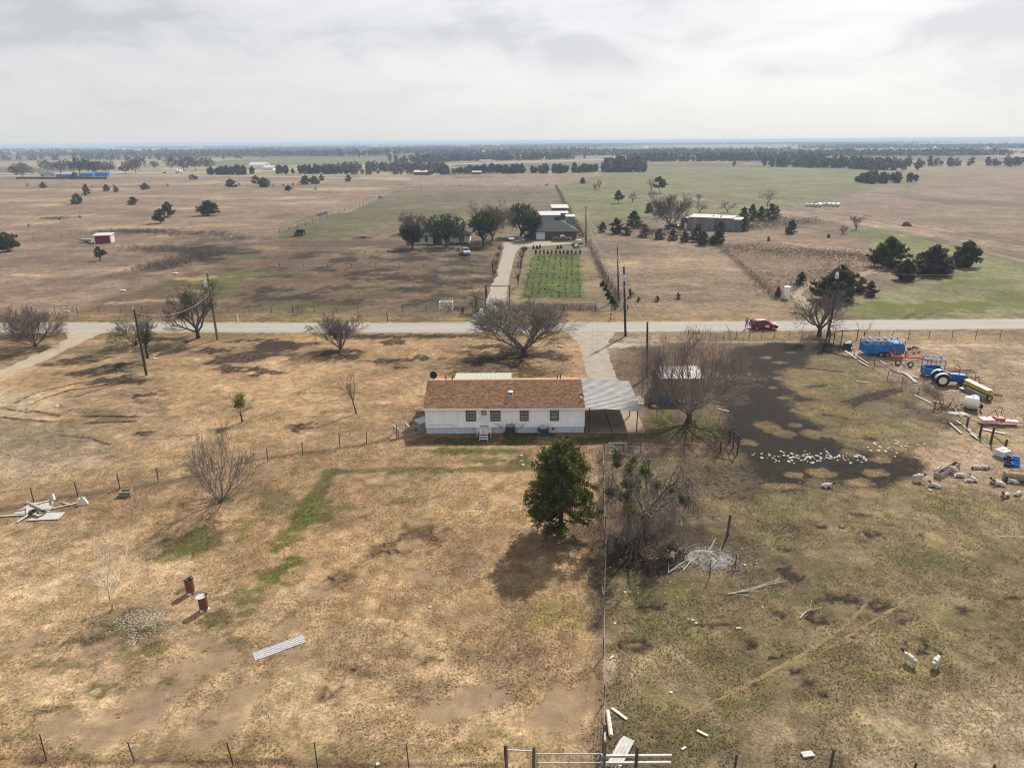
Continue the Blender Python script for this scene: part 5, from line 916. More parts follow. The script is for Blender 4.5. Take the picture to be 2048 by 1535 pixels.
def shed():
    x0, x1, yf, yb, z = 17.2, 22.5, 75.3, 79.2, 2.75; cx = (x0 + x1) / 2; r = thing('metal_shed', 'weathered grey metal shed with pale flat roof behind the twiggy tree', 'shed', (cx, yf, 0)); m_g = mat('dull_shed_metal', (0.27, 0.235, 0.20), .65, metal=.1, var=.2, scale=1.5)
    w_ = x1 - x0; d = yb - yf
    corr((-w_ / 2, 0, 0), (0, 0, z), (w_, 0, 0), 20, -.03).build('front_wall', m_g, r); corr((-w_ / 2, d, 0), (0, 0, z), (w_, 0, 0), 20, .03).build('rear_wall', m_g, r)
    for sx in (-1, 1): corr((sx * w_ / 2, 0, 0), (0, 0, z), (0, d, 0), 14, .03).build('side_wall', m_g, r)
    for k in range(4): a = -w_ / 2 - .08 + k * (w_ + .16) / 4; corr((a, -.12, z + .03 + .012 * (k % 2)), (0, d + .3, .16), ((w_ + .16) / 4 + .02, 0, 0), 4, .04).build('roof_sheet', mat('shed_roof_metal', (0.42, 0.41, 0.38), .8, var=.2, scale=1.2, spec=.1), r)
    MB().box(0, -.06, z - .03, w_ + .1, .05, .12).build('eave_trim', m_galv, r)
shed()
def lump(name, label, cat, x, y, sx, sy, sz, m_, seed, group=None, n=10):
    """draped or heaped mass with creases"""
    rs = np.random.RandomState(seed); b = MB(); k = 20; vs = []
    for i in range(n):
        t_ = i / (n - 1); a2 = t_ * math.pi / 2
        for j in range(k):
            a = 2 * math.pi * j / k; q = 1 + .18 * math.sin(3 * a + seed) + .12 * rs.normal() * .6; vs.append((sx * math.cos(a) * math.cos(a2) * q, sy * math.sin(a) * math.cos(a2) * q, max(0, sz * math.sin(a2) * (1 + .12 * rs.normal()))))
    b.add(vs, [(i * k + j, i * k + (j + 1) % k, (i + 1) * k + (j + 1) % k, (i + 1) * k + j) for i in range(n - 1) for j in range(k)]); o = b.build(name, m_); o.location = (x, y, 0); return tag(o, label, cat, group)
lump('tarp_bundle', 'crumpled bright blue tarp at the foot of the metal shed', 'tarp', 18.1, 74.75, .75, .4, .7, mat('blue_tarp', (0.01, 0.09, 0.34), .5, var=.3), 1); lump('tarp_heap', 'dark grey covered heap at the left corner of the metal shed', 'heap', 16.5, 75.4, .8, 1.0, 1.6, mat('grey_tarp', (0.13, 0.125, 0.12), .7, var=.3), 2)
lump('junk_heap', 'low dark junk heap on the ground before the metal shed', 'heap', 16.7, 74.1, 1.3, .45, .3, mat('dark_junk', (0.05, 0.045, 0.04), .9, var=.5), 3)
o = MB().box(0, 0, .18, 1.3, .35, .1, .1).box(.2, .1, .32, .7, .25, .12, .5).build('scrap_board', mat('pale_scrap', (0.5, 0.52, 0.55), .6, var=.3)); o.location = (20.1, 74.5, 0); tag(o, 'pale blue grey scrap panels lying before the metal shed', 'scrap')
o = MB().box(0, 0, .06, 1.2, .16, .1, -.6).build('scrap_board', m_woodpale); o.location = (24.0, 72.0, 0); tag(o, 'pale broken board lying right of the twiggy tree', 'board')
for k, (x, y) in enumerate([(16.4, 73.5), (18.8, 74.2), (19.6, 73.9), (21.5, 74.6), (15.8, 73.9)]): lump('scrap_lump', 'small pale scrap piece strewn along the foot of the metal shed', 'scrap', x, y, .35, .22, .18, [mat('pale_scrap', (.5, .5, .5)), mat('dark_junk', (.05, .05, .05)), m_yel][k % 3], 30 + k, 'scrap pieces by the metal shed', 6)
def coop():
    r = thing('chicken_hutch', 'low wood framed wire hutch with a pale hatch roof at the house corner', 'hutch', (-10.7, 66.5, 0), math.radians(30))
    L_, W_, h_ = 3.4, 1.3, .95
    for y in (-W_ / 2, W_ / 2):
        for z in (.08, h_): MB().box(0, y, z, L_, .07, .07).build('rail', m_wood, r)
        for x in (-L_ / 2, -.4, .7, L_ / 2): MB().box(x, y, h_ / 2 + .02, .08, .09, h_ + .05).build('upright', m_wood, r)
    for x in (-L_ / 2, -.4, .7, L_ / 2): MB().box(x, 0, h_ + .045, .09, W_ + .05, .05).build('crosspiece', m_woodpale, r)
    MB().box(1.25, 0, h_ + .16, 1.2, W_ + .15, .06, 0, 0, -.12).build('hatch_roof', m_galv, r); MB().box(1.3, -W_ / 2 + .05, .5, 1.0, .03, .8).build('side_panel', m_wood, r); MB().box(1.2, 0, .3, .95, 1.1, .05).build('nest_floor', m_wood, r)
    w_ = MB()
    for k in range(9): w_.tube([(-L_ / 2 + .2 + k * .26, -W_ / 2, .08), (-L_ / 2 + .2 + k * .26, -W_ / 2, h_)], .006, 3)
    for k in range(4): w_.tube([(-L_ / 2, -W_ / 2, .2 + k * .2), (.7, -W_ / 2, .2 + k * .2)], .006, 3)
    w_.build('wire_mesh', m_galv, r)['kind'] = 'stuff'
coop()
# ---- the neighbours
m_brickw = mat('white_brick', (0.66, 0.63, 0.60), .85, var=.1, scale=4); m_brick = mat('red_brown_brick', (0.125, 0.065, 0.050), .9, var=.25, scale=3); m_dkroof = mat('dark_slate_shingles', (0.030, 0.034, 0.040), .95, var=.25, scale=2.5); m_gdoor = mat('white_garage_door', (0.74, 0.74, 0.76), .5, var=.05)
def hip(parent, x0, x1, y0, y1, ze, zr, inset, m_, ov=.5):
    b = MB(); x0 -= ov; x1 += ov; y0 -= ov; y1 += ov; ym = (y0 + y1) / 2
    b.add([(x0, y0, ze), (x1, y0, ze), (x1, y1, ze), (x0, y1, ze), (x0 + inset, ym, zr), (x1 - inset, ym, zr), (x0, y0, ze - .18), (x1, y0, ze - .18), (x1, y1, ze - .18), (x0, y1, ze - .18)], [(0, 1, 5, 4), (1, 2, 5), (2, 3, 4, 5), (3, 0, 4), (0, 6, 7, 1), (1, 7, 8, 2), (2, 8, 9, 3), (3, 9, 6, 0), (6, 9, 8, 7)]); return b.build('roof', m_, parent)
def white_house():
    x0, x1, y0, y1 = -29.5, -12.6, 207.3, 219; r = thing('brick_house', 'white brick ranch house with dark hipped roof behind the live oaks', 'house', (-21, 207.3, 0)); ox, oy = 21, -207.3
    MB().box((x0 + x1) / 2 + ox, (y0 + y1) / 2 + oy, 1.3, x1 - x0, y1 - y0, 2.6).build('wall', m_brickw, r); rf = hip(r, x0 + ox, x1 + ox, 0, y1 - y0, 2.6, 6.1, 6.0, m_dkroof, .6)
    MB().add([(-2.8, -.9, 2.62), (.6, -.9, 2.62), (-1.1, -.9, 4.5), (-1.1, 4.2, 4.5), (-2.8, 2, 3.0), (.6, 2, 3.0)], [(0, 1, 2), (0, 2, 3, 4), (1, 5, 3, 2)]).build('gable', m_dkroof, rf)
    MB().box(-1.1, -.06, 1.25, 2.6, .1, 2.3).build('porch_recess_shade', m_black, r); d = MB().box(-.6, -.14, 1.1, 1.0, .06, 2.1).build('door', m_muntin, r)  # black slab on the wall paints the shade of the porch recess
    for xx, wd in ((-7.0, 1.2), (1.9, 1.3), (6.1, 1.5), (-4.4, .9)): w_ = MB().box(xx, -.04, 1.45, wd, .1, 1.7).build('window', m_glass, r); MB().box(xx, -.1, .56, wd + .2, .14, .1).build('sill', m_brickw, w_)
    for k in range(8): MB().box(2.6 + k * .75, -.7, .25, .5, .4, .5, k).build('planter', m_shrub, r)
white_house()
def garage():
    x0, x1, y0, y1 = 6.2, 20.4, 215.4, 226; r = thing('brick_garage', 'red brown brick garage with dark hipped roof and white door', 'garage', (13.3, 215.4, 0)); w_ = x1 - x0
    MB().box(0, 5.3, 1.25, w_, 10.6, 2.5).build('wall', m_brick, r); hip(r, -w_ / 2, w_ / 2, 0, 10.6, 2.5, 5.3, 5.2, m_dkroof, .5)
    d = MB().box(-4.1, -.05, 1.15, 2.7, .08, 2.2).build('garage_door', m_gdoor, r)
    for k in range(1, 4): MB().box(-4.1, -.1, .05 + k * .55, 2.66, .03, .03).build('panel_joint', m_galv, d)
    MB().box(-5.9, -.1, 1.9, .25, .15, .4).build('wall_lamp', m_trim, r)
garage()
def simple_shed(name, label, u0, u1, vb, z, dpt, m_w, m_r, over=.3, open_front=False, slope=.06, cat='shed'):
    (x0, y0), (x1, _) = G(u0, vb), G(u1, vb); w_ = x1 - x0; r = thing(name, label, cat, ((x0 + x1) / 2, y0, 0))
    MB().box(0, dpt / 2, z + slope * dpt / 2 + .04, w_ + 2 * over, dpt + 2 * over, .09, 0, math.atan(slope)).build('roof', m_r, r)
    if open_front:
        for sx in (-1, -.33, .33, 1):
            for yy in (.1, dpt - .1): MB().box(sx * (w_ / 2 - .1), yy, z / 2, .14, .14, z).build('post', m_brownpost, r)
        MB().box(0, dpt - .06, z / 2, w_, .06, z).build('rear_wall', m_w, r)
    else: MB().box(0, dpt / 2, z / 2, w_, dpt, z).build('wall', m_w, r)
    return r
m_lgrey = mat('light_grey_panel', (0.24, 0.25, 0.27), .7, var=.15); m_wroof = mat('white_metal_roof', (0.37, 0.36, 0.345), .8, var=.08, spec=.1); m_bgrey = mat('blue_grey_panel', (0.17, 0.21, 0.25), .7, var=.15)
a_ = simple_shed('long_shed', 'long grey shed with cream metal roof behind the brick garage', 1076, 1120, 447, 3.0, 9, m_lgrey, m_wroof); MB().box(3, -.06, 1.2, 1.8, .1, 2.2).build('doorway', m_black, a_)
simple_shed('open_shelter', 'open sided shelter with white roof behind the long grey shed', 1105, 1136, 432, 3.2, 9, m_lgrey, m_wroof, .4, True); simple_shed('small_shed', 'blue grey small shed with white lean roof by the hedge', 1133, 1149, 449, 2.8, 5, m_bgrey, m_wroof, .3); simple_shed('small_shed', 'low pale roofed lean-to between the grey shed and the shelter', 1120, 1136, 439, 2.4, 5, m_bgrey, m_wroof, .3, True)
for k, (u, v, lb, m_, s_) in enumerate([(1070, 470, 'orange brown crate pile under the oak by the garage', mat('orange_crate', (0.30, 0.14, 0.05)), (1.6, .8, .6)), (1063, 474, 'white drum standing in the junk by the garage', m_trim, (.5, .5, 1.0)), (1074, 476, 'blue barrel beside the garage corner', mat('blue_plastic', (0.01, 0.08, 0.30), .4), (.6, .6, .9)), (1080, 479, 'pale board lying before the garage corner', m_woodpale, (1.2, .5, .1)), (1056, 476, 'dark machinery heap under the oak by the garage', m_black, (2.2, .8, 1.1)), (1046, 468, 'dark upright equipment under the round oak', m_black, (.9, .9, 1.8)), (1054, 470, 'grey tool chest under the oak', m_galv, (.8, .5, .9)), (1160, 472, 'pale plank bench at the right of the garage', m_woodpale, (1.8, .6, .7)), (1156, 480, 'long white board lying right of the dark pickup', m_trim, (2.2, .3, .1))]):
    x, y = G(u, v); b = MB().box(0, 0, s_[2] / 2, *s_, k * .7).box(s_[0] * .2, .1, s_[2] * .9, s_[0] * .4, s_[1] * .7, s_[2] * .5, k * 1.3); o = b.build('yard_junk', m_); o.location = (x, y, 0); tag(o, lb, 'junk')
for k, (u, v, c) in enumerate([(1147, 492, m_black), (1152, 494, m_trim), (1156, 495, mat('blue_plastic', (0.01, 0.08, 0.30))), (1149, 496, m_black), (1160, 489, m_black), (1163, 488, m_black)]):
    x, y = G(u, v); lump('rubbish_bag', ['black rubbish sack in the heap at the end of the gravel yard', 'pale rubbish sack in the heap at the end of the gravel yard'][0 if c is m_black else 1], 'sack', x, y, .55, .45, .8 if k < 2 else .5, c, 60 + k, 'sacks in the heap at the gravel yard', 6)
def metal_bldg():
    (x0, y0), (x1, y1) = G(1362, 458), G(1480, 463); ang = math.atan2(y1 - y0, x1 - x0); w_ = math.hypot(x1 - x0, y1 - y0); r = thing('metal_building', 'long stained grey metal building with white roof and arched end', 'building', (x0, y0, 0), ang); m_m = mat('stained_metal', (0.20, 0.20, 0.205), .6, metal=.15, var=.45, scale=.35, rand_stretch=(1, 1, .15))
    def seg(a, b, z, dpt, off): corr((a, off, 0), (0, 0, z), (b - a, 0, 0), int((b - a) * 3), -.05).build('wall', m_m, r); MB().box((a + b) / 2, off + dpt / 2 + .06, z / 2 - .05, b - a - .02, dpt, z - .1).build('core', m_m, r); MB().box((a + b) / 2, off + dpt / 2, z + .06, b - a + .3, dpt + .4, .12).build('roof', m_wroof, r)
    seg(2.2, 11, 4.1, 11, 0); seg(11.02, w_ * .86, 4.0, 10, .9); seg(w_ * .86 + .03, w_, 3.7, 8, .6)
    b = MB(); k = 12; pts = [(math.cos(math.pi * j / k) * 1.55, math.sin(math.pi * j / k) * 1.3 + 2.6) for j in range(k + 1)]; b.prism([(-1.55, 0)] + pts[::-1] + [(1.55, 0)], -.05, 3); o = b.build('arched_porch', m_m, r); o.location = (.95, .9, 0); o.rotation_euler = (0, 0, -.25)
    b = MB(); pts = [(math.cos(math.pi * j / k) * .9, math.sin(math.pi * j / k) * .9 + 1.9) for j in range(k + 1)]; b.prism([(-.9, 0)] + pts[::-1] + [(.9, 0)], -.12, .0); o = b.build('arched_doorway', m_black, r); o.location = (.95, .82, 0); o.rotation_euler = (0, 0, -.25); MB().box(.45, -.2, 1.1, .9, .08, 2.2).build('door', m_trim, o)
    for xx in (5, 7.5): MB().lathe([(.25, 0), (.25, .5), (.05, .6)], 8, (xx + 5, 4, 4.15)).build('roof_vent', m_galv, r)
metal_bldg()
def red_shed():
    x, y = G(190, 487); r = thing('shelter_shed', 'small red wood shelter shed with white trim and white roof', 'shed', (x, y, 0), .25); m_r = mat('barn_red', (0.20, 0.022, 0.020), .8, var=.15); w_, d, z = 4.6, 4.0, 2.4
    MB().box(2.3, 2, z / 2, w_, d, z).build('wall', m_r, r); MB().box(2.3, 2, z + .12, w_ + .7, d + .7, .12, 0, .07).build('roof', m_wroof, r)
    for xx in (0.02, w_ - .02): MB().box(xx, -.03, z / 2, .3, .08, z).build('corner_trim', m_trim, r)
    MB().box(w_ + .05, 2, z / 2, .06, d - .3, z).build('pale_side', m_woodpale, r); MB().box(-.05, 1.2, 1.1, .06, 1.4, 2).build('doorway', m_black, r)
    t_ = thing('utility_trailer', 'dark low utility trailer parked against the red shelter shed', 'trailer', (*G(174, 485), 0), .2); MB().box(0, 0, .75, 3, 1.6, .7).build('box', m_lgrey, t_)
    for sx in (-1, 1): MB().lathe([(.1, -.1), (.32, -.1), (.32, .1), (.1, .1)], 12, (0, sx * .85, .32), 'Y').build('wheel', m_black, t_)
    MB().tube([(-1.5, 0, .5), (-2.8, 0, .45)], .06, 5).build('tongue', m_black, t_)
red_shed()
for k, (u, v, lb) in enumerate([(68, 482, 'small dead stem left standing in the dry pasture near the shelter shed'), (124, 483, 'forked dead branch stuck in the dry pasture near the shelter shed')]):
    x, y = G(u, v); b = MB().tube([(0, 0, 0), (.2, 0, 1.6), (.1, 0, 2.6)], [.06, .04, .02], 5).tube([(.15, 0, 1), (-.8, 0, .4)], .04, 4).tube([(.2, 0, 1.4), (1.2, 0, .8)], .035, 4); o = b.build('dead_branch', m_bark_dark); o.location = (x, y, 0); tag(o, lb, 'dead branch')
x, y = G(598, 472); r = thing('loafing_shed', 'small open shed with pale sloping roof at the green pasture corner', 'shed', (x, y, 0)); MB().box(0, 1.2, 2.0, 3.2, 3, .1, 0, -.12).build('roof', m_wroof, r); MB().box(0, 2.3, .9, 3, .1, 1.8).build('rear_wall', m_wooddk, r); [MB().box(sx * 1.4, 0, .95, .12, .12, 1.9).build('post', m_wooddk, r) for sx in (-1, 1)]; MB().box(0, 1.2, .6, 2.6, 2.0, 1.2).build('stall', m_wooddk, r)
def far_barn(label, u0, u1, vb, z, m_w, m_r, d=12, ridge=1.5):
    (x0, y0), (x1, _) = G(u0, vb), G(u1, vb); w_ = x1 - x0; r = thing('far_barn', label, 'barn', ((x0 + x1) / 2, y0, 0)); MB().box(0, d / 2, z / 2, w_, d, z).build('wall', m_w, r); MB().add([(-w_ / 2 - .4, -.4, z), (w_ / 2 + .4, -.4, z), (w_ / 2 + .4, d / 2, z + ridge), (-w_ / 2 - .4, d / 2, z + ridge), (-w_ / 2 - .4, d + .4, z), (w_ / 2 + .4, d + .4, z)], [(0, 1, 2, 3), (3, 2, 5, 4), (0, 3, 4), (1, 5, 2)]).build('roof', m_r, r); return r
m_fr = mat('far_barn_red', (0.18, 0.05, 0.045), .8)
far_barn('long far red barn with white roof before the brown woods', 828, 859, 350, 2.6, m_fr, m_wroof); far_barn('small far red stable with white roof in the white rail pen', 945, 962, 349, 2.0, m_fr, m_wroof, 6, 1.2)
far_barn('far white farm shed with pale roof beyond the cedar belt', 498, 528, 337, 4, m_trim, m_wroof, 20, 3); far_barn('far pale shed at the cedar belt end', 526, 545, 341, 3, m_brickw, m_wroof, 14, 2)
far_barn('far white building near the highway beyond the bare trees', 228, 246, 340, 3, m_trim, m_wroof, 10, 2); far_barn('far pale long roofed building in the woods', 268, 300, 308, 8, m_brickw, m_wroof, 30, 4)
rs_ = np.random.RandomState(5)
for k in range(26):
    u, v = rs_.uniform(0, 2048), rs_.uniform(291, 309) - .0068 * 0; far_barn('tiny pale far building among the distant woods', u, u + rs_.uniform(5, 14), v - .0068 * (u - 1024), 6, m_brickw, m_wroof, 18, 3)['group'] = 'tiny far buildings in the distance'
# farmyard with blue tarps
x, y = G(95, 352); r = thing('semi_trailer', 'grey box trailer parked in the far farmyard', 'trailer', (x, y, 0)); MB().box(0, 0, 2.4, 13, 2.6, 2.7).build('box', m_galv, r); [MB().lathe([(.2, -1.2), (.5, -1.2), (.5, 1.2), (.2, 1.2)], 10, (xx, 0, .5), 'Y').build('wheel', m_black, r) for xx in (-5, -3.8, 5)]
m_tarpb = mat('far_blue_tarp', (0.025, 0.17, 0.44), .9, spec=.05)
for k, (u0, u1, v, z) in enumerate([(112, 140, 355, 2.6), (158, 182, 354, 3.2), (183, 212, 353, 3.4)]):
    (x0, y0), (x1, _) = G(u0, v), G(u1, v); r = thing('tarp_stack', ['low blue tarped stack left of the dark bush in the far farmyard', 'blue tarped stack just right of the dark bush in the far farmyard', 'tall blue tarped stack at the right end of the far farmyard'][k], 'stack', ((x0 + x1) / 2, y0 + 3, 0)); MB().box(0, 0, z / 2, x1 - x0, 4, z).build('stack', m_wood, r); MB().prism([(-2.25, z * .2), (-2.2, z + .05), (0, z + .5), (2.2, z + .05), (2.25, z * .2)], -(x1 - x0) / 2 - .2, (x1 - x0) / 2 + .2).build('tarp', m_tarpb, r).data.transform(Matrix.Rotation(math.pi / 2, 4, 'Z'))
(x0, y0), (x1, y1) = G(32, 358), G(216, 358); r = thing('board_fence', 'dark brown board fence along the far farmyard', 'fence', (x0, y0, 0), math.atan2(y1 - y0, x1 - x0)); [MB().box((k + .5) * (x1 - x0) / 20, 0, .9, (x1 - x0) / 20 - .05, .08, 1.8).build('panel', mat('brown_boards', (0.085, 0.045, 0.035)), r) for k in range(20)]
def truck(label, u, v, ln):
    x, y = G(u, v); r = thing('semi_truck', label, 'truck', (x, y, 0)); MB().box(-ln * .1, 0, 2.5, ln * .75, 2.6, 2.8).build('trailer_box', m_trim, r); MB().prism([(ln * .3, .7), (ln * .3, 3.2), (ln * .4, 3.2), (ln * .43, 2.0), (ln * .5, 1.9), (ln * .5, .7)], -1.2, 1.2).build('cab', m_gdoor, r)
    for xx in (-.42, -.36, .2, .26, .45): MB().lathe([(.2, -1.2), (.5, -1.2), (.5, 1.2), (.2, 1.2)], 10, (xx * ln, 0, .5), 'Y').build('wheel', m_black, r)
truck('white semi truck on the far highway behind the farmyard trees', 345, 346, 21); truck('pale truck on the far highway before the blue woods', 975, 325, 24)
m_hwy = mat('far_highway', S(196, 186, 176), .9, var=.08, scale=.02)
ribbon('highway', [(-400, 352), (0, 352), (240, 352.5), (500, 352), (700, 356), (820, 357)], [11] * 6, .02, m_hwy, .3, 25, 'pale frontage road along the far edge of the dry pasture'); ribbon('highway', [(-400, 345), (0, 347), (300, 346), (500, 343), (640, 336), (860, 330), (1010, 325), (1270, 317), (1500, 309), (1700, 303)], [26] * 10, .03, m_hwy, .3, 25, 'wide pale highway crossing the far plain')
# ---------------------------------------------------------------- fences, gates, poles
m_tpost = mat('steel_tpost', (0.060, 0.038, 0.030), .8, var=.4, scale=8); m_wire = mat('fence_wire', (0.16, 0.15, 0.14), .6, metal=.3, var=.2); m_pipe = mat('grey_pipe', (0.42, 0.41, 0.40), .6, var=.2, scale=4); m_darkpipe = mat('dark_pipe', (0.035, 0.028, 0.026), .7, var=.3, scale=5)
def sub_(p, o): return (p[0] - o[0], p[1] - o[1], p[2] - (o[2] if len(o) > 2 else 0))
def wires(root, P, hs, r=.007, sag=.02, m_=None):
    for z in hs:
        b = MB()
        pts = []
        for k in range(len(P)):
            pts.append((P[k][0], P[k][1], z * P[k][2]))
            if k < len(P) - 1: pts.append(((P[k][0] + P[k + 1][0]) / 2, (P[k][1] + P[k + 1][1]) / 2, z * (P[k][2] + P[k + 1][2]) / 2 - sag))
        b.tube(pts, r, 3, False); b.build('wire', m_ or m_wire, root)
PM = {}
def post_mesh(kind):
    if kind in PM: return PM[kind]
    b = MB()
    if kind == 't': b.box(0, 0, .5, .05, .012, 1); b.box(0, .02, .5, .012, .045, 1)
    elif kind == 'w': b.tube([(0, 0, 0), (.003, 0, .5), (0, 0, 1)], [.075, .07, .065], 8)
    elif kind == 'p': b.tube([(0, 0, 0), (0, 0, 1)], .05, 8)
    elif kind == 's': b.box(0, 0, .5, .1, .1, 1)
    PM[kind] = b.mesh('post'); return PM[kind]
def posts(root, P, kind, m_, wid=1.0, lean=.03):
    for x, y, h in P:
        me = post_mesh(kind)
        if len(me.materials) == 0: me.materials.append(m_)
        o = link('post', me, None, root); o.location = (x, y, 0); o.scale = (wid, wid, h); o.rotation_euler = (random.gauss(0, lean), random.gauss(0, lean), random.random() * 3)
        if me.materials[0] != m_: o.material_slots[0].link = 'OBJECT'; o.material_slots[0].material = m_
def fence(label, px, kind='t', m_=None, hs=(.3, .6, .92), wid=1.0, group=None, name='wire_fence', wr=.007):
    """px: list of (u, v foot, v top) or (u, v foot) with default height"""
    P = []
    for q in px: x, y = G(q[0], q[1]); P.append((x, y, HT(*q) if len(q) > 2 else 1.25))
    o = (P[0][0], P[0][1], 0); r = thing(name, label, 'fence', o, 0, group); L_ = [sub_(p, (o[0], o[1])) for p in P]; posts(r, L_, kind, m_ or m_tpost, wid); wires(r, L_, hs, wr); return r
def fence_line(label, px, step, h, kind='t', m_=None, hs=(.35, .65, .95), wid=1.0, wr=.008, name='wire_fence'):
    P = [Vector(G(*p)) for p in px]; out = []
    for k in range(len(P) - 1):
        n = max(1, round((P[k + 1] - P[k]).length / step))
        for q in range(n): p = P[k].lerp(P[k + 1], q / n); out.append((p.x, p.y, h * random.uniform(.93, 1.07)))
    out.append((P[-1].x, P[-1].y, h)); o = out[0]; r = thing(name, label, 'fence', (o[0], o[1], 0)); L_ = [(a - o[0], b - o[1], c) for a, b, c in out]; posts(r, L_, kind, m_ or m_tpost, wid); wires(r, L_, hs, wr); return r
fence('wire fence on thin posts from the debris pile towards the hutch', [(-30, 1018, 992), (68, 1005, 975), (156, 991, 962), (240, 976, 946), (317, 962, 934), (425, 942, 915), (536, 922, 896), (606, 909, 883), (680, 895, 866), (733, 885, 863), (794, 874, 850)], 's', m_wooddk, wid=.8)
fence('wire fence on thin steel posts along the near edge of the straw yard', [(-60, 1516, 1470), (93, 1520, 1468), (270, 1524, 1482), (467, 1529, 1482), (636, 1533, 1482), (819, 1539, 1490), (1013, 1556, 1489)], 't', m_tpost, wid=1.1)
fence('wire fence on weathered posts along the near edge of the paddock', [(1270, 1556, 1488), (1466, 1562, 1505), (1655, 1560, 1500), (1822, 1566, 1522), (1975, 1570, 1527), (2120, 1572, 1525)], 's', m_wooddk, wid=1.0)
fence('straight wire fence with leaning posts between straw yard and paddock', [(1207, 1500, 1446), (1209, 1404, 1370), (1208, 1309, 1275), (1208, 1228, 1190), (1209, 1140, 1085), (1209, 1090, 1030), (1208, 1010, 975), (1207, 960, 930), (1206, 914, 888)], 't', m_tpost, wid=1.1)
def gate_at(label, u0, v0, u1, v1, h, rails, m_, name='farm_gate', uprights=3, brace=False, rad=.03):
    (x0, y0), (x1, y1) = G(u0, v0), G(u1, v1); r = thing(name, label, 'gate', (x0, y0, 0), math.atan2(y1 - y0, x1 - x0)); w_ = math.hypot(x1 - x0, y1 - y0)
    for z in rails: MB().tube([(0, 0, h * z), (w_, 0, h * z)], rad, 7).build('rail', m_, r)
    for k in range(uprights): MB().tube([(w_ * k / (uprights - 1), 0, h * min(rails)), (w_ * k / (uprights - 1), 0, h)], rad * (1.1 if k in (0, uprights - 1) else .8), 7).build('upright', m_, r)
    if brace: MB().tube([(0, 0, h), (w_ * .8, 0, h * .1)], rad * .9, 6).build('brace', m_, r)
    return r, w_
m_gatepipe = mat('galvanised_gate', (0.36, 0.37, 0.40), .5, metal=.2, var=.2)
gr_, gw_ = gate_at('wide pale pipe gate with wire lower half at the near fence', 1074, 1552, 1201, 1552, 1.45, (.12, .62, 1.0), m_gatepipe); b_ = MB()
for k in range(1, 16): b_.tube([(gw_ * k / 16, 0, .17), (gw_ * k / 16, 0, .9)], .004, 3)
for k in range(1, 6): b_.tube([(0, 0, .17 + k * .12), (gw_, 0, .17 + k * .12)], .004, 3)
b_.build('wire_mesh', m_wire, gr_)['kind'] = 'stuff'
def hbrace(label, p, m_, rails, rm, wid=1.0, name='fence_brace'):
    P = [(*G(q[0], q[1]), HT(*q)) for q in p]; o = P[0]; r = thing(name, label, 'fence', (o[0], o[1], 0)); L_ = [(a - o[0], b - o[1], c) for a, b, c in P]; posts(r, L_, 'w' if wid > .5 else 'p', m_, wid, .01)
    for i, j, za, zb, rad in rails: MB().tube([(*L_[i][:2], L_[i][2] * za), (*L_[j][:2], L_[j][2] * zb)], rad, 7).build('rail', rm, r)
    return r
m_oldpost = mat('old_grey_post', (0.13, 0.11, 0.085), .95, var=.35, scale=6)
hbrace('two thick weathered posts joined by a pipe at the near gate', [(1013, 1556, 1488), (1067, 1556, 1491)], m_oldpost, [(0, 1, .85, .85, .035)], m_gatepipe, 1.15)
r_ = hbrace('tall weathered gate post with two pale rails at the paddock corner', [(1206, 1556, 1480), (1207, 1510, 1446), (1270, 1556, 1492)], m_oldpost, [(0, 1, 1.0, .75, .04)], m_gatepipe, 1.2)
for z in (1.46, 1.02): MB().box(1.55, -.02, z, 3.3, .1, .12).build('plank_rail', m_woodpale, r_)
# yard gate cluster behind the cedar
gate_at('pale wooden yard gate with diagonal brace behind the mistletoe tree', 1216, 909, 1252, 909, 1.25, (.08, 1.0), mat('grey_gate_wood', (0.33, 0.30, 0.27), .9, var=.2), brace=True, uprights=2, rad=.05)
fence('short wire fence between the yard gate and the dark pipe corner', [(1208, 914, 888), (1216, 909, 880), (1246, 905, 879), (1281, 907, 885), (1368, 907, 884), (1440, 906, 882)], 't', m_tpost, wid=1.3)
r_ = hbrace('dark pipe corner brace of the yard fence beside the mud', [(1440, 906, 882), (1474, 909, 870), (1466, 896, 862), (1458, 885, 858)], m_darkpipe, [(0, 1, .85, .72, .05), (1, 2, .97, .97, .05), (1, 2, .3, .3, .05), (2, 3, .9, .9, .045)], m_darkpipe, 1.0)
fence('wire fence from the pipe corner back past the twiggy tree', [(1458, 885, 862), (1448, 868, 848), (1438, 845, 828), (1428, 820, 803), (1412, 800, 785)], 't', m_tpost)
# paddock road fence and the pipe gate
fence('wire fence on steel posts along the road above the black mud', [(1300, 680, 665), (1331, 680, 665), (1362, 680, 661), (1393, 680, 661), (1420, 680, 664), (1447, 679, 664), (1472, 679, 662), (1498, 678, 660), (1523, 677, 663), (1549, 677, 661), (1577, 679, 664), (1603, 680, 661), (1627, 681, 670), (1658, 682, 660)], 't', m_tpost, wid=1.3)
gate_at('small dark pipe frame in the road fence behind the twiggy tree', 1376, 680, 1397, 680, 1.7, (.55, .8), m_darkpipe, uprights=2, rad=.05)
r_ = hbrace('dark pipe gate frame at the head of the machinery lot', [(1667, 686, 664), (1680, 697, 660), (1714, 677, 658), (1658, 680, 660)], m_darkpipe, [(1, 2, .93, .9, .05), (3, 1, .8, .3, .045), (3, 2, .85, .92, .045)], m_darkpipe, 1.0)
fence('wire fence along the road above the machinery lot', [(1714, 677, 658), (1757, 676, 662), (1784, 676, 661), (1817, 676, 659), (1858, 676, 660), (1904, 677, 661), (1951, 677, 657), (2000, 677, 660), (2050, 677, 660), (2110, 677, 660), (2180, 677, 660)], 't', m_tpost, wid=1.5)
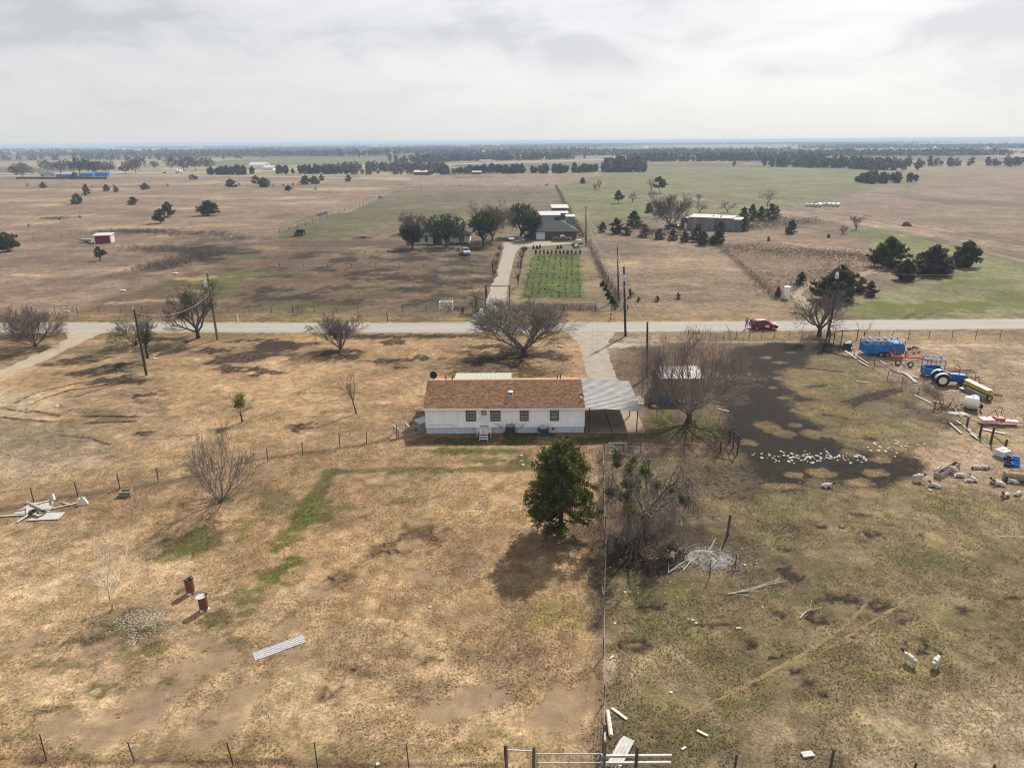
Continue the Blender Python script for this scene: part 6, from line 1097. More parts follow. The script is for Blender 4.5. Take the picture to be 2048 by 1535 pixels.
fence('sagging wire fence on dark posts beside the machinery lot', [(1683, 705, 690), (1708, 712, 698), (1748, 735, 718), (1775, 757, 741), (1803, 777, 757), (1836, 790, 774), (1870, 815, 800)], 't', m_tpost, wid=1.5)
r_ = hbrace('rusty red pipe fence posts with rails above the sheep', [(1933, 854, 834), (1959, 873, 845), (1981, 887, 853), (2011, 892, 878)], m_pipe_red, [(1, 2, .95, .9, .04), (0, 1, .9, .9, .03), (2, 3, .5, .1, .035), (1, 2, .1, .1, .03)], m_pipe_red, 1.6)
fence('thin grey wire panel fence beside the red implement', [(2000, 838, 815), (2045, 845, 818), (2100, 850, 825)], 't', m_tpost, hs=(.2, .4, .6, .8, .95))
# beyond the road
fence_line('wire fence along the road before the dark pasture', [(-200, 630), (200, 627), (500, 626), (760, 625), (945, 624)], 4.0, 1.25, 't', m_tpost, wid=1.6)
gate_at('dark pipe gate in the road fence at the white trash by the left drive', 124, 626, 148, 626, 1.3, (.3, .65, 1.0), m_darkpipe); gate_at('dark pipe gate in the roadside fence of the dark pasture', 585, 626, 606, 626, 1.35, (.1, .4, .7, 1.0), m_darkpipe)
fence_line('stock fence along the left edge of the field behind the white house', [(560, 467), (640, 440), (720, 412), (805, 373)], 9, 1.4, 's', m_wooddk, wid=1.6, wr=.02); fence_line('stock fence along the far end of the field behind the white house', [(805, 373), (960, 373), (1112, 373)], 12, 1.4, 's', m_wooddk, wid=1.6, wr=.02)
fence_line('fence line running from the big field down to the road beside the garden', [(1112, 373), (1140, 430), (1170, 480), (1205, 545), (1247, 618)], 6, 1.4, 's', m_wooddk, wid=1.3, wr=.014)
fence_line('low dark fence before the white house lawn', [(730, 505), (820, 504.5), (915, 504)], 3, .6, 's', m_wooddk, wid=1.5, wr=.05, hs=(.9,)); fence_line('dark cross fence through the middle of the dark pasture', [(560, 534), (800, 534), (985, 533)], 6, 1.0, 's', m_wooddk, wid=1.1, wr=.02)
fence_line('low garden fence along the road before the russet hedge', [(1060, 621), (1160, 621), (1255, 620)], 3, 1.0, 's', m_wooddk, wid=1.3, wr=.025); fence_line('cross fence through the dry pasture at the scattered cedars', [(-200, 376), (150, 376), (330, 375), (460, 373), (700, 370)], 12, 1.3, 's', m_wooddk, wid=1.8, wr=.03)
fence_line('white rail pen round the far red stable', [(912, 356), (912, 349), (1001, 348), (985, 355), (912, 357)], 6, 1.6, 's', m_trim, wid=2.2, wr=.09, hs=(.3, .6, .95), name='rail_fence'); fence_line('long pale rail fence along the far end of the pasture', [(520, 357), (700, 357), (830, 356), (912, 355)], 14, 1.4, 's', m_trim, wid=1.6, wr=.05, hs=(.5, .95), name='rail_fence')
# entrance frame, goal frame, pillars, mailboxes
(x0, y0), (x1, y1) = G(972, 622), G(1019, 622); hh = HT(972, 622, 572); r = thing('entrance_frame', 'tall dark pipe entrance frame over the long driveway', 'gate', (x0, y0, 0), math.atan2(y1 - y0, x1 - x0)); [MB().tube([(q, 0, 0), (q, 0, hh)], .09, 8).build('post', m_darkpipe, r) for q in (0, x1 - x0)]; MB().tube([(-.3, 0, hh), (x1 - x0 + .3, 0, hh)], .08, 8).build('crossbar', m_darkpipe, r)
(x0, y0), (x1, _) = G(879, 621), G(905, 621); hh = HT(890, 621, 604); w_ = x1 - x0; r = thing('goal_frame', 'white pipe frame like a small goal in the dark pasture', 'frame', ((x0 + x1) / 2, y0, 0))
for sx in (-1, 1): MB().tube([(sx * w_ / 2, 0, 0), (sx * w_ / 2, 0, hh)], .06, 6).build('post', m_trim, r); MB().tube([(sx * w_ / 2, 0, hh), (sx * w_ / 2, 1.6, hh * .95)], .05, 6).build('side_bar', m_trim, r); MB().tube([(sx * w_ / 2, 1.6, hh * .95), (sx * w_ / 2, 1.6, 0)], .05, 6).build('rear_post', m_trim, r); MB().tube([(sx * w_ * .42, .8, 0), (0, .8, hh)], .05, 6).build('brace', m_trim, r)
for yy, zz in ((0, hh), (1.6, hh * .95)): MB().tube([(-w_ / 2, yy, zz), (w_ / 2, yy, zz)], .06, 6).build('crossbar', m_trim, r)
for u, vb, vt, wp, lb, m_ in ((1572, 597, 573, 9, 'white square entrance pillar beside the dirt track', m_trim), (1637, 588, 571, 9, 'grey square entrance pillar before the large black green cedar', m_galv)):
    x, y = G(u, vb); h_ = HT(u, vb, vt); w_ = px2m(wp, y); r = thing('entrance_pillar', lb, 'pillar', (x, y, 0)); MB().box(0, 0, h_ / 2 - .06, w_, w_, h_ - .12).build('shaft', m_, r, bevel=.03); MB().box(0, 0, h_ - .05, w_ * 1.18, w_ * 1.18, .12).build('cap', m_trim, r); MB().box(0, 0, .08, w_ * 1.12, w_ * 1.12, .16).build('base', m_, r)
x, y = G(1222, 641); r = thing('mailbox', 'black mailbox on a leaning post at the road edge', 'mailbox', (x, y, 0)); MB().tube([(-.18, 0, 0), (0, 0, 1.1)], .06, 6).build('post', m_black, r); MB().prism([(-.12, 0), (-.12, .15), (-.06, .24), (.06, .24), (.12, .15), (.12, 0)], -.28, .28).build('box', m_black, r).location = (0, 0, 1.05)
for u, v, lb in ((477, 646, 'short white marker post at the road verge'), (775, 642, 'thin dark marker post at the verge by the reddish tree')):
    x, y = G(u, v); h_ = 1.5; o = MB().box(0, 0, h_ / 2, .14, .06, h_).box(0, 0, h_ + .03, .16, .08, .06).build('marker_post', m_trim if u < 600 else m_darkpipe); o.location = (x, y, 0); tag(o, lb, 'post')
# utility poles
m_polet = mat('tan_pole', (0.19, 0.135, 0.075), .9, var=.25, scale=3); m_poled = mat('dark_pole', (0.040, 0.030, 0.025), .9, var=.3, scale=3); m_poler = mat('brown_pole', (0.075, 0.042, 0.030), .9, var=.3, scale=3)
TOPS = {}
def pole(key, label, u, vb, ut, vt, m_, r0=.17, trans=None, arm=0):
    x, y = G(u, vb); h = HT(u, vb, vt); uu = PV(x, y, h)[0]; dx = px2m(ut - uu, y)
    r = thing('utility_pole', label, 'utility pole', (x, y, 0)); MB().tube([(0, 0, 0), (dx * .5, 0, h / 2), (dx, 0, h)], [r0, r0 * .85, r0 * .68], 10).build('shaft', m_, r); TOPS[key] = (x + dx, y, h); MB().lathe([(.02, 0), (.06, .03), (.06, .2), (.03, .25)], 8, (dx - .12, 0, h)).build('insulator', m_trim, r)
    if trans:
        t_ = MB().lathe([(.05, -.05), (.26, 0), (.26, .72), (.2, .8), (.05, .84)], 14, (dx * trans[0] + trans[1] * .45, -.12, h * trans[0])).build('transformer', mat('transformer_grey', (0.48, 0.52, 0.58), .5, var=.08), r)
        for q in (-.1, .1): MB().lathe([(.03, 0), (.05, .1), (.02, .22)], 6, (dx * trans[0] + trans[1] * .45 + q, -.12, h * trans[0] + .84)).build('bushing', m_trim, t_)
        MB().tube([(dx * trans[0], 0, h * trans[0] + .4), (dx * trans[0] + trans[1] * .45, -.12, h * trans[0] + .4)], .05, 5).build('bracket', m_galv, t_)
    if arm: MB().box(dx * .97, -.12, h * .965, arm, .1, .12).build('crossarm', m_wooddk, r)
    MB().tube([(dx * .3 + .18, 0, h * .3), (dx * .3 + .17, 0, h * .72)], .02, 4).build('conduit', m_galv, r)
pole('a', 'tan utility pole with grey transformer by the mistletoe tree', 435, 679, 414, 545, m_polet, .19, (.80, -1))
pole('b', 'leaning dark brown pole in the yard before the ivy clad tree', 293, 750, 268, 618, m_poler, .17)
pole('c', 'dark utility pole with transformer at the road beside the driveway mouth', 1251, 672, 1248, 533, m_poled, .19, (.80, -.1))
pole('d', 'thin dark utility pole inside the garden fence line', 1237, 600, 1235, 487, m_poled, .17)
pole('e', 'far utility pole beside the hedge near the brick garage', 1172, 492, 1172, 412, m_poled, .2, None, 1.2)
pole('f', 'short bare pole with cut top among the twigs by the shed', 1294, 753, 1295, 644, m_poled, .17)
pole('g', 'leaning utility pole with small transformer at the muddy paddock corner', 1655, 672, 1682, 537, m_poled, .2, (.86, -1), 1.6)
for k, (u, vb, vt) in enumerate([(900, 300, 291), (1480, 302, 291), (660, 304, 293), (105, 312, 296)]): pole('far%d' % k, 'distant slim pole or mast on the hazy plain', u, vb, u, vt, m_poled, .5); bpy.data.objects[[o.name for o in bpy.data.objects if o.name.startswith('utility_pole')][-1]]['group'] = 'distant poles'
def span(label, a, b, sag, r=.014, za=-.1, zb=-.1, m_=None):
    a, b = Vector(a) + Vector((0, 0, za)), Vector(b) + Vector((0, 0, zb)); pts = [a.lerp(b, t_ / 14) - Vector((0, 0, sag * 4 * (t_ / 14) * (1 - t_ / 14))) for t_ in range(15)]; o = MB().tube([p - a for p in pts], r, 4).build('power_wire', m_ or mat('aluminium_wire', (0.42, 0.40, 0.37), .5)); o.location = a; tag(o, label, 'wire')
span('upper power wire between the far pole and the garden fence pole', TOPS['e'], TOPS['d'], 3.0, .022); span('lower power wire between the far pole and the garden fence pole', TOPS['e'], TOPS['d'], 4.2, .022, -1.4, -2.2); span('power wire from the garden fence pole to the transformer pole', TOPS['d'], TOPS['c'], .8, .018); span('second power wire from the garden fence pole to the transformer pole', TOPS['d'], TOPS['c'], .9, .018, -1.8, -2.0)
span('service wire from the transformer pole down to the short cut pole', TOPS['c'], TOPS['f'], .6, .014, -2.5, -.3); span('pale guy wire from the garden fence pole to the road verge', TOPS['d'], (*G(1280, 640), .1), 0, .014, -4.5, 0); span('slack service wire from the tan pole to the leaning dark pole', TOPS['a'], TOPS['b'], 1.6, .012, -3.2, -.4); span('service wire from the short cut pole to the metal shed', TOPS['f'], (18.4, 75.4, 2.6), .6, .012)
r_end = (*G(2150, 640), 9.0); span('power wire running right from the leaning transformer pole', TOPS['g'], r_end, 1.0, .012, -.3, 0); span('power wire running from the road transformer pole to the leaning one', TOPS['c'], TOPS['g'], 1.2, .008, -.3, -.3)
# ---------------------------------------------------------------- vehicles and farm machines
m_tyre = mat('tyre_rubber', (0.018, 0.017, 0.016), .9, var=.3, scale=8); m_rim = mat('grey_rim', (0.45, 0.45, 0.46), .4, metal=.4, var=.1); m_rimw = mat('white_rim', (0.72, 0.71, 0.68), .5, var=.1); m_cglass = mat('car_glass', (0.012, 0.014, 0.018), .06, var=.2, spec=.8)
def wheel(parent, x, y, r, w_, rim=None, hub=.6, name='wheel', segs=18):
    o = MB().lathe([(r * hub, -w_ / 2), (r * .92, -w_ / 2), (r, -w_ / 3), (r, w_ / 3), (r * .92, w_ / 2), (r * hub, w_ / 2)], segs, (x, y, r), 'Y', False).build(name, m_tyre, parent)
    MB().lathe([(r * hub, -w_ * .42), (r * .2, -w_ * .3), (r * .2, w_ * .3), (r * hub, w_ * .42)], segs, (x, y, r), 'Y').build('rim', rim or m_rim, o); return o
def paintm(name, c): return mat(name, c, .28, var=.05, scale=2, spec=.6)
def loft(name, m_, parent, low, mid, roof, hw, bevel=.06):
    """car body: lower profile extruded to half width hw"""
    return MB().prism(low, -hw, hw).build(name, m_, parent, bevel=bevel)
def greenhouse(parent, prof, hw, ht, m_):
    """cabin: prof = (x, z) outline; sides lean in from hw at the sill to ht at the roof"""
    z0, z1 = min(p[1] for p in prof), max(p[1] for p in prof); f = lambda z: hw + (ht - hw) * (z - z0) / (z1 - z0); n = len(prof); vs = [(x, -f(z), z) for x, z in prof] + [(x, f(z), z) for x, z in prof]
    return MB().add(vs, [(i, (i + 1) % n, n + (i + 1) % n, n + i) for i in range(n)] + [tuple(range(n - 1, -1, -1)), tuple(range(n, 2 * n))]).build('cabin', m_, parent, bevel=.05), f
def side_windows(parent, f, panes, off=.025):
    for s_ in (-1, 1):
        for p in panes: MB().add([(x, s_ * (f(z) + off), z) for x, z in p], [tuple(range(len(p)))]).build('side_window', m_cglass, parent)
def hatchback():
    x, y = G(1526, 657.5); r = thing('hatchback_car', 'red hatchback car parked on the road edge with a white door sign', 'car', (x, y, 0), -.03); m_p = paintm('red_car_paint', (0.20, 0.005, 0.020))
    loft('body', m_p, r, [(-2.1, .32), (-2.18, .7), (-2.1, 1.0), (-1.6, 1.06), (.85, 1.02), (1.7, .92), (2.08, .72), (2.14, .4), (1.9, .26), (-1.8, .26)], 0, 0, .87, .07)
    c, f = greenhouse(r, [(-2.0, 1.0), (-1.85, 1.4), (-1.5, 1.58), (-.3, 1.62), (.35, 1.5), (1.2, 1.0)], .82, .62, m_p); side_windows(r, f, [[(-1.75, 1.08), (-1.55, 1.42), (-1.0, 1.5), (-.95, 1.08)], [(-.88, 1.08), (-.9, 1.5), (-.2, 1.52), (-.15, 1.08)], [(-.08, 1.08), (-.1, 1.52), (.3, 1.44), (.95, 1.08)]])
    MB().add([(.42, -.58, 1.5), (.42, .58, 1.5), (1.18, .72, 1.06), (1.18, -.72, 1.06)], [(0, 1, 2, 3)]).build('windscreen', m_cglass, r); MB().add([(-1.9, -.58, 1.46), (-1.9, .58, 1.46), (-2.06, .68, 1.08), (-2.06, -.68, 1.08)], [(0, 1, 2, 3)]).build('rear_window', m_cglass, r)
    MB().box(-.6, 0, 1.605, 1.9, 1.1, .03).build('roof_sheen_panel', paintm('red_roof_sheen', (0.24, 0.02, 0.03)), r)  # lighter red slab puts a sheen into the car roof's colour
    for xx in (-1.32, 1.32):
        for yy in (-.8, .8): wheel(r, xx, yy, .33, .2)
    for s_ in (-1, 1):
        MB().box(2.0, s_ * .62, .76, .25, .35, .16).build('headlight', m_trim, r); MB().box(-2.12, s_ * .66, .88, .12, .28, .3).build('taillight', mat('tail_red', (0.35, 0.01, 0.01), .2), r); MB().box(.75, s_ * .96, 1.06, .18, .14, .13).build('mirror', m_p, r)
        MB().box(.35, s_ * .895, .66, .62, .02, .34).build('door_sign', m_trim, r)
    MB().box(2.1, 0, .45, .1, 1.3, .16).build('bumper_grille', m_black, r); MB().box(-2.15, 0, .62, .06, .5, .13).build('number_plate', m_trim, r)
hatchback()
def pickup(label, u, v, rz, paint, roof=None, name='pickup_truck'):
    x, y = G(u, v); r = thing(name, label, 'truck', (x, y, 0), rz); m_p = paint
    loft('body', m_p, r, [(-2.8, .5), (-2.8, 1.12), (-.6, 1.15), (1.25, 1.15), (2.6, 1.05), (2.75, .9), (2.78, .45), (2.5, .36), (-2.6, .4)], 0, 0, .95, .07); MB().box(-1.75, 0, 1.13, 1.95, 1.6, .08).build('bed_floor', m_black, r)
    for s_ in (-1, 1): MB().box(-1.75, s_ * .9, 1.18, 2.05, .1, .12).build('bed_rail', m_p, r)
    c, f = greenhouse(r, [(-.7, 1.13), (-.62, 1.75), (.3, 1.82), (.65, 1.72), (1.3, 1.13)], .9, .7, roof or m_p); side_windows(r, f, [[(-.5, 1.2), (-.5, 1.68), (.05, 1.72), (.05, 1.2)], [(.12, 1.2), (.12, 1.72), (.5, 1.66), (1.0, 1.2)]])
    MB().add([(.72, -.66, 1.7), (.72, .66, 1.7), (1.3, .8, 1.2), (1.3, -.8, 1.2)], [(0, 1, 2, 3)]).build('windscreen', m_cglass, r)
    MB().add([(-.68, -.66, 1.7), (-.68, .66, 1.7), (-.74, .75, 1.22), (-.74, -.75, 1.22)], [(0, 1, 2, 3)]).build('rear_window', m_cglass, r)
    for xx in (-1.75, 1.75):
        for yy in (-.84, .84): wheel(r, xx, yy, .4, .26)
    for s_ in (-1, 1): MB().box(2.72, s_ * .7, .88, .14, .32, .2).build('headlight', m_trim, r); MB().box(-2.8, s_ * .85, .95, .06, .16, .3).build('taillight', mat('tail_red', (.3, .01, .01)), r); MB().box(.95, s_ * 1.08, 1.28, .16, .2, .2).build('mirror', m_black, r)
    MB().box(2.78, 0, .85, .06, 1.0, .24).build('grille', m_galv, r); MB().box(2.8, 0, .5, .16, 1.8, .18).build('front_bumper', m_galv, r); MB().box(-2.85, 0, .5, .14, 1.7, .16).build('rear_bumper', m_galv, r)
pickup('silver blue pickup truck parked on the lawn before the white house', 931, 508, math.radians(-75), paintm('silver_blue_paint', (0.32, 0.36, 0.42)), paintm('rusty_roof', (0.30, 0.16, 0.13)))
pickup('dark brown pickup with pale roof parked before the garage', 1124, 482.5, 0, paintm('dark_brown_paint', (0.045, 0.038, 0.036)), paintm('pale_cab', (0.40, 0.40, 0.42)))
pickup('black pickup parked at the arched end of the metal building', 1346, 457, .15, paintm('black_paint', (0.012, 0.012, 0.014)))
pickup('dark grey pickup parked between the brown brush bushes', 1279, 456, .1, paintm('dark_grey_paint', (0.06, 0.065, 0.075)))
def sedan(label, u, v, rz, paint):
    x, y = G(u, v); r = thing('sedan_car', label, 'car', (x, y, 0), rz); loft('body', paint, r, [(-2.2, .35), (-2.25, .8), (-1.5, .98), (1.0, .96), (2.0, .82), (2.2, .6), (2.15, .3), (-2.1, .3)], 0, 0, .86, .08); c, f = greenhouse(r, [(-1.6, .95), (-.9, 1.42), (.25, 1.44), (1.1, .95)], .8, .6, paint); side_windows(r, f, [[(-1.3, 1.0), (-.85, 1.35), (-.35, 1.37), (-.35, 1.0)], [(-.25, 1.0), (-.25, 1.37), (.2, 1.36), (.8, 1.0)]])
    MB().add([(.34, -.56, 1.38), (.34, .56, 1.38), (1.08, .7, 1.0), (1.08, -.7, 1.0)], [(0, 1, 2, 3)]).build('windscreen', m_cglass, r); MB().add([(-1.0, -.56, 1.38), (-1.0, .56, 1.38), (-1.6, .7, 1.0), (-1.6, -.7, 1.0)], [(0, 1, 2, 3)]).build('rear_window', m_cglass, r)
    for xx in (-1.35, 1.35):
        for yy in (-.78, .78): wheel(r, xx, yy, .32, .2)
    for s_ in (-1, 1): MB().box(2.1, s_ * .6, .68, .2, .34, .14).build('headlight', m_galv, r); MB().box(-2.2, s_ * .6, .78, .1, .36, .16).build('taillight', mat('tail_red', (.3, .01, .01)), r)
sedan('white sedan parked on the gravel yard beside the round oak', 1021, 480, math.radians(-80), paintm('white_paint', (0.72, 0.73, 0.75)))
# flat trailer with red boat-like frame in the green strip
x, y = G(726, 476); r = thing('flat_trailer', 'rusty red flat trailer left on the green strip beyond the pasture', 'trailer', (x, y, 0), .05); MB().box(0, 0, .65, 6, 2, .18).build('deck', m_rust, r); MB().tube([(3, 0, .6), (5.6, 0, .55)], .07, 5).build('tongue', m_rust, r)
for k in range(5): MB().box(-2.6 + k * 1.2, -1, .95, .07, .07, .5).build('stake', m_rust, r)
for xx in (-.6, .4):
    for yy in (-1.05, 1.05): wheel(r, xx, yy, .34, .2)
# livestock trailer
def stock_trailer():
    x, y = G(1761, 708.5); ln, hw, hz = 5.2, 1.05, 1.85; r = thing('livestock_trailer', 'bright blue livestock trailer with slatted open top', 'trailer', (x, y, 0), -.02); m_b = mat('trailer_blue', (0.012, 0.155, 0.40), .6, var=.35, scale=1.5)
    MB().box(0, 0, .42, ln, 2 * hw, .12).build('floor', m_b, r)
    for s_ in (-1, 1):
        MB().box(0, s_ * hw, 1.05, ln, .05, 1.25).build('side_panel', m_b, r)
        for k in range(7): MB().box(-ln / 2 + k * ln / 6, s_ * (hw + .03), 1.3, .08, .07, 1.9).build('side_post', m_b, r)
        for z in (1.85, 2.05, 2.25): MB().box(0, s_ * hw, z, ln, .04, .09).build('slat', m_galv if z > 1.9 else m_b, r)
        MB().prism([(-1.25, .55), (-1.05, .95), (.75, .95), (.95, .55), (.85, .5), (.65, .82), (-.95, .82), (-1.15, .5)], s_ * hw + s_ * .02, s_ * (hw + .3)).build('fender', m_b, r)
        for xx in (-.6, .3): wheel(r, xx, s_ * (hw + .16), .34, .22, m_rim)
    for s_ in (-1, 1): MB().box(s_ * ln / 2, 0, 1.05, .05, 2 * hw, 1.25).build('end_panel', m_b, r)
    for k in range(6): MB().box(-ln / 2 + .05 + k * (ln - .1) / 5, 0, 2.32, .07, 2 * hw + .08, .06).build('roof_bow', m_galv, r)
    MB().box(1.75, 0, 1.65, 1.4, 2 * hw - .06, .5).build('front_box', m_b, r); MB().tube([(ln / 2, .7, .45), (ln / 2 + 1.4, 0, .45)], .06, 5).build('tongue', m_b, r); MB().tube([(ln / 2, -.7, .45), (ln / 2 + 1.4, 0, .45)], .06, 5).build('tongue', m_b, r)
    MB().box(1.75, -hw - .06, .72, .34, .03, .34).build('tail_lamp', mat('tail_red', (.3, .01, .01)), r)
stock_trailer()
def bucket():
    x, y = G(1694, 696); r = thing('loader_bucket', 'black steel loader bucket lying at the pipe gate', 'bucket', (x, y, 0), -.5); MB().prism([(-.5, 0), (-.6, .55), (-.4, .9), (.45, 1.0), (.5, .9), (-.3, .8), (-.48, .5), (-.35, .1), (.6, .08), (.6, 0)], -.9, .9).build('shell', m_black, r)
    for s_ in (-1, 1): MB().prism([(-.5, 0), (-.6, .55), (-.4, .9), (.45, 1.0), (.6, .1), (.6, 0)], s_ * .9, s_ * .94).build('side_plate', m_black, r)
bucket()
def tyre_obj(label, x, y, rad, flat=True, group=None, rim=False, tilt=0):
    r = thing('tyre', label, 'tyre', (x, y, 0), 0, group); b = MB(); k = 20; q = 8; vs = []
    for j in range(k):
        a = 2 * math.pi * j / k
        for i in range(q): c = 2 * math.pi * i / q; rr = rad - .11 + .11 * math.cos(c); vs.append((rr * math.cos(a), rr * math.sin(a), .12 + .11 * math.sin(c)))
    b.add(vs, [(j * q + i, j * q + (i + 1) % q, ((j + 1) % k) * q + (i + 1) % q, ((j + 1) % k) * q + i) for j in range(k) for i in range(q)]); b.build('rubber', m_tyre, r, True)
    if rim: MB().lathe([(rad - .2, .05), (rad - .2, .2), (.08, .14)], 14).build('rim', m_rimw, r)
    r.rotation_euler = (tilt, 0, 0); return r
for k, (u, v) in enumerate([(1804, 700), (1820, 699), (1830, 696)]): tyre_obj('old tyre lying on the lot right of the blue trailer', *G(u, v), .42, group='old tyres right of the blue trailer')
tyre_obj('pale rimmed tyre lying beside the loader bucket', *G(1699, 700), .36, rim=True)
def tedder():
    x, y = G(1812, 727); r = thing('hay_rake', 'red orange hay rake with folded tine wheels on white rimmed wheels', 'hay rake', (x, y, 0), -.25); m_o = mat('rake_red', (0.36, 0.065, 0.028), .65, var=.4, scale=3); T_ = lambda n, p, rd=.06: MB().tube(p, rd, 6).build(n, m_o, r)
    T_('main_beam', [(-1.6, .2, .85), (0, 0, .9), (1.4, -.1, .95), (3.6, -.1, .55)], .1); T_('cross_beam', [(-.4, -1.3, .8), (-.2, 1.5, .85)], .09); T_('frame_arm', [(-1.6, .2, .85), (-1.9, 1.4, 1.1)], .07); T_('frame_arm', [(0, .6, .9), (1.4, 2.2, 1.6)], .07); T_('frame_arm', [(1.4, 2.2, 1.6), (2.4, 3.0, 1.9)], .05); T_('frame_arm', [(-1.6, .2, .85), (-2.1, -.4, 1.0)], .06); T_('mast', [(-.2, 0, .9), (-.3, .1, 1.7)], .08); T_('mast', [(-1.4, .6, .9), (-1.5, .8, 1.8)], .07); T_('strut', [(-.3, .1, 1.7), (1.2, 1.9, 1.5)], .04); T_('strut', [(-1.5, .8, 1.6), (-1.9, 1.4, 1.1)], .04)
    for xx, yy in ((-1.3, -1.0), (.1, -1.5)): wheel(r, xx, yy, .38, .2, m_rimw, .62)
    for k, (xx, yy, zz) in enumerate([(-2.0, 1.2, .75), (-1.2, 1.6, .75), (-.4, 1.9, .75), (.5, 2.1, .8), (1.4, 2.3, .9), (2.2, 2.9, .9)]):
        b = MB(); n = 12
        for j in range(n): a = 2 * math.pi * j / n; b.tube([(xx, yy, zz), (xx + .62 * math.cos(a), yy + .2 * math.cos(a), zz + .62 * math.sin(a))], .014, 3)
        b.lathe([(.14, -.03), (.16, 0), (.14, .03)], 10, (xx, yy, zz), 'Y'); b.build('tine_wheel', m_o if k % 2 else m_rust, r)
tedder()
def tractor():
    x, y = G(1888, 768); r = thing('tractor', 'blue farm tractor with grey fenders and white rear rims', 'tractor', (x, y, 0), math.radians(-14)); m_b = mat('tractor_blue', (0.010, 0.115, 0.33), .5, var=.35, scale=2); m_g = mat('fender_grey', (0.44, 0.46, 0.48), .5, var=.1)
    MB().prism([(.35, .85), (.35, 1.5), (2.15, 1.42), (2.3, 1.3), (2.3, .8)], -.36, .36).build('hood', m_b, r, bevel=.06); MB().box(2.31, 0, 1.05, .05, .6, .42).build('grille', m_black, r); MB().box(.9, 0, .72, 2.4, .45, .5).build('engine_block', m_b, r); MB().box(-.6, 0, .75, 1.1, .6, .6).build('transmission', m_b, r)
    for s_ in (-1, 1):
        o = wheel(r, -.55, s_ * .85, .76, .42, m_rimw, .62, 'rear_wheel', 24); b = MB()
        for j in range(22): a = 2 * math.pi * j / 22; b.box(-.55 + .765 * math.cos(a), s_ * .85, .76 + .765 * math.sin(a), .06, .40, .07, 0, 0, -a)
        b.build('tread_lug', m_tyre, o)['kind'] = 'stuff'
        wheel(r, 1.95, s_ * .72, .42, .24, m_rimw, .6, 'front_wheel'); k = 10
        pts = [(-.55 + .9 * math.cos(math.pi * (.15 + .75 * j / k)), .76 + .9 * math.sin(math.pi * (.15 + .75 * j / k))) for j in range(k + 1)]; pts2 = [(-.55 + .84 * math.cos(math.pi * (.15 + .75 * j / k)), .76 + .84 * math.sin(math.pi * (.15 + .75 * j / k))) for j in range(k, -1, -1)]; MB().prism(pts + pts2, s_ * .58, s_ * 1.02).build('fender', m_g, r)
    MB().box(1.95, 0, .5, .16, 1.3, .14).build('front_axle', m_black, r); MB().lathe([(.2, 0), (.22, .03), (.2, .05)], 14, (.1, 0, 1.55)).build('steering_wheel', m_black, r); MB().tube([(.35, 0, 1.3), (.12, 0, 1.55)], .03, 6).build('steering_column', m_black, r); MB().box(-.55, 0, 1.2, .5, .5, .12).box(-.8, 0, 1.45, .12, .5, .45).build('seat', m_black, r); MB().tube([(1.5, .25, 1.4), (1.5, .25, 2.1)], .04, 7).build('exhaust', m_black, r)
    c = thing('tractor_cab', 'blue open framed cab box standing just behind the blue tractor', 'cab', (*G(1862, 752), 0), math.radians(-14)); ln, hw, z0, z1 = 2.1, .85, .35, 2.45
    for xx in (-ln / 2, 0, ln / 2):
        for s_ in (-1, 1): MB().box(xx, s_ * hw, (z0 + z1) / 2, .07, .07, z1 - z0).build('cab_post', m_b, c)
    for s_ in (-1, 1): MB().box(0, s_ * hw, .8, ln, .04, .85).build('lower_panel', m_b, c); MB().box(0, s_ * hw, z1, ln + .08, .08, .08).build('roof_rail', m_b, c); MB().box(0, s_ * hw, 1.75, ln, .05, .05).build('mid_rail', m_b, c)
    for xx in (-ln / 2, -ln / 6, ln / 6, ln / 2): MB().box(xx, 0, z1 + .01, .07, 2 * hw, .06).build('roof_bar', m_b, c)
    for s_ in (-1, 1): MB().box(s_ * ln / 2, 0, .8, .04, 2 * hw, .85).build('end_panel', m_b, c)
    MB().box(0, 0, .3, ln, 2 * hw, .08).build('skid_base', m_b, c); [MB().box(sx * .8, 0, .14, .12, 1.8, .26).build('skid', m_b, c) for sx in (-1, 1)]
tractor()
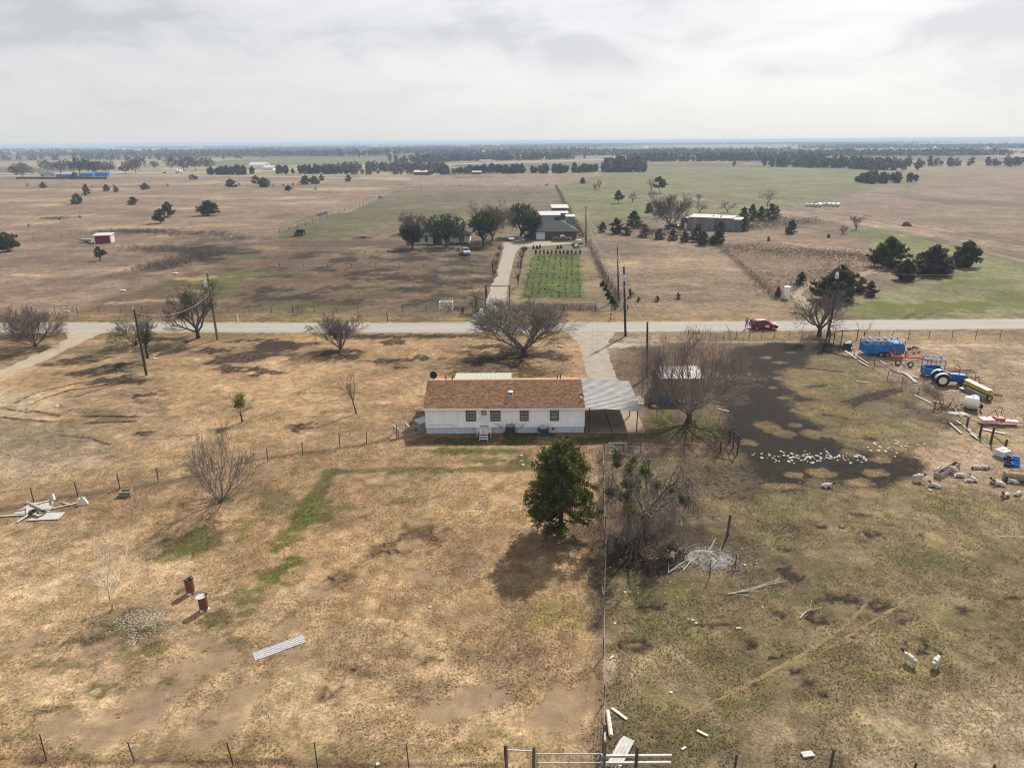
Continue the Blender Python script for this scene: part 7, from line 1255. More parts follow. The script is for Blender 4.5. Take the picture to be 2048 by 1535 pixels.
def drill():
    (x0, y0), (x1, y1) = G(1928, 778), G(1974, 801); r = thing('seed_drill', 'yellow and green seed drill with long hopper beside the tractor', 'seed drill', ((x0 + x1) / 2, (y0 + y1) / 2, 0), math.atan2(y1 - y0, x1 - x0)); ln = math.hypot(x1 - x0, y1 - y0); m_y = mat('hopper_yellow', (0.44, 0.27, 0.03), .6, var=.3); m_gr = mat('drill_green', (0.02, 0.10, 0.03), .6, var=.2)
    MB().prism([(-ln / 2, .75), (ln / 2, .75), (ln / 2, 1.25), (-ln / 2, 1.25)], -.2, .3).build('hopper', m_y, r, bevel=.04); MB().box(0, .05, 1.28, ln, .58, .05, 0, .1).build('hopper_lid', mat('pale_lid', (0.62, 0.52, 0.36), .5), r); MB().box(0, .05, .62, ln + .1, .5, .14).build('frame', m_gr, r); MB().box(0, -.35, .45, ln, .08, .08).build('tool_bar', m_gr, r)
    for k in range(10): MB().lathe([(.02, -.015), (.2, -.01), (.2, .01), (.02, .015)], 12, (-ln / 2 + .2 + k * (ln - .4) / 9, -.35, .2), 'X').build('disc', m_galv, r)
    for s_ in (-1, 1):
        o = MB().lathe([(.25, -.12), (.38, -.1), (.4, 0), (.38, .1), (.25, .12)], 18, (s_ * (ln / 2 + .22), 0, .4), 'X', False).build('wheel', m_tyre, r); MB().lathe([(.25, -.1), (.08, -.05), (.08, .05), (.25, .1)], 12, (s_ * (ln / 2 + .22), 0, .4), 'X').build('rim', m_y, o)
    for s_ in (-.35, .35): MB().tube([(s_ * ln, .3, .62), (ln * .5 + .2, 1.6, .6)], .05, 5).build('drawbar', m_black, r)
    for q in (-.36, .3): MB().box(q * ln, -.7, .35, .5, .4, .05, .2).build('step_plate', m_trim, r)
drill()
def sprayer():
    x, y = G(1940, 818); r = thing('spray_tank', 'round white plastic spray tank on a red frame', 'tank', (x, y, 0), -.5); MB().lathe([(.15, -.72), (.62, -.62), (.66, -.3), (.69, 0), (.66, .3), (.62, .62), (.15, .72)], 24, (0, 0, .9), 'X').build('tank', mat('white_poly', (0.74, 0.73, 0.69), .5, var=.08), r, True); MB().lathe([(.18, 0), (.18, .07), (.1, .1)], 12, (0, 0, 1.56)).build('lid', m_trim, r)
    for s_ in (-1, 1): MB().box(0, s_ * .5, .2, 1.9, .08, .1).build('skid', m_pipe_red, r); MB().box(s_ * .5, 0, .3, .08, 1.1, .12).build('cradle', m_pipe_red, r); MB().tube([(.9, s_ * .5, .2), (.95, s_ * .35, 1.2)], .04, 5).build('hitch_post', m_pipe_red, r)
    for k in range(3): MB().tube([(-.9, -.3 + k * .3, .6), (-1.7 - .2 * k, -.2 + k * .5, 1.7)], .03, 5).build('boom', m_pipe, r)
    MB().box(1.0, 0, .6, .25, .5, .5).build('pump', m_black, r)
sprayer()
def mower():
    x, y = G(1993, 848); r = thing('disc_mower', 'faded red mower deck lying behind the rusty pipe fence', 'mower', (x, y, 0), -.12); m_r = mat('faded_red', (0.30, 0.075, 0.06), .6, var=.3); m_pk = mat('pale_red_deck', (0.50, 0.33, 0.30), .6, var=.3)
    MB().box(-.9, .1, .5, 1.6, 1.1, .2).build('deck', m_pk, r, bevel=.04); MB().box(1.1, -.1, .45, 1.7, .7, .18, -.1).build('wing_deck', m_pk, r, bevel=.04); MB().box(.1, 0, .68, .9, .9, .3).build('gearbox', m_r, r, bevel=.04); MB().tube([(0, 0, .8), (-.3, .3, 1.5), (.2, .2, 1.9)], .05, 6).build('mast', m_r, r); MB().tube([(-.3, .3, 1.5), (-.9, .5, .6)], .04, 5).build('strut', m_r, r); [MB().tube([(q, -.6, .2), (q + 1.4, -.6, .22)], .06, 6).build('skid', m_r, r) for q in (-1.6, .3)]; MB().tube([(1.9, -.2, .45), (2.5, -.35, .4)], .09, 6).build('tail_bar', m_galv, r)
mower()
def harrow():
    x, y = G(1921, 752); r = thing('cultivator', 'rusty cultivator frame half hidden behind the tractor', 'cultivator', (x, y, 0), -.1)
    for yy in (-.5, .1, .7): MB().box(0, yy, .7, 3.2, .1, .1).build('tool_bar', m_pipe_red, r)
    for xx in (-1.5, 0, 1.5): MB().box(xx, .1, .71, .09, 1.3, .09).build('cross_member', m_pipe_red, r)
    for k in range(7): MB().tube([(-1.5 + k * .5, -.5 + (k % 3) * .6, .7), (-1.5 + k * .5, -.65 + (k % 3) * .6, .35), (-1.4 + k * .5, -.5 + (k % 3) * .6, .02)], .03, 5).build('shank', m_rust, r)
    MB().tube([(-.6, .1, .7), (-1.2, .1, 2.0), (-.2, .1, 1.1)], .05, 6).build('mast', m_pipe_red, r); [MB().tube([(xx, -.9, .7), (xx, -.9, .02)], .05, 5).build('stand', m_galv, r) for xx in (-1.3, 1.3)]
harrow()
x, y = G(1953, 766); r = thing('hitch_frame', 'small orange red hitch frame between tractor and seed drill', 'hitch', (x, y, 0), .3); MB().tube([(-.6, 0, .1), (0, 0, .9), (.6, 0, .1)], .05, 6).build('frame', mat('rake_red', (.34, .055, .018)), r); MB().tube([(0, 0, .9), (.9, .4, .5), (1.5, .2, .6)], .05, 6).build('arm', mat('rake_red', (.34, .055, .018)), r); MB().box(0, 0, .14, 1.4, .1, .1).build('bar', m_galv, r)
# ---------------------------------------------------------------- sheep, a person, things lying about
def sheep_mat(name, body, head, patch=0.0):
    M = bpy.data.materials.new(name); M.use_nodes = True; t = M.node_tree; n, l = t.nodes, t.links; b = n['Principled BSDF']; b.inputs['Roughness'].default_value = .95
    tx = n.new('ShaderNodeTexCoord'); sp_ = n.new('ShaderNodeSeparateXYZ'); l.new(tx.outputs['Object'], sp_.inputs[0]); no = n.new('ShaderNodeTexNoise'); no.inputs['Scale'].default_value = 3.2; l.new(tx.outputs['Object'], no.inputs['Vector'])
    ad = n.new('ShaderNodeMath'); ad.operation = 'MULTIPLY_ADD'; l.new(no.outputs[0], ad.inputs[0]); ad.inputs[1].default_value = .16; l.new(sp_.outputs[0], ad.inputs[2])
    st = n.new('ShaderNodeMath'); st.operation = 'GREATER_THAN'; l.new(ad.outputs[0], st.inputs[0]); st.inputs[1].default_value = .60
    mx_ = n.new('ShaderNodeMixRGB'); l.new(st.outputs[0], mx_.inputs[0]); mx_.inputs[1].default_value = (*body, 1); mx_.inputs[2].default_value = (*head, 1); out = mx_.outputs[0]
    if patch:
        s2 = n.new('ShaderNodeMath'); s2.operation = 'GREATER_THAN'; l.new(no.outputs[0], s2.inputs[0]); s2.inputs[1].default_value = patch; m2 = n.new('ShaderNodeMixRGB'); l.new(s2.outputs[0], m2.inputs[0]); l.new(out, m2.inputs[1]); m2.inputs[2].default_value = (*head, 1); out = m2.outputs[0]
    l.new(out, b.inputs['Base Color']); return M
wool, blk = (0.44, 0.41, 0.36), (0.022, 0.018, 0.016)
SM = {'bh': sheep_mat('sheep_white_black_head', wool, blk), 'w': sheep_mat('sheep_white', wool, (0.60, 0.55, 0.48)), 'p': sheep_mat('sheep_pied', wool, blk, .60), 't': sheep_mat('sheep_tan', (0.36, 0.27, 0.17), blk)}
def skin(name, V, E, R, root=0):
    me = bpy.data.meshes.new(name); me.from_pydata(V, E, []); o = bpy.data.objects.new(name, me); md = o.modifiers.new('skin', 'SKIN'); md.use_smooth_shade = True; sv_ = me.skin_vertices[0].data if me.skin_vertices else None
    return o
def skin_mesh(name, V, E, R, root=0):
    """one continuous body grown from a skeleton of joints V, bones E, radii R"""
    b = bmesh.new(); lay = b.verts.layers.skin.verify(); vs = [b.verts.new(v) for v in V]
    for i, v in enumerate(vs): q = R[i]; v[lay].radius = q if isinstance(q, tuple) else (q, q); v[lay].use_root = i == root
    for i, j in E: b.edges.new((vs[i], vs[j]))
    me = bpy.data.meshes.new(name); b.to_mesh(me); b.free(); return me
def chain(V, E, R, start, pts):
    p = start
    for x, y, z, r in pts: V.append((x, y, z)); R.append(r); E.append((p, len(V) - 1)); p = len(V) - 1
    return p
def sheep_mesh(kind):
    V, E, R = [(0, 0, .60)], [], [(.21, .23)]
    if kind in ('stand', 'graze'):
        f = chain(V, E, R, 0, [(.30, 0, .61, (.19, .22)), (.46, 0, .68, .13)])
        hd = chain(V, E, R, f, [(.58, 0, .80, .085), (.66, 0, .90, .09), (.78, 0, .84, .06), (.85, 0, .80, .045)] if kind == 'stand' else [(.60, 0, .52, .085), (.70, 0, .32, .085), (.76, 0, .18, .06), (.79, 0, .09, .045)])
        h2 = hd - 2
        for s_ in (-1, 1): q = V[h2]; chain(V, E, R, h2, [(q[0] - .02, s_ * .13, q[2] + .02, .03), (q[0] - .03, s_ * .19, q[2] - .03, .018)])
        bk = chain(V, E, R, 0, [(-.30, 0, .60, (.19, .21)), (-.44, 0, .58, .12)]); chain(V, E, R, bk, [(-.52, 0, .48, .035), (-.53, 0, .36, .022)])
        for s_ in (-1, 1):
            chain(V, E, R, 1, [(.31, s_ * .11, .40, .065), (.30, s_ * .11, .22, .038), (.31, s_ * .11, .03, .036)]); chain(V, E, R, bk - 1, [(-.26, s_ * .12, .42, .085), (-.38, s_ * .12, .24, .042), (-.34, s_ * .12, .03, .036)])
    else:
        V[0] = (0, 0, .24); f = chain(V, E, R, 0, [(.28, 0, .26, (.19, .21)), (.42, 0, .33, .13)])
        hd = chain(V, E, R, f, [(.54, 0, .48, .085), (.62, 0, .60, .088), (.74, .0, .56, .06), (.81, 0, .52, .045)] if kind == 'lie' else [(.56, .06, .26, .085), (.66, .16, .20, .085), (.74, .28, .13, .06), (.77, .34, .09, .045)])
        q = V[hd - 2]
        for s_ in (-1, 1): chain(V, E, R, hd - 2, [(q[0] - .02, q[1] + s_ * .13, q[2] + .03, .03), (q[0] - .03, q[1] + s_ * .18, q[2] - .02, .018)])
        bk = chain(V, E, R, 0, [(-.30, 0, .24, (.20, .21)), (-.44, 0, .22, .12)]); chain(V, E, R, bk, [(-.54, .02, .12, .03), (-.60, .03, .06, .02)])
        chain(V, E, R, 1, [(.40, -.16, .09, .06), (.56, -.19, .045, .04), (.44, -.22, .04, .034)]); chain(V, E, R, 1, [(.40, .16, .09, .06), (.60, .18, .045, .04), (.74, .18, .04, .034)])
        chain(V, E, R, bk - 1, [(-.18, -.22, .12, .09), (-.02, -.27, .05, .045), (-.20, -.30, .04, .036)]); chain(V, E, R, bk - 1, [(-.20, .20, .10, .07), (-.04, .24, .05, .04)])
    return skin_mesh('sheep', V, E, R)
SHM = {k: sheep_mesh(k) for k in ('stand', 'graze', 'lie', 'sleep')}
def sheep(label, u, v, rz, kind, coat, s_=1.0, group=None):
    x, y = G(u, v); me = SHM[kind]; o = bpy.data.objects.new('sheep', me); col.objects.link(o); o.location = (x, y, .0); o.rotation_euler = (0, 0, math.radians(rz)); o.scale = (s_ * .78,) * 3
    if len(me.materials) == 0: me.materials.append(SM['bh'])
    o.material_slots[0].link = 'OBJECT'; o.material_slots[0].material = SM[coat]
    md = o.modifiers.new('skin', 'SKIN'); md.use_smooth_shade = True; md = o.modifiers.new('sub', 'SUBSURF'); md.levels = 1; md.render_levels = 2; return tag(o, label, 'sheep', group)
sheep('tan sheep grazing beside the ash and branch heap', 1344, 1121, 250, 'graze', 't', 1.12); sheep('white sheep standing turned away with its dark head hidden, in the near paddock', 1818, 1327, 118, 'stand', 'bh', 1.0); sheep('white sheep with black head looking aside, right of its companion in the near paddock', 1869, 1334, 40, 'stand', 'bh', 1.05)
sheep('lean white sheep standing at the left of the flock by the trough', 1834, 962, -8, 'stand', 'bh', 1.1); sheep('white sheep lying alone at the edge of the black mud', 1652, 974, -5, 'lie', 'bh', 1.15)
sheep('black headed sheep lying below the feed trough, facing away', 1871, 974, 150, 'lie', 'bh', 1.05); sheep('white sheep with its head in the near end of the wooden trough', 1874, 947, 20, 'graze', 'p', 1.0); sheep('plump white sheep standing at the side of the wooden trough', 1906, 946, 120, 'graze', 'w', 1.0)
sheep('all white sheep lying flat between trough and flock', 1920, 953, 175, 'sleep', 'w', 1.05); sheep('white sheep with a black head raised, lying amid the flock', 1947, 961, 100, 'lie', 'bh', 1.0); sheep('small white lamb lying against the sheep with raised head', 1939, 963, 170, 'sleep', 'w', .75)
sheep('white sheep lying with dark head stretched left, above the flock', 1953, 937, 180, 'sleep', 'bh', 1.0); sheep('straw coloured sheep lying with black head turned right, above the flock', 1965, 937, -20, 'sleep', 'bh', 1.05); sheep('black headed sheep lying with head up at the back of a close pair', 1993, 966, 165, 'lie', 'bh', 1.05); sheep('black headed sheep lying in front of a close pair', 2000, 971, 160, 'lie', 'bh', 1.1)
sheep('black headed sheep lying against the hay roll', 2026, 966, 155, 'lie', 'bh', 1.1); sheep('black and white patched sheep lying with legs out below the flock', 2012, 993, 200, 'lie', 'p', 1.1); sheep('white sheep with a black head tucked, at the edge of the flock', 2034, 990, 20, 'sleep', 'bh', 1.0)
def person():
    x, y = G(1492, 656.5); V, E, R = [(0, 0, .95)], [], [(.15, .12)]
    t_ = chain(V, E, R, 0, [(0, 0, 1.15, (.15, .11)), (0, 0, 1.38, (.17, .11)), (0, .0, 1.52, .065)]); chain(V, E, R, t_, [(0, -.02, 1.60, .085), (0, -.02, 1.70, .095), (0, -.01, 1.77, .06)])
    for s_ in (-1, 1):
        ar = chain(V, E, R, 2, [(s_ * .20, 0, 1.42, .062), (s_ * .27, -.10, 1.16, .048), (s_ * .15, -.32, 1.24, .036), (s_ * .10, -.38, 1.27, .034)])
        for q in range(3): chain(V, E, R, ar, [(s_ * (.06 - q * .02), -.42 + q * .01, 1.30 - q * .035, .012)])
        chain(V, E, R, ar, [(s_ * .05, -.36, 1.33, .012)]); chain(V, E, R, 0, [(s_ * .10, 0, .86, .095), (s_ * .13, -.03, .48, .065), (s_ * .14, 0, .10, .045), (s_ * .15, -.14, .04, .04)])
    me = skin_mesh('person', V, E, R); r = thing('person', 'person in blue shirt and dark trousers standing by the red car with arms raised', 'person', (x, y, 0), .15)
    M = bpy.data.materials.new('person_clothes'); M.use_nodes = True; t = M.node_tree; n, l = t.nodes, t.links; tx = n.new('ShaderNodeTexCoord'); sp_ = n.new('ShaderNodeSeparateXYZ'); l.new(tx.outputs['Object'], sp_.inputs[0]); rp = n.new('ShaderNodeValToRGB'); mr_ = n.new('ShaderNodeMath'); mr_.operation = 'DIVIDE'; mr_.inputs[1].default_value = 1.9; l.new(sp_.outputs[2], mr_.inputs[0]); l.new(mr_.outputs[0], rp.inputs[0]); rp.color_ramp.interpolation = 'CONSTANT'; rp.color_ramp.elements[0].color = (.02, .02, .022, 1); rp.color_ramp.elements[1].position = .055; rp.color_ramp.elements[1].color = (.025, .03, .045, 1)
    for p_, c_ in ((.525, (.06, .22, .45)), (.80, (.42, .24, .17))): e_ = rp.color_ramp.elements.new(p_); e_.color = (*c_, 1)
    l.new(rp.outputs[0], n['Principled BSDF'].inputs['Base Color']); o = link('body', me, M, r); md = o.modifiers.new('skin', 'SKIN'); md.use_smooth_shade = True; md = o.modifiers.new('sub', 'SUBSURF'); md.levels = 1; md.render_levels = 2
    MB().lathe([(.10, 1.68), (.112, 1.74), (.09, 1.83), (.03, 1.86)], 12, (0, .0, 0)).build('hair', mat('dark_hair', (.02, .015, .012)), r, True)
    for s_ in (-1, 1): MB().box(s_ * .04, -.11, 1.70, .02, .012, .012).build('eye', m_black, r)
    MB().prism([(-.02, 1.64), (.02, 1.64), (0, 1.69)], -.135, -.10).build('nose', mat('skin_tone', (.42, .24, .17)), r); MB().box(0, -.108, 1.61, .05, .012, .01).build('mouth', mat('lip', (.25, .09, .07)), r)
    MB().box(0, -.42, 1.28, .22, .03, .12).build('handset', m_black, r)
person()
def corrsheet(label, u0, v0, u1, v1, wid, n, m_, z=.03, group=None):
    (x0, y0), (x1, y1) = G(u0, v0), G(u1, v1); d = Vector((x1 - x0, y1 - y0, 0)); w_ = Vector((-d.y, d.x, 0)).normalized() * wid; o = corr((0, 0, z), d, w_, n, .03, .55).build('roofing_sheet', m_); md = o.modifiers.new('thick', 'SOLIDIFY'); md.thickness = .004; o.location = (x0, y0, 0); return tag(o, label, 'metal sheet', group)
corrsheet('single long pale ribbed roofing sheet lying in the straw yard', 510, 1321, 612, 1283, .75, 4, m_galv)
(x0, y0), (x1, y1) = G(1212, 1530), G(1240, 1478); st_ = thing('sheet_stack', 'stack of ribbed roofing sheets lying by the paddock gate post', 'metal sheets', (x0, y0, 0))
for k in range(4): d = Vector((x1 - x0, y1 - y0, 0)); o = corr((k * .06, k * .03, .03 + k * .045), d, Vector((d.y, -d.x, 0)).normalized() * .62, 4, .03, .55).build('roofing_sheet', [m_galv, mat('rust_streaked_sheet', (.42, .30, .22), .6, var=.3, scale=3), m_galv, mat('pale_sheet', (.34, .34, .33), .7)][k], st_)
def plank(label, u0, v0, u1, v1, wid=.16, th=.05, m_=None, z=.03, name='plank', group=None, z1=None):
    (x0, y0), (x1, y1) = G(u0, v0), G(u1, v1); ln = math.hypot(x1 - x0, y1 - y0); b = MB(); n = 4; vs = []; tw = random.uniform(-.02, .02); zb = z if z1 is None else z1
    for k in range(n + 1):
        t_ = k / n; zz = z + (zb - z) * t_
        for yy in (-wid / 2, wid / 2):
            for q in (0, th): vs.append((ln * t_, yy + tw * math.sin(3 * t_), zz + q + .008 * math.sin(t_ * 3)))
    b.add(vs, [f for k in range(n) for f in ((4 * k, 4 * k + 4, 4 * k + 6, 4 * k + 2), (4 * k + 1, 4 * k + 3, 4 * k + 7, 4 * k + 5), (4 * k, 4 * k + 1, 4 * k + 5, 4 * k + 4), (4 * k + 2, 4 * k + 6, 4 * k + 7, 4 * k + 3))] + [(0, 2, 3, 1), (4 * n, 4 * n + 1, 4 * n + 3, 4 * n + 2)]); o = b.build(name, m_ or m_woodpale); o.location = (x0, y0, 0); o.rotation_euler = (0, 0, math.atan2(y1 - y0, x1 - x0)); return tag(o, label, 'board', group)
plank('pale board lying aslant beside the old log in the paddock', 1223, 1416, 1254, 1439); plank('short pale board lying alone in the paddock grass', 1394, 1461, 1416, 1472, .14); plank('tiny pale offcut near the paddock gate', 1363, 1499, 1371, 1494, .12); plank('short white offcut in the paddock beyond the boards', 1472, 1257, 1482, 1256, .1); plank('flat pale stone slab near the paddock fence posts', 1604, 1511, 1626, 1508, .3, .08); plank('slim pale stick beside the sheep trough', 1826, 915, 1842, 919, .06); plank('thin pale stake fallen along the straight fence', 1204, 1172, 1207, 1188, .08); plank('white stick fallen by the straight fence foot', 1220, 1318, 1227, 1312, .1)
(x0, y0), (x1, y1) = G(1215, 1424), G(1222, 1474); o = MB().tube([(0, 0, .11), ((x1 - x0) * .5, (y1 - y0) * .5, .12), (x1 - x0, y1 - y0, .11)], [.11, .12, .12], 10).build('log', mat('peeled_log', (.50, .44, .36), .9, var=.3, scale=5)); o.location = (x0, y0, 0); tag(o, 'peeled pale log lying beside the straight fence', 'log')
def branch(label, pts, r0, seed, group=None, sub_n=4, m_=None):
    P = [np.array([*G(*p), .06 + .04 * k % .1]) for k, p in enumerate(pts)]; rs = np.random.RandomState(seed); segs = []; o0 = P[0].copy(); o0[2] = 0; P = [p - o0 for p in P]
    for k in range(len(P) - 1):
        a, b = r0 * (1 - k / len(P)), r0 * (1 - (k + 1) / len(P)); segs.append((P[k], P[k + 1], a, b))
        for q in range(sub_n): t_ = rs.rand(); p = P[k] * (1 - t_) + P[k + 1] * t_; d = (P[k + 1] - P[k]) * rs.uniform(.4, .9) + rs.normal(size=3) * np.array([.4, .4, .18]); d[2] = abs(d[2]); segs.append((p, p + d, a * .45, .008)); segs.append((p + d * .5, p + d * .8 + rs.normal(size=3) * [.25, .25, .05] + [0, 0, .05], a * .3, .006))
    V, T = tubes(segs); o = link('fallen_branch', np_mesh('fallen_branch', V, T), m_ or m_twig_pale); o.location = o0; tag(o, label, 'branch', group)
m_silver = mat('silver_branch', (.42, .38, .33), .9, var=.2)
branch('long pale forked branch lying right of the ash heap', [(1455, 1189), (1490, 1182), (1525, 1174), (1558, 1166)], .06, 1, None, 4, m_silver); branch('bent pale branch lying alone on dark soil in the paddock', [(1600, 1237), (1612, 1224), (1632, 1219), (1646, 1215)], .05, 2, None, 1, m_silver); branch('pale branch stuck out of the ash heap towards the tan sheep', [(1336, 1146), (1362, 1128), (1395, 1112), (1420, 1098)], .06, 3, None, 4, m_silver); branch('second pale branch across the front of the ash heap', [(1366, 1142), (1380, 1125), (1405, 1108), (1425, 1095)], .05, 4, None, 3, m_silver); branch('small white stick on the far paddock grass', [(2000, 1075), (2012, 1073), (2026, 1070)], .04, 5, None, 1, m_silver); branch('dead branches fallen across the yard gate foot', [(1210, 915), (1260, 912), (1330, 910), (1420, 912)], .035, 6, None, 6, m_twig_grey)
def heap():
    x, y = G(1418, 1118); rs = np.random.RandomState(9); r = thing('ash_heap', 'low grey white heap of ash and burnt branches in the paddock', 'heap', (x, y, 0)); n = 34; a_, b_ = np.meshgrid(np.linspace(-1, 1, n), np.linspace(-1, 1, n)); rr = np.hypot(a_, b_ * 1.05); z = np.clip(1 - rr ** 1.4, -.05, 1) * .55 * (.1 + 1.7 * fbm(a_.ravel() * 3, b_.ravel() * 3, 4).reshape(n, n)) - .02; z = z - .18 - .12 * rr ** 2; V = np.stack([a_.ravel() * 2.5, b_.ravel() * 2.1, z.ravel()], 1); ii_ = np.arange(n * n).reshape(n, n); T = np.stack([ii_[:-1, :-1].ravel(), ii_[:-1, 1:].ravel(), ii_[1:, 1:].ravel(), ii_[1:, :-1].ravel()], 1)
    link('ash_mound', np_mesh('ash_mound', V, T), mat('ash', (.115, .105, .098), .95, var=1.3, scale=3.5, c2=(.03, .026, .023), bump=.12, bscale=5), r); segs = []
    for k in range(80): p = np.array([rs.normal() * 1.1, rs.normal() * .8, .1]); p[2] = max(.05, .6 * (1 - math.hypot(p[0] / 2.9, p[1] / 2.3))); d = rs.normal(size=3) * [.5, .5, .12]; segs.append((p, p + d, .014, .006))
    V, T = tubes(segs); link('burnt_sticks', np_mesh('burnt_sticks', V, T), m_silver, r)['kind'] = 'stuff'
heap()
for u, vb, vt, lb in ((1455, 1072, 1030, 'tall single dark post standing alone right of the mistletoe tree'), (1418, 1158, 1118, 'thin crossed steel post at the front of the ash heap'), (1470, 1138, 1110, 'thin short steel post right of the ash heap')):
    x, y = G(u, vb); h = HT(u, vb, vt); b = MB()
    if u == 1455: b.box(.0, 0, h / 2, .14, .12, h, .4, .0, .05).box(.02, 0, h + .02, .15, .13, .05, .4)
    else: b.box(0, 0, h / 2, .05, .03, h).box(0, .02, h / 2, .015, .05, h); b.tube([(0, 0, h * .5), (.5, -.1, h * 1.0)], .02, 4) if u == 1418 else None
    o = b.build('lone_post', m_wooddk if u == 1455 else m_tpost); o.location = (x, y, 0); tag(o, lb, 'post')
# barrels
def barrel(label, u, v, extra):
    x, y = G(u, v); r = thing('burn_barrel', label, 'barrel', (x, y, 0), random.random()); z0 = .16
    for k in range(3): a = k * 2.1; MB().box(.2 * math.cos(a), .2 * math.sin(a), z0 / 2, .19, .19, z0, a).build('block', m_trim, r)
    MB().lathe([(.27, 0), (.285, .02), (.285, .28), (.30, .3), (.285, .32), (.285, .56), (.30, .58), (.285, .6), (.285, .86), (.295, .88), (.25, .88), (.25, .05)], 20, (0, 0, z0)).build('drum', m_rust, r)
    if extra: MB().lathe([(.02, 0), (.31, .02), (.31, .05), (.02, .04)], 16, (-.08, -.05, z0 + .9)).build('lid', m_galv, r); MB().box(.22, .1, z0 + .98, .08, .14, .2, .5).build('brick', m_black, r)
    else: MB().box(0, 0, z0 + .92, .5, .34, .1, .5).box(.1, .12, z0 + 1.0, .3, .2, .1, 1.1).build('rubbish', m_black, r); [MB().tube([(-.2 + q * .15, -.1, z0 + .9), (.1 + q * .12, .15, z0 + 1.08)], .02, 5).build('stick', m_galv, r) for q in range(3)]
barrel('rusty burn barrel filled with black rubbish in the yard', 382, 1185, False); barrel('rusty burn barrel with a round lid on top in the yard', 409, 1219, True)
# debris pile at the left fence
m_sheet = mat('white_panel', (.32, .31, .30), .8, var=.12)
def panel(label, pts, z, th, m_):
    P = [G(*p) for p in pts]; o0 = P[0]; o = MB().slab([(p[0] - o0[0], p[1] - o0[1]) for p in P], z, z + th).build('wall_panel', m_); o.location = (*o0, 0); tag(o, label, 'panel')
panel('white wall panel lying left in the debris pile', [(25, 1029), (62, 1006), (108, 1003), (100, 1024)], .03, .03, m_sheet); panel('white wall panel lying right under the tyres in the debris pile', [(52, 1042), (90, 1026), (131, 1025), (118, 1039)], .05, .03, m_sheet)
for k, (a, b, c, d, z) in enumerate([(35, 1046, 60, 1030, .1), (54, 1006, 84, 1020, .14), (56, 1013, 55, 1031, .12), (70, 1011, 106, 1001, .1), (36, 1023, 58, 1018, .12), (108, 1018, 140, 1010, .05), (140, 1011, 158, 1005, .05), (126, 1006, 142, 1011, .06), (0, 1033, 55, 1030, .04), (108, 996, 112, 1008, .4), (152, 1013, 160, 1005, .05), (85, 1022, 110, 1018, .16)]): plank('weathered grey white board in the debris pile by the fence', a, b, c, d, .15, .05, [m_woodpale, m_wood, m_sheet][k % 3], z, 'plank', 'boards in the debris pile')
for k, (u, v) in enumerate([(68, 1027), (84, 1029)]): o = tyre_obj('tyre lying flat on the debris pile', *G(u, v), .36, group='tyres on the debris pile'); o.location.z = .1
o = MB().box(0, 0, .2, .75, .5, .14).build('wood_box', m_wood); o.location = (*G(78, 1032), 0.0); o.rotation_euler = (0, 0, -.4); tag(o, 'low wooden box side against the tyres in the debris pile', 'box')
lump('sack', 'crumpled pale sack at the right end of the debris pile', 'sack', *G(166, 1007), .42, .35, .6, mat('pale_sack', (.62, .57, .52), .8, var=.2), 71); x, y = G(253, 990); r = thing('water_trough', 'small grey stone water trough by the wire fence', 'trough', (x, y, 0), .15)
for q in ((0, .3, .95, .1), (0, -.3, .95, .1)): MB().box(q[0], q[1], .24, q[2], q[3], .46).build('side', m_conc, r)
for q in (-.43, .43): MB().box(q, 0, .24, .1, .5, .46).build('end', m_conc, r)
MB().box(0, 0, .06, .8, .5, .1).build('base', m_conc, r); MB().box(0, 0, .32, .74, .48, .02).build('water', m_glass, r)
# trough, tote, tubs, hay in the sheep corner
(x0, y0), (x1, y1) = G(1874, 956), G(1912, 933); r = thing('feed_trough', 'long wooden feed trough on the bare ground among the sheep', 'trough', (x0, y0, 0), math.atan2(y1 - y0, x1 - x0)); ln = math.hypot(x1 - x0, y1 - y0)
for s_ in (-1, 1): MB().box(ln / 2, s_ * .26, .33, ln, .05, .36, 0, s_ * .35).build('side_board', m_wood, r)
for q in (0, ln): MB().box(q, 0, .28, .06, .6, .5).build('end_board', m_wood, r)
MB().box(ln / 2, 0, .17, ln, .4, .05).build('bottom_board', m_wooddk, r); [MB().box(q, 0, .08, .1, .6, .14).build('foot', m_wood, r) for q in (.4, ln - .4)]
x, y = G(2003, 913); r = thing('tank_cage', 'cut down white plastic tank in a wire cage above the flock', 'tank', (x, y, 0), .4); MB().box(0, 0, .45, 1.15, .95, .6).build('tank', mat('white_poly', (.74, .73, .69)), r, bevel=.08); MB().box(.15, .1, .8, .7, .4, .12, .2).build('cut_edge', mat('white_poly', (.74, .73, .69)), r); MB().box(0, 0, .07, 1.25, 1.05, .1).build('pallet', m_galv, r)
for z in (.2, .42, .64, .8): MB().tube([(-.6, -.5, z), (.6, -.5, z), (.6, .5, z), (-.6, .5, z), (-.6, -.5, z)], .018, 4).build('cage_rail', m_galv, r)
for k in range(7): [MB().tube([(-.6 + k * .2, s_ * .5, .1), (-.6 + k * .2, s_ * .5, .82)], .014, 4).build('cage_bar', m_galv, r) for s_ in (-1, 1)]
for k in range(4): [MB().tube([(s_ * .6, -.3 + k * .2, .1), (s_ * .6, -.3 + k * .2, .82)], .014, 4).build('cage_bar', m_galv, r) for s_ in (-1, 1)]
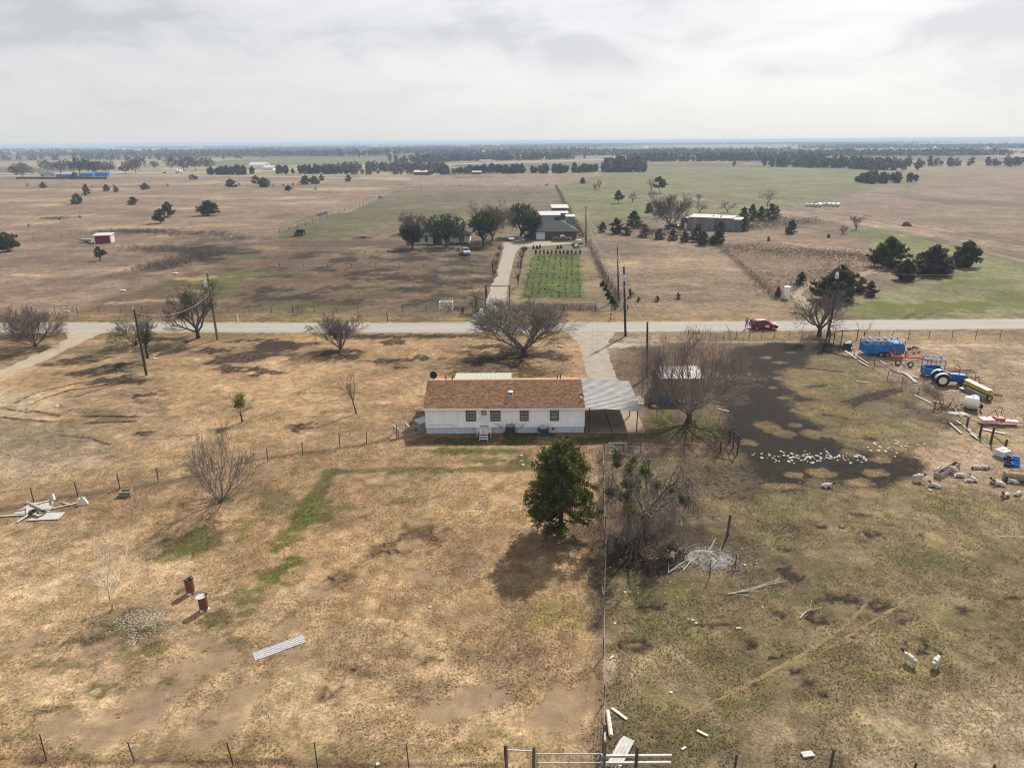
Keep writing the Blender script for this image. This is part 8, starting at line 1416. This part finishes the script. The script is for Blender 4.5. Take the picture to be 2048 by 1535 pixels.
for k, (u, v, c, lb) in enumerate([(2031, 921, (0.0, .16, .55), 'bright blue cut tub beside the white caged tank'), (2031, 932, (0.0, .16, .55), 'bright blue cut tub next to the loose hay'), (2015, 920, (.01, .03, .10), 'dark navy tub behind the blue tubs, nearer the caged tank'), (2015, 931, (.01, .02, .05), 'dark tub left of the blue tub by the hay')]):
    x, y = G(u, v); r = thing('feed_tub', lb, 'tub', (x, y, 0)); m_ = mat('tub_%d' % (k // 2), c, .35, var=.15); MB().lathe([(.30, 0), (.36, .3), (.38, .32), (.35, .32), (.33, .28), (.28, .04), (.02, .03)], 18).build('shell', m_, r); MB().lathe([(.27, .1), (.02, .11)], 14).build('feed', m_wooddk if k > 1 else mat('tub_water', (.02, .2, .5), .2), r)
lump('hay_heap', 'loose pale hay heap beside the blue tubs', 'hay', *G(2034, 950), .8, .6, .6, mat('hay', (.42, .32, .18), .95, var=.3, scale=6, bump=.05, bscale=14), 81); o = MB().lathe([(.05, -1.1), (.4, -1.0), (.44, 0), (.4, 1.0), (.05, 1.1)], 16, (0, 0, .4), 'X').build('hay_roll', mat('old_hay', (.24, .19, .12), .95, var=.35, scale=5, bump=.06, bscale=10)); o.location = (*G(2032, 961), 0); o.rotation_euler = (0, 0, -.3); tag(o, 'dark old hay roll lying behind the sheep', 'hay')
# scrap along the paddock fence
for k, (a, b, c, d, w_) in enumerate([(1690, 702, 1712, 717, .3), (1706, 708, 1736, 728, .2), (1716, 722, 1736, 734, .2), (1712, 763, 1742, 766, .12), (1812, 748, 1832, 766, .45), (1795, 742, 1815, 752, .3), (1828, 790, 1862, 807, .2), (1866, 803, 1888, 808, .3), (1898, 846, 1922, 868, .2), (1912, 842, 1940, 862, .2), (1930, 858, 1955, 874, .22), (1922, 826, 1938, 834, .5), (1838, 742, 1870, 746, .4), (1822, 752, 1836, 757, .35), (1905, 815, 1922, 836, .1), (1760, 722, 1772, 730, .2), (1780, 738, 1800, 748, .25), (1940, 868, 1956, 880, .2), (1960, 858, 2010, 868, .35)]):
    plank('weathered pale scrap board strewn along the fence of the machinery lot', a, b, c, d, w_, .05, [m_woodpale, m_wood, m_sheet][k % 3], .05 + .03 * (k % 3), 'scrap_board', 'scrap boards along the machinery lot')
rs_ = np.random.RandomState(4); segs = []
for k in range(40): p = np.array([rs_.normal() * .8, rs_.normal() * .4, .05]); segs.append((p, p + np.array([rs_.normal() * .5, rs_.normal() * .3, abs(rs_.normal()) * .8]), .03, .02))
V, T = tubes(segs); o = link('scrap_iron', np_mesh('scrap_iron', V, T), m_pipe_red); o.location = (*G(1888, 820), 0); tag(o, 'tangle of rusty rods by the spray tank', 'scrap', kind='stuff')
x, y = G(1905, 843); r = thing('bent_gate', 'bent pipe frame with white panel beside the spray tank', 'gate', (x, y, 0), -.5); [MB().tube([(q, 0, 0), (q + .1, .1, .9), (q + .9, .2, 1.0)], .035, 5).build('pipe', m_pipe, r) for q in (-1.2, -.3, .5)]; MB().box(.3, .2, .95, 1.7, .5, .05, .1, .2).build('panel', m_sheet, r)
# white stones
sm = []
for k in range(5):
    rs = np.random.RandomState(50 + k); b = bmesh.new(); bmesh.ops.create_icosphere(b, subdivisions=1, radius=1)
    for v in b.verts: v.co *= rs.uniform(.7, 1.2); v.co.z *= .55
    me = bpy.data.meshes.new('stone'); b.to_mesh(me); b.free(); me.materials.append(mat('white_limestone', (.42, .40, .36), .9, var=.15, scale=2)); sm.append(me)
def stone(u, v, s_, label, group, name='white_stone'):
    o = bpy.data.objects.new(name, sm[random.randrange(5)]); col.objects.link(o); o.location = (*G(u, v), s_ * .2); o.scale = (s_ * random.uniform(.8, 1.4), s_, s_); o.rotation_euler = (0, 0, random.random() * 6); tag(o, label, 'stone', group)
rs = np.random.RandomState(14)
for k in range(120): u = 1500 + 235 * rs.rand() ** .9; stone(u, 913 + (u - 1500) * .015 + rs.normal() * 5, rs.uniform(.06, .17), 'white limestone piece in the line of stones across the black mud', 'stones in the line across the mud')
for k in range(34): stone(1790 + rs.normal() * 30, 895 + rs.normal() * 10, rs.uniform(.08, .2), 'white stone scattered on the grass right of the stone line', 'stones scattered right of the stone line')
for k in range(40): stone(1472 + rs.normal() * 22, 754 + rs.normal() * 3.5, rs.uniform(.06, .18), 'white rubble piece in the patch behind the twiggy tree', 'rubble behind the twiggy tree')
for k in range(90): stone(1400 + rs.normal() * 90, 1105 + rs.normal() * 45, rs.uniform(.025, .07), 'small pale chip littering the ground round the ash heap', 'chips round the ash heap', 'pale_chip')
for k in range(40): stone(1300 + rs.normal() * 60, 1110 + rs.normal() * 40, rs.uniform(.02, .05), 'small pale chip on the dark soil under the mistletoe tree', 'chips under the mistletoe tree', 'pale_chip')
for k, (u, v, s_) in enumerate([(1385, 1240, .12), (1392, 1246, .1), (1376, 1238, .09), (1342, 1384, .11), (1230, 1246, .1), (1250, 1184, .1), (1860, 980, .16), (1756, 1010, .1), (1490, 1130, .12), (1700, 987, .1), (860, 1214, .14), (1043, 922, .16), (1046, 930, .18), (1043, 911, .15), (1015, 1500, .1), (755, 1527, .12)]): stone(u, v, s_, 'pale stone lying singly in the grass', 'single pale stones in the grass')
for u, v, s_, lb in ((113, 813, .3, 'white lump lying alone in the dry yard near the left tracks'), (133, 624, .5, 'white trash heap at the gate by the left drive'), (310, 718, .35, 'pale rock near the ivy clad tree'), (350, 548, .7, 'pale block at the edge of the hollow brush'), (1120, 693, .4, 'pale block beside the wide spreading tree'), (1330, 604, .35, 'pale stone in the mown tan field'), (1000, 618, .3, 'white stone at the entrance frame'), (245, 582, .6, 'dark rock in the pasture above the road')): stone(u, v, s_, lb, None, 'rock')
# wrapped hay bales and far odds
m_wrap = mat('bale_wrap', (.52, .54, .46), .5, var=.15)
for k, (u, v, n) in enumerate([(1614, 413, 4), (1630, 411, 2), (1640, 412, 5), (1650, 411, 4)]):
    for q in range(n): x, y = G(u, v); o = MB().lathe([(.1, -.72), (.72, -.7), (.76, 0), (.72, .7), (.1, .72)], 16, (0, 0, .74), 'X').build('hay_bale', m_wrap if k % 2 == 0 or q else m_weed_tan); o.location = (x + q * 1.5, y - q * 1.1, 0); o.rotation_euler = (0, 0, -.6); tag(o, 'round wrapped hay bale in the rows on the far ploughed field', 'hay bale', 'hay bales on the far field')
x, y = G(1812, 452); o = lump('brush_pile', 'dark brush pile alone in the ploughed field', 'brush pile', x, y, 1.6, 1.2, 1.3, m_weed, 91); x, y = G(108, 437); segs = [(np.array([rs.normal() * 3, rs.normal() * 1.2, .2]), np.array([rs.normal() * 3, rs.normal() * 1.5, rs.rand() * 1.2]), .12, .08) for k in range(40)]; V, T = tubes(segs); o = link('timber_pile', np_mesh('timber_pile', V, T), m_wood); o.location = (x, y, 0); tag(o, 'grey heap of old timber in the dry pasture', 'timber', kind='stuff')
for k, (u, v) in enumerate([(640, 431), (650, 428), (760, 396), (1093, 371)]): x, y = G(u, v); o = MB().box(0, 0, .5, 2.2, 1.0, 1.0, .3).box(.5, 0, 1.1, .8, .7, .5).build('stock_feeder', m_lgrey); o.location = (x, y, 0); tag(o, 'small grey feeder standing at the edge of the field behind the white house', 'feeder', 'feeders round the field behind the white house')
# ---------------------------------------------------------------- haze: one box of even thin air round the whole place
hb = MB().box(0, 12900, 13.5, 52000, 27800, 35).build('haze', None); hb['kind'] = 'stuff'; hb['label'] = 'thin pale winter haze over the plain'; hb['category'] = 'haze'
hm = bpy.data.materials.new('haze_air'); hm.use_nodes = True; t = hm.node_tree; t.nodes.clear()
pv = t.nodes.new('ShaderNodeVolumePrincipled'); pv.inputs['Color'].default_value = (0.46, 0.60, 0.80, 1); pv.inputs['Density'].default_value = 0.00023; pv.inputs['Anisotropy'].default_value = 0.0
ou = t.nodes.new('ShaderNodeOutputMaterial'); t.links.new(pv.outputs[0], ou.inputs['Volume']); hb.data.materials.append(hm)
